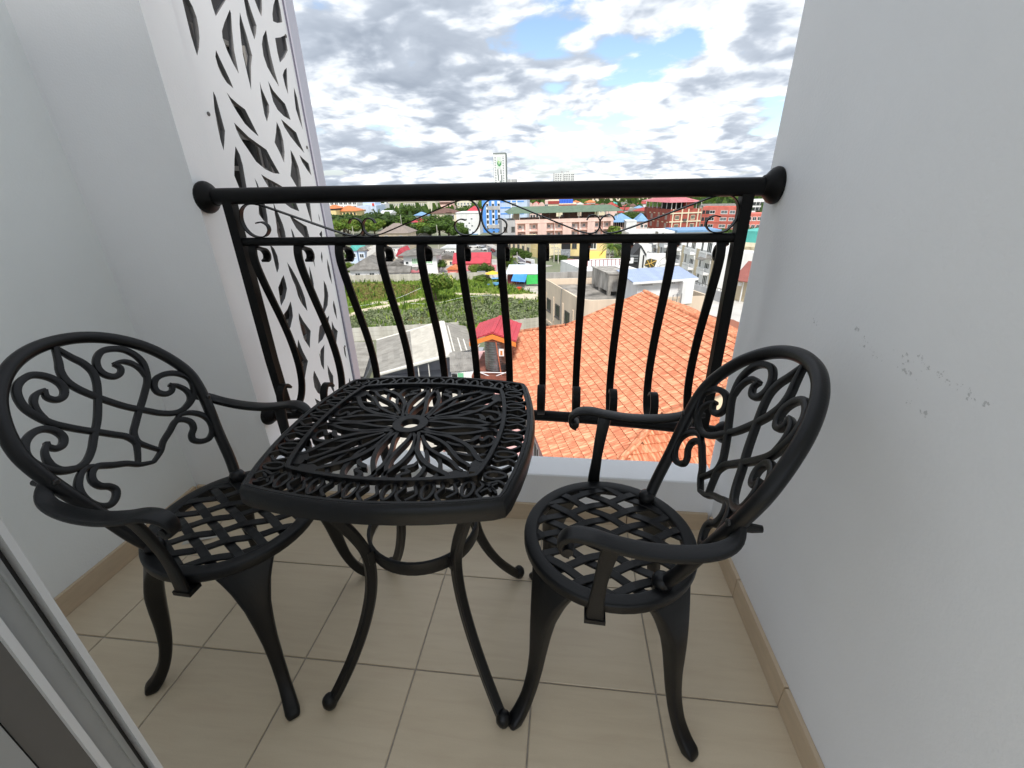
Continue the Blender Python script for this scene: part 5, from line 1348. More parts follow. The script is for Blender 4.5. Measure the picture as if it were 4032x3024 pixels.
house('grey shed roof behind the red shop, right', B2(690, 1150), B2(1070, 1140), 143, 144, 7, M_CREAM, R_GREY, 1.3, True, .4, wins=2)
house('low pale roof next to the street, left side', B2(740, 1065), B2(960, 1060), 152, 153, 6, M_WHITE, R_LGREY, .8, True, .3, wins=1)
r, W, H = building('shop', 'red sheeted shop with rose awning behind the hedge', 'shop', B2(415, 1300), B2(1150, 1270), 130, 131, 8)
wbox(r, 0, W, 0, 8, 0, H, M_CORAL); MB().add([(-.2, -.3, H - .1), (W + .2, -.3, H - .1), (W + .2, 5, H + 2.4), (-.2, 5, H + 2.4), (W + .2, 8.3, H + .2), (-.2, 8.3, H + .2)], [(0, 1, 2, 3), (3, 2, 4, 5), (0, 3, 5), (1, 4, 2)]).build('roof', R_CRIM, r)
MB().obox((W * .02, -3.6, H - 1.7), (W * 1.16, 0, 0), (0, 3.4, 1.0), (0, 0, .1)).build('awning', R_ROSE, r)
for j in range(6): wbox(r, W * .03 + W * 1.1 * j / 5, W * .03 + W * 1.1 * j / 5 + .1, -3.5, -3.4, 0, H - 1.7, M_WFD, 'awning_post')
for j in range(4): wbox(r, W * (j + .2) / 4, W * (j + .8) / 4, -.05, 0, .2, H - 2, M_DARK, 'shopfront')
house('orange roofed hut left of the red shop', B2(310, 1410), B2(500, 1395), 122, 122, 4, M_CORAL, R_ORANGE, .7, True, .3, wins=1)

# ---- yellow street front and shops right of the street
M_CRY = plaster('street_cream', (0.80, 0.70, 0.46), 0.05)
r, W, H = building('shophouse', 'yellow shophouse with tall dark windows along the street', 'building', B2(1500, 860), B2(1960, 860), 182, 158, 12)
wbox(r, 0, W, 0, 12, 0, H + 1, M_CRY); wbox(r, 0, W + .6, -.9, 0, H - 5.4, H - 5.1, M_CRY, 'ledge')
for j in range(5):
    x = W * (j + .5) / 5; window(r, x, 0, H - 4.6, 2.2, 3.6, M_WFD, M_GLASS, 1)
    wbox(r, x - W * .1 - .25, x - W * .1 + .25, -.3, 0, 0, H + 1, M_BEIGE, 'pilaster')
r, W, H = building('shophouse', 'plain bright yellow end wall beside the street corner', 'building', B2(1960, 860), B3(180, 860), 157, 153, 12)
wbox(r, 0, W, 0.02, 12, 0, H + 1, M_YEL); 
for z in (H - 1, H - 2.4): wbox(r, .4, W - .4, -.05, .02, z, z + .12, M_CRY, 'groove_band')
r, W, H = building('shophouse', 'tall cream wall behind the twin utility poles', 'building', B3(330, 860), B3(650, 860), 152, 150, 12)
wbox(r, 0, W, 0, 12, 0, H + 1, M_CRY); wbox(r, W * .48, W * .5, -.06, 0, 0, H + 1, M_BEIGE, 'joint')
r, W, H = building('shop', 'open fronted black shop between the cream wall and yellow building', 'shop', B3(650, 880), B3(840, 880), 150, 150, 10)
wbox(r, 0, W, .4, 10, 0, H, M_DARK); wbox(r, 0, W, -.2, .4, H - 5.2, H - 2.2, mat('mural_grey', (0.26, 0.27, 0.29), 0.8, var=.5, scale=1.2), 'sign_board')
r, W, H = building('shophouse', 'yellow building with awning and barred window behind the palm', 'building', B3(830, 860), B3(1560, 860), 151, 150, 12)
wbox(r, 0, W, 0, 12, 0, H + 1, M_YEL); window(r, W * .6, 0, H - 2.4, 3.0, 2.3, M_WFR, M_GLASS, 2); window(r, W * .12, 0, H - 2.2, 1.6, 2.4, M_WFD, M_GLASS, 1)
MB().obox((W * .5, -3.2, H - 5.2), (W * .48, 0, 0), (0, 3.2, 2.0), (0, 0, .1)).build('awning', plaster('awning_yellow', (0.80, 0.55, 0.13)), r)
wbox(r, 0, W * .3, -2.2, -.05, 0, H - 4.6, mat('shop_black', (0.03, 0.03, 0.032), .6), 'shop_front'); wbox(r, W * .5, W * .98, -.06, 0, .2, H - 5.6, M_DARK, 'shopfront')
for x in (.58, .72, .86): wbox(r, W * x, W * x + 1.1, -.2, -.06, .2, H - 5.8, M_WHITE, 'banner')
r, W, H = building('garden_wall', 'white garden wall with a brown gate panel by the silver car', 'wall', B2(1850, 1195), B3(110, 1210), 134, 131, .4)
wbox(r, 0, W, 0, .3, 0, H, M_WHITE); wbox(r, W * .1, W * .68, -.05, 0, H - 3.4, H - .7, R_BROWN, 'gate_panel')
r, W, H = building('garden_wall', 'low grey painted wall along the pavement', 'wall', B2(1700, 1165), B2(1850, 1235), 148, 137, .4)
wbox(r, 0, W, 0, .3, 0, H, plaster('mural_wall', (0.36, 0.38, 0.44), c2=(0.55, 0.50, 0.55), scale=.8))
r, W, H = building('garden_wall', 'cream garden wall in front of the yellow building', 'wall', B3(780, 1210), B3(1600, 1270), 142, 136, .4)
wbox(r, 0, W, 0, .3, 0, H - .1, M_CRY); wbox(r, -.1, W + .1, -.1, .4, H - .1, H + .1, R_ROSE, 'coping')

# ---- vehicles
def car(label, foot, ang, col, kind='suv', group='cars on the street'):
    t = thing('car', label, 'car', (foot.x, foot.y, G + .03), ang, group)
    body = mat('car_' + col[0], col[1], 0.25, clear=.6, metal=.2)
    L, Wd = (4.6, 1.8)
    low_ = [(-2.25, .35), (-2.3, .75), (-2.2, .95), (-1.2, 1.0), (.95, 1.0), (2.0, .88), (2.28, .7), (2.28, .35)]
    MB().extr([(x, -Wd/2, z) for x, z in low_], (0, Wd, 0)).build('body', body, t)
    cab = [(-2.1, .95), (-1.85, 1.55), (-.2, 1.62), (.35, 1.58), (1.1, .98)] if kind == 'suv' else [(-1.5, .95), (-1.0, 1.42), (.2, 1.44), (1.0, .98)]
    MB().extr([(x, -Wd/2 + .12, z) for x, z in cab], (0, Wd - .24, 0)).build('cabin', M_GLASS, t)
    rf = [(x, z) for x, z in cab if z > 1.2]
    MB().box(rf[0][0], rf[-1][0], -Wd/2 + .1, Wd/2 - .1, rf[0][1] - .02, rf[0][1] + .1).build('roof', body, t)
    for x in (-1.4, 1.4):
        for y in (-Wd/2 + .02, Wd/2 - .02):
            w = MB().lathe([(.2, -.1), (.33, -.1), (.34, 0), (.33, .1), (.2, .1)], (x, y, .33), 14, 'y').build('wheel', M_RUB, t)
    for y in (-.62, .62):
        MB().box(2.22, 2.31, y - .2, y + .2, .68, .84).build('headlight', M_WHITE, t); MB().box(-2.32, -2.24, y - .18, y + .18, .72, .92).build('tail_light', mat('tail_red', (0.4, 0.02, 0.02), .4), t)
    MB().box(2.24, 2.33, -.45, .45, .45, .66).build('grille', M_DARK, t)
    return t
car('silver car at the near end of the street, facing the market', gp(B2(1905, 1420)), math.radians(-62), ('silver', (0.62, 0.63, 0.65)))
car('white car parked behind the silver car', gp(B2(1800, 1395)), math.radians(-62), ('white', (0.80, 0.80, 0.80)))
car('white pickup-like car halfway up the street', gp(B2(1010, 1040)), math.radians(-58), ('white', (0.80, 0.80, 0.80)))
car('white van-like car at the far end of the street', gp(B2(840, 985)), math.radians(10), ('white', (0.80, 0.80, 0.80)))
car('blue-grey car left of the far white van', gp(B2(755, 985)), math.radians(20), ('bluegrey', (0.20, 0.26, 0.42)))
def bike(label, foot, ang):
    t = thing('motorbike', label, 'motorbike', (foot.x, foot.y, G + .03), ang, 'motorbikes by the kerb')
    for x in (-.6, .6): MB().lathe([(.2, -.05), (.3, -.05), (.3, .05), (.2, .05)], (x, 0, .3), 12, 'y').build('wheel', M_RUB, t)
    MB().extr([(-.8, -.12, .55), (-.75, -.12, .85), (-.1, -.12, .78), (.2, -.12, .55), (.45, -.12, .95), (.6, -.12, .9), (.3, -.12, .35), (-.4, -.12, .35)], (0, .24, 0)).build('body', mat('bike_' + label[:4].strip(), (0.25, 0.03, 0.03) if 'red' in label else (0.05, 0.05, 0.06), .4), t)
    MB().tube([(.45, -.32, 1.02), (.45, .32, 1.02)], .03, 6).build('handlebar', M_WFD, t)
for lab, p, a in (('red motorbike nearest to the yellow-green corner bush', (1590, 1200), 1.2), ('dark motorbike beside the red one at the kerb', (1640, 1230), 1.2), ('red scooter further up the kerb', (1230, 1080), 1.0), ('dark scooter at the end of the row by the kerb', (1200, 1050), 1.0), ('red scooter next to the silver car', (1850, 1415), .5)):
    bike(lab, gp(B2(*p)), a)
# ---- market corner
M_TBLUE = mat('tarp_blue', (0.05, 0.26, 0.66), .6, var=.12, scale=2); M_TGREEN = mat('tarp_green', (0.04, 0.46, 0.09), .6, var=.12, scale=2); M_TWHITE = mat('tarp_white', (0.68, 0.74, 0.78), .6, var=.08, scale=1)
a, b = gp(A1(1590, 1262)), gp(A1(1850, 1262))
ms = thing('market_stall', 'market stall with white sheet roof at the corner of the lot', 'stall', (a.x, a.y, G), math.atan2(b.y - a.y, b.x - a.x) - .02)
W = (b - a).length; D = 11
def tarp(P, name, m, parent, sag=.3, n=6, th=.04):
    P = [Vector(p) for p in P]; mb = MB(); base = []
    for s in (0, -th):
        for i in range(n + 1):
            for j in range(n + 1):
                u, v = i / n, j / n
                q = P[0] * (1 - u) * (1 - v) + P[1] * u * (1 - v) + P[2] * u * v + P[3] * (1 - u) * v
                q = q + Vector((0, 0, -sag * 16 * u * (1 - u) * v * (1 - v) * (.5 + .5 * math.sin(7 * u + 5 * v)) + s)); mb.v.append(tuple(q))
    m_ = (n + 1) ** 2
    for i in range(n):
        for j in range(n):
            k = i * (n + 1) + j; mb.f.append((k, k + n + 1, k + n + 2, k + 1)); mb.mi.append(0); mb.f.append((m_ + k, m_ + k + 1, m_ + k + n + 2, m_ + k + n + 1)); mb.mi.append(0)
    return mb.build(name, m, parent, smooth=True, recalc=False)
tarp([(0, .5, 2.9), (W, .5, 2.9), (W + .6, D, 3.5), (-.4, D, 3.5)], 'roof_sheet', M_TWHITE, ms, .15)
for x in (.1, W * .33, W * .66, W - .1):
    for y in (.6, D - .3): MB().box(x - .05, x + .05, y - .05, y + .05, 0, 2.9).build('post', M_METAL, ms)
wbox(ms, .2, W * .35, 2, D - 1, 0, 2.2, mat('stall_maroon', (0.22, 0.05, 0.05), .8), 'booth'); wbox(ms, W * .4, W - .2, 3, 4, 0, .9, M_WFD, 'counter')
o_ = lambda x, y, z: ms.matrix_basis @ Vector((x, y, z))
t = thing('tarpaulin', 'blue tarpaulin hung from the front of the market stall', 'tarpaulin', o_(W * .2, .4, 0), ms.rotation_euler.z)
tarp([(0, -2.4, 1.7), (W * .42, -2.6, 1.5), (W * .46, .1, 2.95), (.3, .1, 2.85)], 'sheet', M_TBLUE, t, .5, 8)
MB().tube([(.1, -2.3, 0), (.1, -2.3, 1.75)], .03, 6).build('pole', M_METAL, t); MB().tube([(W * .41, -2.5, 0), (W * .41, -2.5, 1.55)], .03, 6).build('pole', M_METAL, t)
t = thing('tarpaulin', 'bright green tarpaulin hanging at the right of the market stall', 'tarpaulin', o_(W * .64, .3, 0), ms.rotation_euler.z)
tarp([(0, -.4, .55), (W * .42, -.4, .75), (W * .42, 0, 2.85), (0, 0, 2.7)], 'sheet', M_TGREEN, t, .15, 8)
p = gp(A1(1700, 1292)); t = thing('crate', 'red plastic crate on the gravel below the green tarpaulin', 'crate', p)
MB().box(-.5, .5, -.35, .35, .05, .12).box(-.55, -.48, -.4, .4, .05, .62).box(.48, .55, -.4, .4, .05, .62).box(-.48, .48, -.4, -.33, .05, .62).box(-.48, .48, .33, .4, .05, .62).build('body', mat('crate_red', (0.62, 0.06, 0.03), .5), t)
MB().box(-.6, .6, -.45, .45, .60, .68).box(-.45, .45, -.3, .3, .68, .75).build('rim', mat('crate_red', (0, 0, 0)), t)
p = gp(A1(1490, 1218)); t = thing('parasol', 'yellow market parasol left of the white stall roof', 'parasol', p)
MB().tube([(0, 0, 0), (0, 0, 2.6)], .035, 6).build('pole', M_METAL, t)
for k in range(8):
    a0, a1 = k * math.pi / 4, (k + 1) * math.pi / 4; R_ = 2.0
    MB().add([(0, 0, 2.62), (R_ * math.cos(a0), R_ * math.sin(a0), 1.95), (R_ * math.cos((a0 + a1) / 2) * .95, R_ * math.sin((a0 + a1) / 2) * .95, 1.9), (R_ * math.cos(a1), R_ * math.sin(a1), 1.95)], [(0, 1, 2), (0, 2, 3)]).build('canopy_panel', mat('parasol_yellow', (0.78, 0.48, 0.04), .7), t, recalc=False)
for lab, px, col, s in (('light blue food cart left of the market stall', (1518, 1262), (0.12, 0.35, 0.60), 1.0), ('dark roofed cart beside the yellow parasol', (1400, 1205), (0.20, 0.20, 0.21), 1.1), ('small blue box on the grass near the carts', (1460, 1262), (0.05, 0.18, 0.50), .5)):
    p = gp(A1(*px)); t = thing('food_cart' if s > .6 else 'storage_box', lab, 'cart' if s > .6 else 'box', p, .2)
    cm_ = mat('cart_%d' % int(col[0] * 100), col, .5)
    MB().chbox(-.9 * s, .9 * s, -.5 * s, .5 * s, .35 * s, 1.0 * s, .05).build('body', cm_, t)
    if s > .6:
        MB().box(-1.1, 1.1, -.7, .7, 1.95, 2.02).build('roof', cm_, t)
        for x in (-.9, .9):
            for y in (-.5, .5): MB().box(x - .03, x + .03, y - .03, y + .03, 1.0, 1.95).build('post', M_METAL, t)
        for x in (-.6, .6): MB().lathe([(.1, -.6), (.33, -.6), (.33, .6), (.1, .6)], (x, 0, .33), 10, 'y').build('wheel', M_RUB, t)
    else: MB().box(-.95 * s, .95 * s, -.55 * s, .55 * s, 1.0 * s, 1.1 * s).build('lid', cm_, t)
p = gp(A1(1153, 1275)); t = thing('banner', 'yellow upright banner beside the lone tree', 'banner', p, .1)
MB().tube([(0, 0, 0), (0, 0, 3.2)], .03, 6).build('pole', M_METAL, t); MB().box(.03, .75, -.015, .015, .5, 3.1).build('cloth', mat('banner_yellow', (0.80, 0.72, 0.28), .7, var=.2, scale=1.5), t)

for lab, P in (('left white cable slung low across the vacant lot', [(330, 1428, .9), (480, 1410, .6), (620, 1385, .5), (760, 1345, .9), (920, 1275, 2.2)]), ('right white cable slung low across the vacant lot', [(840, 1398, .5), (960, 1400, .4), (1080, 1388, .5), (1250, 1350, 1.2), (1480, 1330, 2.6)])):
    W_ = [gp(A1(x, y), G + z) for x, y, z in P]; o_ = W_[0]
    MB().tube(catmull([w - o_ for w in W_], 5), .035, 5).build('cable', M_WFR, loc=o_, label=lab, cat='cable')
# ---- utility poles
def upole(label, px, Y, arms=True, foot=None):
    p = aty(px, Y); h = p.z - G
    t = thing('utility_pole', label, 'utility pole', (p.x, p.y, G), .25, 'utility poles')
    MB().sweep([(0, 0, 0), (0, 0, h)], [[(-.17, -.14), (.17, -.14), (.17, .14), (-.17, .14)], [(-.1, -.09), (.1, -.09), (.1, .09), (-.1, .09)]]).build('shaft', plaster('pole_concrete', (0.50, 0.47, 0.42)), t)
    if arms:
        for z in (h - .6, h - 1.7):
            MB().box(-1.1, 1.1, -.06, .06, z, z + .12).build('cross_arm', M_GREYP, t)
            for x in (-1, -.4, .4, 1): MB().lathe([(.05, 0), (.07, .1), (.04, .22)], (x, 0, z + .12), 8).build('insulator', M_WFD, t)
    return t
upole('left one of the twin utility poles before the cream wall', B3(515, 880), 143); upole('right one of the twin utility poles before the cream wall', B3(598, 980), 141)
upole('white pole right of the yellow awning', B3(1205, 870), 139, False); upole('pole behind the coconut palm', B3(1615, 1030), 137)
upole('concrete pole beside the bus-like pale roofs, up the street', B2(1090, 880), 150); upole('thin pole at the kerb above the silver car', B2(1690, 1070), 139, False)
upole('pale pole in front of the yellow-green tree at the left', B1(485, 560), 170, False); upole('tall lamp pole between the dark trees', B1(1440, 330), 200, False); upole('pale pole in front of the large leafy tree', B2(95, 530), 170, False)

# ---- white terrace, emblem wall and black gable right of centre
r, W, H = building('gable_house', 'black and white gabled shop front left of the emblem wall', 'shop', B4(180, 790), B4(290, 880), 127, 121, 9)
M_BLK = mat('shop_black', (0, 0, 0))
r.rotation_euler.z = 0
MB().extr([(-4.4, 0, 0), (0, 0, 0), (0, 0, H), (-4.4, 0, H - 5)], (0, 9, 0)).build('black_wall', M_BLK, r)
MB().extr([(.05, -.1, 0), (3.0, -.1, 0), (3.0, -.1, H - 4.6), (.25, -.1, H - .3), (.05, -.1, H - .4)], (0, 9, 0)).build('white_wall', M_WHITE, r)
MB().obox((.0, -.3, H), (3.3, 0, -4.8), (0, 9.4, 0), (.25, 0, .22)).build('roof_edge', M_BLK, r)
for i in range(3): wbox(r, -4.2, -.4, -.5, 0, 2.6 + i * .7, 3.0 + i * .7, M_METAL, 'louvre')
wbox(r, .9, 1.3, -.16, -.1, 1.0, 4.4, M_BLK, 'vertical_sign')
r, W, H = building('emblem_wall', 'white wall painted with a gold and black leaf emblem', 'wall', B4(285, 925), B4(620, 925), 119, 119, .5)
wbox(r, 0, W, 0, .4, 0, H, M_WHITE)
ex, ez = W * .23, H - 2.6
leaf = [(-1.5, -.5), (-1.2, .9), (-.2, 1.3), (1.6, .9), (1.2, -.6), (.3, -1.5), (-.6, -.9)]
MB().extr([(ex + x, -.02, ez + z) for x, z in leaf], (0, -.05, 0)).build('emblem', mat('emblem_black', (0.07, 0.06, 0.03), .6), r)
for P in ([(-1.3, -.3), (0, .1), (1.5, .8)], [(-.9, .9), (-.3, 0), (.2, -1.3)], [(.2, 1.1), (.1, .1), (.9, -.5)]):
    MB().tube([(ex + x, -.09, ez + z) for x, z in P], .11, 6).build('emblem_vein', mat('emblem_gold', (0.62, 0.40, 0.08), .4), r)
MB().tube([(ex, -.08, 0), (ex, -.08, ez - 1.4)], .04, 6).build('emblem_stem', M_GREYP, r)
for P in ([(W * .45, 1.0), (W * .43, 3.3), (W * .58, 3.0), (W * .66, 4.8), (W * .8, 6.0), (W * .95, 6.3)], [(W * .72, .6), (W * .72, H - 1.2)], [(W * .58, 3.0), (W * .82, 3.9), (W * .98, 4.0)]):
    MB().tube([(x, -.06, z * .78) for x, z in P], .06, 6).build('painted_line', M_GREYP, r)
M_TERR = plaster('terrace_grey_white', (0.70, 0.70, 0.68), 0.06); M_TANP = plaster('terrace_tan', (0.58, 0.49, 0.34), .06)
r, W, H = building('terrace_house', 'grey-white terrace with projecting balconies and arched gables', 'building', B4(380, 770), B4(1560, 790), 134, 100, 12)
wbox(r, 0, W, 0, 12, 0, H, M_TERR)
n = 5
for k in range(n):
    x0 = W * k / n; s = W / n
    wbox(r, x0 + s * .56, x0 + s * .72, -.12, 0, 0, H, M_TANP, 'tan_pier')
    for z in (.3, 3.9, 7.4):
        window(r, x0 + s * .30, 0, z + .4, s * .30, 2.4, M_WFR, M_GLASS, 2); window(r, x0 + s * .87, 0, z + .4, s * .14, 2.3, M_WFR, M_GLASS, 1)
    for z in (3.6, 7.1):
        wbox(r, x0 + s * .06, x0 + s * .52, -1.5, 0, z - .35, z, M_WHITE, 'balcony_slab')
        wbox(r, x0 + s * .06, x0 + s * .52, -1.5, -1.38, z + .85, z + 1.0, M_WHITE, 'balcony_rail'); wbox(r, x0 + s * .06, x0 + s * .52, -1.48, -1.4, z, z + .45, M_WHITE, 'balcony_front')
        for g in range(7): wbox(r, x0 + s * (.065 + .44 * g / 6), x0 + s * (.065 + .44 * g / 6) + .1, -1.48, -1.4, z + .45, z + .85, M_WHITE, 'baluster')
    MB().extr([(x0 + s * .05, -.05, H - 2.6)] + [(x0 + s * (.3 + .25 * math.cos(math.radians(180 - a))), -.05, H - 2.6 + 1.6 * math.sin(math.radians(a))) for a in range(0, 181, 20)], (0, -.35, 0)).build('arched_gable', M_TERR, r)
MB().obox((W * .84, -2.6, 6.6), (3.0, 0, 0), (0, 2.4, .8), (0, 0, .08)).build('canopy', R_GREY, r)
r, W, H = building('garden_wall', 'grey terrace wall with iron rail at the foot of the white terrace', 'wall', B4(1020, 1400), B4(1480, 1480), 100, 92, .4)
wbox(r, 0, W * 1.4, 0, .3, 0, H - .6, M_GREYP); wbox(r, 0, W * 1.4, .1, .16, H - .1, H, M_WFD, 'iron_rail')
for j in range(14): wbox(r, W * 1.4 * j / 13, W * 1.4 * j / 13 + .06, .1, .16, H - .6, H - .1, M_WFD, 'rail_post')
r, W, H = building('town_house', 'cream town house with arched bay under a green parapet, far right', 'house', B4(1840, 745), B4(2300, 745), 108, 104, 12)
wbox(r, 0, W, 0, 12, 0, H, M_CREAM); wbox(r, -.1, W + .1, -.3, 12, H, H + 2.4, R_TEAL, 'parapet'); wbox(r, -.2, W + .2, -.5, 0, H - .9, H, M_CREAM, 'cornice')
for x in (.12, .40, .75): wbox(r, W * x - .3, W * x + .3, -.3, 0, 0, H - .9, M_TANP, 'pilaster')
MB().extr([(W * .45, -.06, H - 5)] + [(W * (.6 + .14 * math.cos(math.radians(180 - a))), -.06, H - 3.4 + 1.8 * math.sin(math.radians(a))) for a in range(0, 181, 20)] + [(W * .75, -.06, H - 5)], (0, .06, 0)).build('arch_panel', M_TANP, r)
window(r, W * .30, 0, H - 9, 1.0, 2.4, M_WFD, M_GLASS, 0); window(r, W * .6, 0, H - 9, 1.4, 2.4, M_WFR, M_GLASS, 1)
r, W, H = building('annex', 'lean-to with red-brown tiled roof below the cream town house', 'building', B4(1770, 1380), B4(2020, 1410), 92, 90, 6)
wbox(r, 0, W * 1.5, 1.2, 6, 0, H, M_CREAM); wbox(r, .1, W * 1.5, 1.1, 1.2, .2, H - .3, M_TANP, 'screen_wall'); MB().obox((-.5, -.5, H), (W * 1.6, 0, 0), (0, 6, 3.0), (0, 0, .15)).build('roof', roofing('roof_maroon_tile', (0.30, 0.10, 0.08), 3), r)
wbox(r, W * .5, W * .56, .1, .3, 0, H, M_WHITE, 'column'); wbox(r, .2, .9, 1.0, 1.2, H - 1.2, H - .5, M_WHITE, 'air_unit')
for px, py, w_, lab in ((B4(0, 560)[0], B4(0, 560)[1], B4(810, 560), 'long white flat roof edge above the mid rail'), (B4(810, 545)[0], B4(810, 545)[1], B4(1510, 520), 'pale blue metal roof below the brick red hotel')):
    r, W, H = building('shed', lab, 'building', (px, py), w_, 150, 152, 10)
    wbox(r, 0, W, 0, 10, 0, H - .6, M_WHITE); wbox(r, -.4, W + .4, -.5, 10.4, H - .6, H, M_WHITE if 'white' in lab else R_BLUE, 'roof')
# ------------------------------------------------------------------ near roofs
def sheets(parent, q, nu, nv, m, waves=5, amp=.025, lap=.06, seed=0, name='roof_sheet'):
    "corrugated sheets laid over the quad q = top-left, top-right, bottom-right, bottom-left (parent coordinates)"
    rg = random.Random(seed); tl, tr, br, bl = [Vector(p) for p in q]
    nrm = (tr - tl).cross(bl - tl).normalized()
    if nrm.z < 0: nrm = -nrm
    def P(u, v): return tl.lerp(tr, u).lerp(bl.lerp(br, u), v)
    for j in range(nv):
        for i in range(nu):
            u0, u1, v0, v1 = i / nu, (i + 1) / nu, j / nv, min(1.0, (j + 1 + lap) / nv)
            lift0, lift1 = .03 + rg.uniform(0, .006), .055 + rg.uniform(0, .012)
            k = waves * 4; vs = []; fs = []
            for a in range(k + 1):
                u = u0 + (u1 - u0) * a / k; w = amp * math.cos(2 * math.pi * waves * a / k)
                vs += [P(u, v0) + nrm * (lift0 + w), P(u, v1) + nrm * (lift1 + w), P(u, v1) + nrm * (lift1 + w - .02)]
            for a in range(k): fs += [(a * 3, a * 3 + 1, a * 3 + 4, a * 3 + 3), (a * 3 + 1, a * 3 + 2, a * 3 + 5, a * 3 + 4)]
            MB().add(vs, fs).build(name, m, parent, recalc=False, smooth=40)
R_SHEET = mat('fibre_sheet', (0.33, 0.315, 0.28), .85, var=.18, scale=1.5, obj_rand=.10, c2=(0.22, 0.205, 0.18), stretch=(.3, 1, 1))
R_SHEETL = mat('fibre_sheet_pale', (0.56, 0.53, 0.46), .85, var=.1, scale=1.2, obj_rand=.07, c2=(0.44, 0.41, 0.35))

# grey gabled roof with white flashing, left of the red tank roof
F = aty(A5(1435, 105), 54); ZR = F.z
Nn = gp(A5(1545, 585), ZR)
r = thing('warehouse', 'grey gabled warehouse roof with white ridge flashing beyond the table', 'warehouse', (F.x, F.y, G))
L = lambda v: v - Vector((F.x, F.y, G))
dz = 3.2
fb, nb = gp(A5(490, 378), ZR - dz), gp(A5(500, 868), ZR - dz)
rf, rn = gp(A5(1790, 170), ZR - 1.3), gp(A5(1900, 500), ZR - 1.3)
mid_f, mid_n = F.lerp(fb, .47), Nn.lerp(nb, .47)
MB().add([L(F), L(fb), L(nb), L(Nn), L(rf), L(rn)], [(0, 1, 2, 3), (0, 3, 5, 4)]).build('roof_deck', R_SHEET, r, recalc=False)
sheets(r, [L(F), L(Nn), L(mid_n), L(mid_f)], 4, 6, R_SHEETL, 5, .02, seed=1)
sheets(r, [L(mid_f), L(mid_n), L(nb), L(fb)], 4, 6, R_SHEET, 5, .02, seed=2)
sheets(r, [L(F), L(Nn), L(rn), L(rf)], 6, 3, R_SHEET, 5, .02, seed=3)
M_FLASH = mat('flashing_white', (0.70, 0.68, 0.62), .7, var=.08, scale=1)
MB().strap([L(F) + Vector((0, 0, .14)), L(Nn) + Vector((0, 0, .14))], .7, .05).build('ridge_flashing', M_FLASH, r)
MB().strap([L(Nn) + Vector((0, -.1, .02)), L(nb) + Vector((0, -.1, .02))], .4, .35).build('barge_board', M_FLASH, r)
MB().strap([L(F) + Vector((0, .1, .06)), L(fb) + Vector((0, .1, .06))], .25, .25).build('barge_board', M_FLASH, r)
for u, v0, v1 in ((.12, .12, .95), (.42, .55, .98), (.66, .6, 1.0)):
    a, b = L(F).lerp(L(rf), .1 + u * .9), L(Nn).lerp(L(rn), .1 + u * .9)
    MB().strap([a.lerp(b, v0) + Vector((0, 0, .09)), a.lerp(b, v1) + Vector((0, 0, .09))], .14, .03).build('sealant_patch', M_FLASH, r)
M_GW = plaster('warehouse_grey', (0.34, 0.35, 0.38), .06)
MB().add([L(Nn) + Vector((0, .1, -.1)), L(nb) + Vector((0, .1, -.1)), Vector((L(nb).x, L(nb).y + .1, 0)), Vector((L(rn).x, L(rn).y + .1, 0)), L(rn) + Vector((0, .1, -.1))], [(0, 1, 2, 3, 4)]).build('gable_wall', M_GW, r, recalc=False)
for f in (.28, .42, .56): 
    a = L(Nn).lerp(L(nb), f); MB().box(a.x - .05, a.x + .05, a.y, a.y + .08, a.z - 5.5, a.z - .3).build('batten', M_FLASH, r)
MB().box(L(nb).x, L(rn).x, L(nb).y + .3, L(F).y, 0, L(nb).z - .2).build('wall', M_GW, r)
# lower roof in front of it
a = gp(A5(330, 985), ZR - 4.4); b = gp(A5(1420, 850), ZR - 4.4); c = gp(A5(900, 800), ZR - 3.4)
r = thing('shed', 'low grey roofed shed just behind the table edge, in front of the warehouse', 'shed', (a.x, a.y, G))
L = lambda v: v - Vector((a.x, a.y, G))
w = b.x - a.x
yb0, yf0 = 7.0, -4.5
TL, TR = Vector((0, yb0, L(c).z - .2)), Vector((w, yb0, L(c).z - .2)); BLv, BRv = Vector((0, yf0, L(c).z - 3.2)), Vector((w, yf0, L(c).z - 3.2))
MB().add([TL, TR, BRv, BLv], [(0, 3, 2, 1)]).build('roof_deck', R_SHEET, r, recalc=False)
sheets(r, [TL, TR, BRv, BLv], 10, 5, R_SHEET, 5, .02, seed=5)
MB().box(.3, w - .3, yf0 + .4, yb0 - .2, 0, L(c).z - 3.4).build('wall', M_GW, r)
# roof at the far left behind the screen trim
a, b, c, d = gp(A5(120, 340), ZR - 3.4), gp(A5(455, 400), ZR - 3.4), gp(A5(300, 900), ZR - 4.8), gp(A5(60, 900), ZR - 4.8)
r = thing('shed', 'weathered grey shed roof at the left, beside the screen trim', 'shed', (a.x, a.y, G))
L = lambda v: v - Vector((a.x, a.y, G))
a2_, d2_ = a + Vector((-7, 0, -.3)), d + Vector((-6, 0, -.3))
MB().add([L(a2_), L(b), L(c), L(d2_)], [(0, 3, 2, 1)]).build('roof_deck', R_SHEET, r, recalc=False)
sheets(r, [L(a2_), L(b), L(c), L(d2_)], 9, 5, R_SHEET, 5, .02, seed=7)
MB().prism([(L(p).x, L(p).y) for p in (a2_, d2_, c, b)], 0, L(c).z - .5).build('wall', M_GREYP, r)
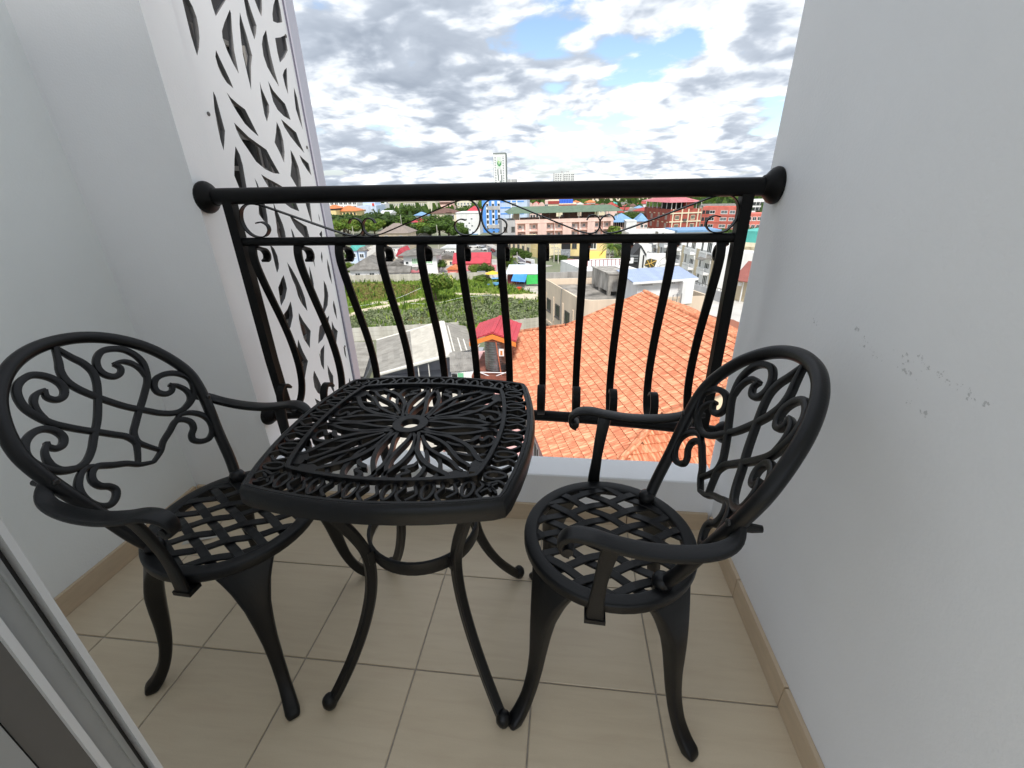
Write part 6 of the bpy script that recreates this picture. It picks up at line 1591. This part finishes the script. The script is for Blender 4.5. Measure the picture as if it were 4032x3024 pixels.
# small corrugated lean-to with green door
a, b = aty(A5(1550, 545), 36), aty(A5(1895, 535), 36)
c, d = gp(A5(1890, 810), a.z - 1.3), gp(A5(1560, 830), a.z - 1.3)
r = thing('lean_to', 'dark corrugated lean-to roof above a green door, left of the tank', 'shed', (d.x, d.y, G))
L = lambda v: v - Vector((d.x, d.y, G))
R_CORR = mat('corrugated_dark', (0.30, 0.29, 0.27), .8, var=.2, scale=2, obj_rand=.08)
MB().add([L(a), L(b), L(c), L(d)], [(0, 3, 2, 1)]).build('roof_deck', R_CORR, r, recalc=False)
sheets(r, [L(a), L(b), L(c), L(d)], 4, 3, R_CORR, 3, .045, seed=8)
w = L(c).x; hh = L(d).z - .1
MB().box(0, w, .3, 4, 0, hh).build('wall', M_WHITE, r)
MB().box(w * .30, w * .56, .24, .3, hh - 2.3, hh - .1).build('door', plaster('mint_green', (0.16, 0.46, 0.26)), r)
MB().box(.05, w * .27, .2, .3, hh - 1.6, hh - .2).build('opening', M_DARK, r)

# ---- red gable roof over the steel water tank
Yt = 24.0
ap, el, er = aty(A3(1415, 690), Yt), aty(A3(1262, 752), Yt), aty(A3(1632, 745), Yt)
bk = gp(A3(1388, 552), ap.z)
r = thing('tank_shelter', 'red gabled shelter on orange posts over the steel water tank', 'shelter', (ap.x, Yt, G))
L = lambda v: v - Vector((ap.x, Yt, G))
ez = (el.z + er.z) / 2; half = (er.x - el.x) / 2; Dp = bk.y - Yt
hz = L(ap).z; he = ez - G
M_ORW = mat('orange_paint', (0.70, 0.22, 0.04), .6, var=.1, scale=4)
for s in (-1, 1):
    q = [Vector((0, -.15, hz + .02)), Vector((0, Dp, hz + .02)), Vector((s * (half + .12), Dp, he - .06)), Vector((s * (half + .12), -.15, he - .06))]
    MB().extr(q, (0, 0, .05)).build('roof_slope', R_CRIM, r)
    n_ = 5
    for j in range(n_):
        a = q[0].lerp(q[3], (j + .02) / n_); b = q[1].lerp(q[2], (j + .02) / n_); c = q[1].lerp(q[2], (j + 1.1) / n_); d = q[0].lerp(q[3], (j + 1.1) / n_)
        MB().extr([a + Vector((0, 0, .055)), b + Vector((0, 0, .055)), c + Vector((0, 0, .085)), d + Vector((0, 0, .085))], (0, 0, .02)).build('roof_course', R_CRIM, r)
    MB().extr([Vector((0, -.2, hz - .02)), Vector((s * (half + .12), -.2, he - .1)), Vector((s * (half + .12), -.2, he - .36)), Vector((0, -.2, hz - .30))], (0, .05, 0)).build('barge_board', M_ORW, r)
    for y in (.1, Dp - .1):
        MB().box(s * (half - .28) - .06, s * (half - .28) + .06, y - .06, y + .06, he - 4.6, he + .05).build('post', M_ORW if s < 0 else mat('rust_post', (0.42, 0.13, 0.07), .7, var=.3, scale=6), r)
MB().strap([(0, -.15, hz + .12), (0, Dp, hz + .12)], .2, .04).build('ridge_cap', R_CRIM, r)
MB().box(-half + .2, half - .2, -.02, .06, he - .12, he - .02).build('tie_beam', mat('rust_post', (0, 0, 0)), r)
MB().tube([(0, -.02, he - .05), (0, -.02, hz - .1)], .05, 6).build('king_post', mat('rust_post', (0, 0, 0)), r)
zt = L(aty(A3(1400, 1045), Yt)).z
MB().box(-half - .1, half + .25, -.25, Dp + .6, zt - .5, zt - .05).build('platform', mat('rust_deck', (0.20, 0.07, 0.045), .85, var=.35, scale=2), r)
MB().box(-half, half + .1, -.1, Dp + .4, 0, zt - .5).build('tower_wall', plaster('tower_brown', (0.22, 0.10, 0.08)), r)
M_WPIPE = mat('white_pipe', (0.75, 0.76, 0.77), .4)
for P in ([(-half + .32, -.12, zt - .4), (-half + .32, -.12, he - .45), (-half + .5, -.1, he - .25)], [(-half + .2, -.12, zt + .15), (half - .3, -.12, zt + .15)], [(-half + .25, -.14, zt - .55), (half - .5, -.14, zt + .2)], [(-half + .3, -.16, zt + .2), (half - .4, -.16, zt - .55)]):
    MB().tube(P, .028, 6).build('pipe', M_WPIPE, r)
MB().tube([(half * .15, -.1, he - .1), (half * .38, -.1, zt - .3)], .04, 6).build('brace', mat('rust_post', (0, 0, 0)), r)
t = thing('water_tank', 'ribbed stainless steel water tank under the red gabled roof', 'water tank', (ap.x + .04, Yt + .78, G + zt))
pr = []
for i in range(13):
    z = .1 + i * .155; pr += [(.68, z), (.70, z + .05), (.70, z + .09), (.68, z + .14)]
MB().lathe([(.3, 0), (.64, .02)] + pr + [(.62, 2.2), (.3, 2.36), (.05, 2.4)], n=32).build('shell', mat('tank_steel', (0.20, 0.205, 0.21), .28, metal=.85, var=.3, scale=3), t, smooth=50)
MB().lathe([(.22, 2.37), (.22, 2.5), (.1, 2.54)], n=14).build('lid', mat('tank_lid', (0.25, 0.25, 0.25), .4, metal=.6), t)
MB().box(.28, .58, -.72, -.66, 1.15, 1.6).build('label_plate', M_WFR, t); MB().box(.37, .50, -.735, -.72, 1.22, 1.5).build('label_mark', mat('label_orange', (0.55, 0.20, 0.05), .5), t)

# ---- beige flat-roofed building
C_ = aty((2295, 1185), 45.0); ZB = C_.z
FLv, Rv = gp(A7(-10, 160), ZB), gp(A7(1790, 342), ZB)
r = thing('flat_roof_building', 'beige building with stained flat roof beyond the orange tiles', 'building', (C_.x, C_.y, G))
L = lambda v: v - Vector((C_.x, C_.y, G))
fl, rr = L(FLv), L(Rv); H = ZB - G
out = fl.normalized() * 1.0
u_l = Vector((fl.x, fl.y, 0)); u_r = Vector((rr.x, rr.y, 0))
el_, er_ = u_l.normalized(), u_r.normalized()
Wl, Wr = u_l.length, u_r.length
# rounded near corner
cr_r = 1.6
arc = []
for i in range(7):
    t_ = i / 6.0; p0, p1, p2 = el_ * cr_r, Vector((0, 0, 0)), er_ * cr_r
    arc.append(p0 * (1 - t_) ** 2 + p1 * 2 * t_ * (1 - t_) + p2 * t_ ** 2)
foot_ = [u_l] + arc + [u_r, u_r + el_ * Wl * .92]
def off_poly(P, d):
    cen = sum(P, Vector((0, 0, 0))) / len(P); return [p + (cen - p).normalized() * d for p in P]
inner = off_poly(foot_, .28)
M_ROOFC = mat('stained_roof', (0.40, 0.37, 0.33), .95, c2=(0.09, 0.085, 0.075), scale=.55, detail=9)
MB().prism([(p.x, p.y) for p in foot_], 0, H - .75).build('wall', M_BEIGE, r)
MB().add([(p.x, p.y, H - .745) for p in foot_], [tuple(range(len(foot_)))]).build('roof_surface', M_ROOFC, r, recalc=False)
n = len(foot_)
vs = [(p.x, p.y, z) for z in (H - .75, H) for p in foot_] + [(p.x, p.y, z) for z in (H - .74, H) for p in inner]
fs = []
for i in range(n):
    j = (i + 1) % n; fs += [(i, j, n + j, n + i), (n + i, n + j, 3 * n + j, 3 * n + i), (2 * n + j, 2 * n + i, 3 * n + i, 3 * n + j)]
MB().add(vs, fs).build('parapet', M_BEIGE, r)
angl = math.atan2(-u_l.y, -u_l.x)
sw = put('left_wing', None, r, (u_l.x, u_l.y, 0), angl)
for z, rows in ((H - 4.5, 1), (H - 8.0, 1), (H - 11.0, 1)):
    for x in (.14, .40, .66): put('window', win_mesh(1.5, 1.6, M_WFD, M_GLASS, 2), sw, (Wl * x, -.03, z + .7), 0)
for x in (.02, .27, .53, .79): MB().box(Wl * x, Wl * x + .3, -.10, .02, 0, H - 1.6).build('pilaster', M_BEIGE, sw)
MB().box(0, Wl - 1.6, -.09, .02, H - 5.4, H - 5.15).build('string_course', M_BEIGE, sw)
MB().tube([(Wl * .52, -.15, H - 8), (Wl * .52, -.16, H - 2), (Wl * .53, -.2, H + .1), (Wl * .56, .3, H + .12)], .05, 6).build('drain_pipe', M_METAL, sw)
# two strip bands on the front
angr = math.atan2(u_r.y, u_r.x)
sf = put('front_wing', None, r, (0, 0, 0), angr)
MB().box(cr_r, Wr, -.08, .02, H - 2.9, H - 2.7).build('string_course', M_BEIGE, sf)
for x in (.3, .5, .7, .9): put('window', win_mesh(1.5, 1.6, M_WFD, M_GLASS, 2), sf, (Wr * x, -.03, H - 5.0), 0)
# grey back parapet of the neighbour and its white flat roof
bp0, bp1 = u_l + el_ * .1, u_r + el_ * Wl * .92
nb_ = thing('flat_roof_building', 'white flat roofed building behind the stained roof', 'building', (C_.x, C_.y, G), 0)
q0, q1 = u_l + el_ * .25 + er_ * 5.2, u_l + el_ * .25 + er_ * Wr * 1.05
pl = [q0, q1, q1 + el_ * 9, q0 + el_ * 9]
MB().prism([(p.x, p.y) for p in pl], 0, H + .1).build('wall', M_WHITE, nb_)
MB().obox(u_l + Vector((0, 0, H + .004)), er_ * Wr * .8, el_ * .22, (0, 0, .75)).build('back_parapet', M_CONC, r)
MB().obox(q0 + el_ * 8.7 + Vector((0, 0, H + .1)), er_ * (Wr * .8), el_ * .25, (0, 0, .8)).build('parapet', M_WHITE, nb_)
MB().obox(q0 + el_ * .25 + Vector((0, 0, H + .1)), er_ * .25, el_ * 8.6, (0, 0, .8)).build('parapet', M_WHITE, nb_)
for j in range(9): MB().obox(q0 + el_ * 7.4 + er_ * (Wr * .25 + j * .6) + Vector((0, 0, H + .1)), er_ * .08, el_ * .08, (0, 0, .9)).build('rail_post', mat('rail_maroon', (0.22, 0.05, 0.05), .7), nb_)
MB().obox(q0 + el_ * 7.4 + er_ * Wr * .25 + Vector((0, 0, H + .95)), er_ * 5.2, el_ * .08, (0, 0, .08)).build('hand_rail', mat('rail_maroon', (0, 0, 0)), nb_)
zz = ZB - .745
# concrete tank on stub legs
t0, t1, t2 = gp(A7(480, 240), zz), gp(A7(668, 345), zz), gp(A7(800, 345), zz)
top = aty(A7(690, 112), t1.y); th = top.z - zz
ctk = thing('rooftop_tank', 'mouldy concrete water tank on stub legs on the stained roof', 'water tank', (t1.x, t1.y, zz))
e1 = (t0 - t1); e1.z = 0; e2 = e1.normalized().cross(Vector((0, 0, -1))) * -1
e2 = Vector((t2.x - t1.x, t2.y - t1.y, 0)).normalized(); Lw_ = e1.length * .92; e1.normalize(); Lr = 2.6
M_MOULD = mat('mouldy_concrete', (0.50, 0.475, 0.43), .95, c2=(0.13, 0.12, 0.105), scale=1.1, stretch=(1.2, 1.2, .35), detail=9)
MB().obox(Vector((0, 0, .5)), e2 * Lr, e1 * Lw_, (0, 0, th - .5)).build('box', M_MOULD, ctk)
MB().obox(Vector((0, 0, th)) - e2 * .1 - e1 * .1, e2 * (Lr + .2), e1 * (Lw_ + .2), (0, 0, .12)).build('lid_slab', M_MOULD, ctk)
for a in (0, .48, .92):
    for b in (0, .86): MB().obox(e2 * Lr * b + e1 * Lw_ * a, e2 * .35, e1 * .35, (0, 0, .5)).build('leg', M_MOULD, ctk)
MB().tube([e2 * (Lr + .3) + Vector((0, 0, .0)), e2 * (Lr + .3) + Vector((0, 0, th + .25)), e2 * (Lr - .3) + e1 * .3 + Vector((0, 0, th + .25))], .06, 6).build('pipe', M_WPIPE, ctk)
for i in range(6):
    MB().tube([e2 * (Lr + 1.0 + i * .25) + e1 * (.2 + .3 * (i % 3)) + Vector((0, 0, .08 + .03 * i)), e2 * (Lr + 3.2 + i * .2) + e1 * (.9 - .25 * (i % 4)) + Vector((0, 0, .1 + .02 * i))], .05, 6).build('loose_pipe', mat('pipe_cyan', (0.30, 0.50, 0.58), .5), ctk)
# white penthouse with blue-grey metal roof
a, b = gp(A7(1000, 190), zz + 2.6), gp(A7(1585, 150), zz + 2.6)
ph = thing('penthouse', 'white rooftop room under a blue-grey metal roof', 'building', (a.x, a.y, zz), math.atan2(b.y - a.y, b.x - a.x))
W = math.hypot(b.x - a.x, b.y - a.y)
MB().box(.2, W - .2, .3, 3.4, 0, 2.5).build('wall', M_WHITE, ph)
M_BM = mat('blue_metal', (0.33, 0.40, 0.55), .45, var=.08, scale=1.5, obj_rand=.04)
q = [Vector((-.5, 4.2, 3.1)), Vector((W + 1.0, 4.2, 3.1)), Vector((W + .6, -.3, 2.55)), Vector((-.7, -.3, 2.55))]
MB().add(q, [(0, 3, 2, 1)]).build('roof_deck', M_BM, ph, recalc=False); sheets(ph, q, 9, 1, M_BM, 4, .02, seed=9)
MB().box(-.7, W + .6, -.34, -.28, 2.4, 2.62).build('fascia', M_WHITE, ph)
for x in (.2, .62): put('vent_row', win_mesh(W * .22, .28, M_WFR, M_GREYP, 5, sill=False), ph, (W * x, .3, 2.0))
wv = ph.matrix_basis.inverted() @ gp(A7(1560, 345), zz)
MB().box(W * .8, W + .1, min(wv.y, -.5), .3, 0, 2.4).build('white_block', M_WHITE, ph)
MB().tube([(W * .74, -.1, .9), (W * .9, -.15, 2.3)], .05, 6).build('brace', M_GREYP, ph)
for x in (W * .62, W * .70):
    MB().tube([(x, -.7, 0), (x, -.7, 1.1), (x + .5, -.7, 1.2), (x + .5, -.7, 0)], .04, 6).build('steel_hoop', M_METAL, ph)

# ------------------------------------------------------------------ orange tiled roof (Dutch gable), right in front
K = .58; ZRG = CAMZ + (-10 - CAMZ) * K
PITCH = math.radians(20)
RA = at(2535, 1150, 2, ZRG); RB = at(3003, 1383, 2, ZRG)
U = (RB - RA).normalized(); Vd = Vector((U.y, -U.x, 0)); Vd = Vd if Vd.x < 0 else -Vd
def frame_axes(vdir): return (vdir * math.cos(PITCH) - Vector((0, 0, math.sin(PITCH))))
S1 = frame_axes(Vd); N1 = U.cross(S1); N1 = N1 if N1.z > 0 else -N1
S1b = frame_axes(-Vd); N1b = U.cross(S1b); N1b = N1b if N1b.z > 0 else -N1b
c0 = RA + U * 11 * K
hs = thing('tile_roof_house', 'house under a large bright orange tiled roof right below the balcony', 'house', (c0.x, c0.y, G))
LH = lambda v: v - Vector((c0.x, c0.y, G))
def R1(u, s, n=0.0, side=1): return LH(RA + U * (u * K) + (S1 if side == 1 else S1b) * (s * K) + (N1 if side == 1 else N1b) * n)
P1 = [(.35, 0), (22.46, 0), (22.46, 9.4), (27.9, 17.35), (-6.0, 17.35), (.35, 9.7)]
def clay_mat(name, by_object):
    "orange clay: streaks that run down each tile, tone differing from tile to tile"
    mt = bpy.data.materials.new(name); mt.use_nodes = True
    nd, ln = mt.node_tree.nodes, mt.node_tree.links; b = nd['Principled BSDF']; b.inputs['Roughness'].default_value = .65
    uv = nd.new('ShaderNodeUVMap'); vec = uv.outputs[0]
    if by_object:
        oi = nd.new('ShaderNodeObjectInfo'); mu = nd.new('ShaderNodeMath'); mu.operation = 'MULTIPLY'; mu.inputs[1].default_value = 53.0
        cb = nd.new('ShaderNodeCombineXYZ'); ad = nd.new('ShaderNodeVectorMath'); ln.new(oi.outputs['Random'], mu.inputs[0]); ln.new(mu.outputs[0], cb.inputs[0])
        ln.new(vec, ad.inputs[0]); ln.new(cb.outputs[0], ad.inputs[1]); vec = ad.outputs[0]
    mp = nd.new('ShaderNodeMapping'); mp.inputs['Scale'].default_value = (1.0, .16, 1.0); ln.new(vec, mp.inputs[0])
    n1 = nd.new('ShaderNodeTexNoise'); n1.inputs['Scale'].default_value = 11; n1.inputs['Detail'].default_value = 4; ln.new(mp.outputs[0], n1.inputs['Vector'])
    rp = nd.new('ShaderNodeValToRGB'); e = rp.color_ramp.elements
    e[0].position, e[0].color = .34, (0.43, 0.125, 0.055, 1); e[1].position, e[1].color = .66, (0.74, 0.385, 0.215, 1)
    m_ = e.new(.5); m_.color = (0.56, 0.205, 0.10, 1)
    ln.new(n1.outputs[0], rp.inputs[0]); ln.new(rp.outputs[0], b.inputs['Base Color'])
    MATS[name] = mt
    return mt
R_TILE = clay_mat('roof_tile_orange', True)
R_TILEM = clay_mat('roof_tile_orange_mass', False)
roof = MB().add([R1(*p) for p in P1], [(0, 1, 2, 3, 4, 5)]).add([R1(u, s, 0, 2) for u, s in P1], [(5, 4, 3, 2, 1, 0)])
# near skirt
h0, h1 = R1(22.46, 9.4), R1(27.9, 17.35); g0, g1 = R1(22.46, 9.4, 0, 2), R1(27.9, 17.35, 0, 2)
f0, f1 = R1(.35, 9.7), R1(-6.0, 17.35); e0, e1_ = R1(.35, 9.7, 0, 2), R1(-6.0, 17.35, 0, 2)
roof.add([h0, g0, g1, h1], [(0, 1, 2, 3)]).add([f0, e0, e1_, f1], [(3, 2, 1, 0)])
roof = roof.build('roof', mat('roof_underlay', (0.30, 0.10, 0.05), .9), hs, recalc=False)
# tile: two rolls, thicker nose at the lower edge
TW, TL_, EXP = .285, .40, .362
def tile_verts(w=TW):
    prof = []
    for i in range(13):
        x = -w / 2 + w * i / 12; ph_ = (i % 6) / 6.0
        z = .046 * math.sin(math.pi * ph_) + .004
        prof.append((x, z))
    vs = []
    for x, z in prof: vs += [(x, 0, z + .002), (x, TL_, z + .056), (x, TL_, z * .3 - .006)]
    fs = []
    for i in range(12): fs += [(i * 3, i * 3 + 1, i * 3 + 4, i * 3 + 3), (i * 3 + 1, i * 3 + 2, i * 3 + 5, i * 3 + 4)]
    return vs, fs
TV, TF = tile_verts()
tile_me = MB().add(TV, TF).mesh('tile', R_TILE)
tile_me.set_sharp_from_angle(angle=math.radians(35))
uvl = tile_me.uv_layers.new(name='UVMap')
for lp in tile_me.loops: uvl.data[lp.index].uv = TV[lp.vertex_index][:2]
tiles = []                                     # (origin, xaxis, yaxis(down slope), normal)
def inpoly(p, poly):
    c = False
    for i in range(len(poly)):
        a, b = poly[i], poly[i - 1]
        if (a[1] > p[1]) != (b[1] > p[1]) and p[0] < (b[0] - a[0]) * (p[1] - a[1]) / (b[1] - a[1]) + a[0]: c = not c
    return c
nc = int(17.35 * K / EXP) + 1
for side, S_, N_ in ((1, S1, N1), (2, S1b, N1b)):
    for j in range(nc):
        s = j * EXP
        i0, i1 = int(-6.2 * K / TW) - 1, int(28.2 * K / TW) + 1
        for i in range(i0, i1):
            u = (i + .5) * TW
            if side == 2 and s > 3.0: continue
            if inpoly((u / K, min(17.2, (s + EXP * .6) / K)), P1): tiles.append((RA + U * u + S_ * s, -U if side == 1 else U, S_, N_))
# skirt frame
hd = (h0 + g0) / 2; w_ax = (g0 - h0).normalized(); dn = (h1 + g1) / 2 - hd; LS = dn.length; dn.normalize(); nn_ = w_ax.cross(dn); nn_ = nn_ if nn_.z > 0 else -nn_
halfw0, halfw1 = (g0 - h0).length / 2, (g1 - h1).length / 2
org = Vector((c0.x, c0.y, G)) + hd
for j in range(int(LS / EXP) + 1):
    s = j * EXP; hw = halfw0 + (halfw1 - halfw0) * min(1, (s + .2) / LS)
    for i in range(int(-hw / TW), int(hw / TW) + 1):
        if abs(i * TW) < hw and i * TW < 9.0: tiles.append((org + dn * s + w_ax * i * TW, w_ax, dn, nn_))
camp = Vector((0, 0, CAMZ))
def in_view(p):
    d = p - camp; z = d.dot(_f)
    if z < .1: return None
    px = IW / 2 + FPX * d.dot(AX) / z; py = IH / 2 - FPX * d.dot(AY) / z
    return z if (1950 < px < 3000 and 1130 < py < 1840) else None
scored = []
for k, t_ in enumerate(tiles):
    z = in_view(t_[0] + t_[2] * .2)
    scored.append((z if z else 999, k))
scored.sort()
single = {k for z, k in scored[:300] if z < 900}
mass = MB(); offs = []
rt = random.Random(8)
for k, (o, xa, ya, na) in enumerate(tiles):
    if k in single:
        t = put('tile', tile_me, roof)
        zax = xa.cross(ya)
        if zax.dot(na) < 0: xa = -xa
        M_ = Matrix((xa, ya, na)).transposed().to_4x4(); M_.translation = LH(o) + na * rt.uniform(.008, .012)
        t.matrix_basis = M_
    else:
        lf_ = rt.uniform(.008, .013)
        zax = xa.cross(ya)
        if zax.dot(na) < 0: xa = -xa
        mass.add([LH(o) + xa * a + ya * b + na * (c + lf_) for a, b, c in TV], TF); offs.append(rt.uniform(0, 60))
mm = mass.mesh('tile_mass', R_TILEM)
uvm = mm.uv_layers.new(name='UVMap'); nt_ = len(TV)
uvm.data.foreach_set('uv', [c for lp in mm.loops for c in (TV[lp.vertex_index % nt_][0] + offs[lp.vertex_index // nt_], TV[lp.vertex_index % nt_][1])])
put('tile_mass', mm, roof, kind='stuff')
# ridge, hip and verge caps
def caps(p0, p1, nrm, name, step=.36, rad=.15):
    d = p1 - p0; n = max(1, int(d.length / step)); d.normalize(); sd = d.cross(nrm).normalized(); up_ = sd.cross(d).normalized()
    key = name
    prof = [(math.cos(math.radians(a)), math.sin(math.radians(a))) for a in range(-10, 191, 25)]
    vs = []
    for x, z in prof: vs += [(x * rad * .92, 0, z * rad * .85), (x * rad * 1.06, step * 1.08, z * rad), (x * rad * .9, step * 1.08, z * rad * .82)]
    fs = []
    for i in range(len(prof) - 1): fs += [(i * 3, i * 3 + 1, i * 3 + 4, i * 3 + 3), (i * 3 + 1, i * 3 + 2, i * 3 + 5, i * 3 + 4)]
    me = MB().add(vs, fs).mesh(name, R_TILE); me.shade_smooth()
    ul = me.uv_layers.new(name='UVMap')
    for lp in me.loops: ul.data[lp.index].uv = vs[lp.vertex_index][:2]
    for i in range(n):
        M_ = Matrix((-sd, d, up_)).transposed().to_4x4()
        if M_.determinant() < 0: M_ = Matrix((sd, d, up_)).transposed().to_4x4()
        M_.translation = p0 + d * step * i + up_ * .055
        put(name, me, roof).matrix_basis = M_
caps(R1(.1, 0), R1(22.6, 0), Vector((0, 0, 1)), 'ridge_tile')
caps(h0, h1, (N1 + nn_).normalized(), 'hip_tile'); caps(f0, f1, N1, 'hip_tile')
caps(R1(22.5, .3), R1(22.5, 9.4), N1, 'verge_tile'); caps(R1(.3, .3), R1(.3, 9.7), N1, 'verge_tile', .36, .09)
MB().add([R1(22.42, .2), R1(22.42, 9.4), R1(22.42, 9.4, 0, 2), R1(22.42, .2, 0, 2)], [(0, 1, 2, 3)]).build('gable_wall', M_CREAM, hs, recalc=False)
# walls and the pink fascia
M_PNK = plaster('house_pink', (0.68, 0.40, 0.38), .06)
bw = [R1(27.0, 16.3), R1(-5.2, 16.3), R1(-5.2, 16.3, 0, 2), R1(27.0, 16.3, 0, 2)]
MB().prism([(p.x, p.y) for p in bw], 0, min(p.z for p in bw) - .15).build('wall', M_PNK, hs)
fa, fb_ = R1(27.9, 17.4), R1(-6.0, 17.4)
MB().strap([fa + Vector((0, 0, -.06)), fb_ + Vector((0, 0, -.06))], .06, .2, up=(0, 0, 1)).build('eave_gutter', M_BLK, hs)
wd_ = Vd * 1.5
MB().obox(fb_ + Vector((0, 0, -1.6)) + Vd * .25, (fa - fb_), wd_, (0, 0, .5)).build('terrace_slab', M_PNK, hs)
pz = fa.z - 1.1
for j in range(5):
    z = 2.0 + j * 2.2
    if z > pz - 2: break
    for i in range(6): 
        p = fb_.lerp(fa, (i + .5) / 6.0) - Vd * .6
        put('window', win_mesh(1.3, 1.4, M_WFR, M_GLASS, 1), hs, (p.x, p.y, z), math.atan2((fa - fb_).y, (fa - fb_).x))
# low courtyard of brown and pink walls in the gap between table shelter and tiled roof
cy = at(2095, 1770, 2, -13.0)
ct = thing('courtyard_block', 'narrow red-brown building in the gap left of the orange tiles', 'building', (cy.x - 3.2, cy.y - 3, G))
MB().box(-2.5, 1.6, -6, 14, 0, 7.0).build('wall', plaster('redbrown_wall', (0.24, 0.09, 0.075), .25), ct)
MB().box(-2.3, 1.4, -5.8, 13.8, 7.0, 7.15).build('roof', R_GREY, ct)
for i in range(5): MB().box(1.6, 1.64, -4.5 + i * 3.4, -3.2 + i * 3.4, 3.6, 5.0).build('window', M_GLASS, ct)

# pale sheds below, seen through the table top
z0 = -15.5
a, b, c, d = (at(px, py, 2, z0) for px, py in ((1180, 1530), (2060, 1530), (2100, 1840), (1180, 1840)))
r = thing('shed', 'pale corrugated shed roof far below, seen through the openwork table top', 'shed', (a.x, a.y, G))
L = lambda v: v - Vector((a.x, a.y, G))
MB().add([L(a), L(b), L(c), L(d)], [(0, 3, 2, 1)]).build('roof_deck', R_SHEETL, r, recalc=False)
sheets(r, [L(a), L(b), L(c), L(d)], 9, 8, R_SHEETL, 5, .02, seed=12)
MB().prism([(L(p).x, L(p).y) for p in (a, d, c, b)], 0, z0 - G - .3).build('wall', M_GREYP, r)
# ------------------------------------------------------------------ overhead slab and upper facade: unseen, added and sized to keep sun off the balcony
MB().box(XL - 0.2, XR + 0.25, -1.9, 0.0, 2.75, 2.9).build('ceiling_sun_block', M_WALL, kind='structure')
MB().box(-3.0, XL - 0.2, 0.0, 0.2, -2.0, 3.3).box(XR + 0.25, 3.0, 0.0, 0.2, -2.0, 3.3).box(XL - 0.2, XR + 0.25, 0.0, 0.2, 2.75, 3.3).build('facade_sun_block', M_WALL, kind='structure')
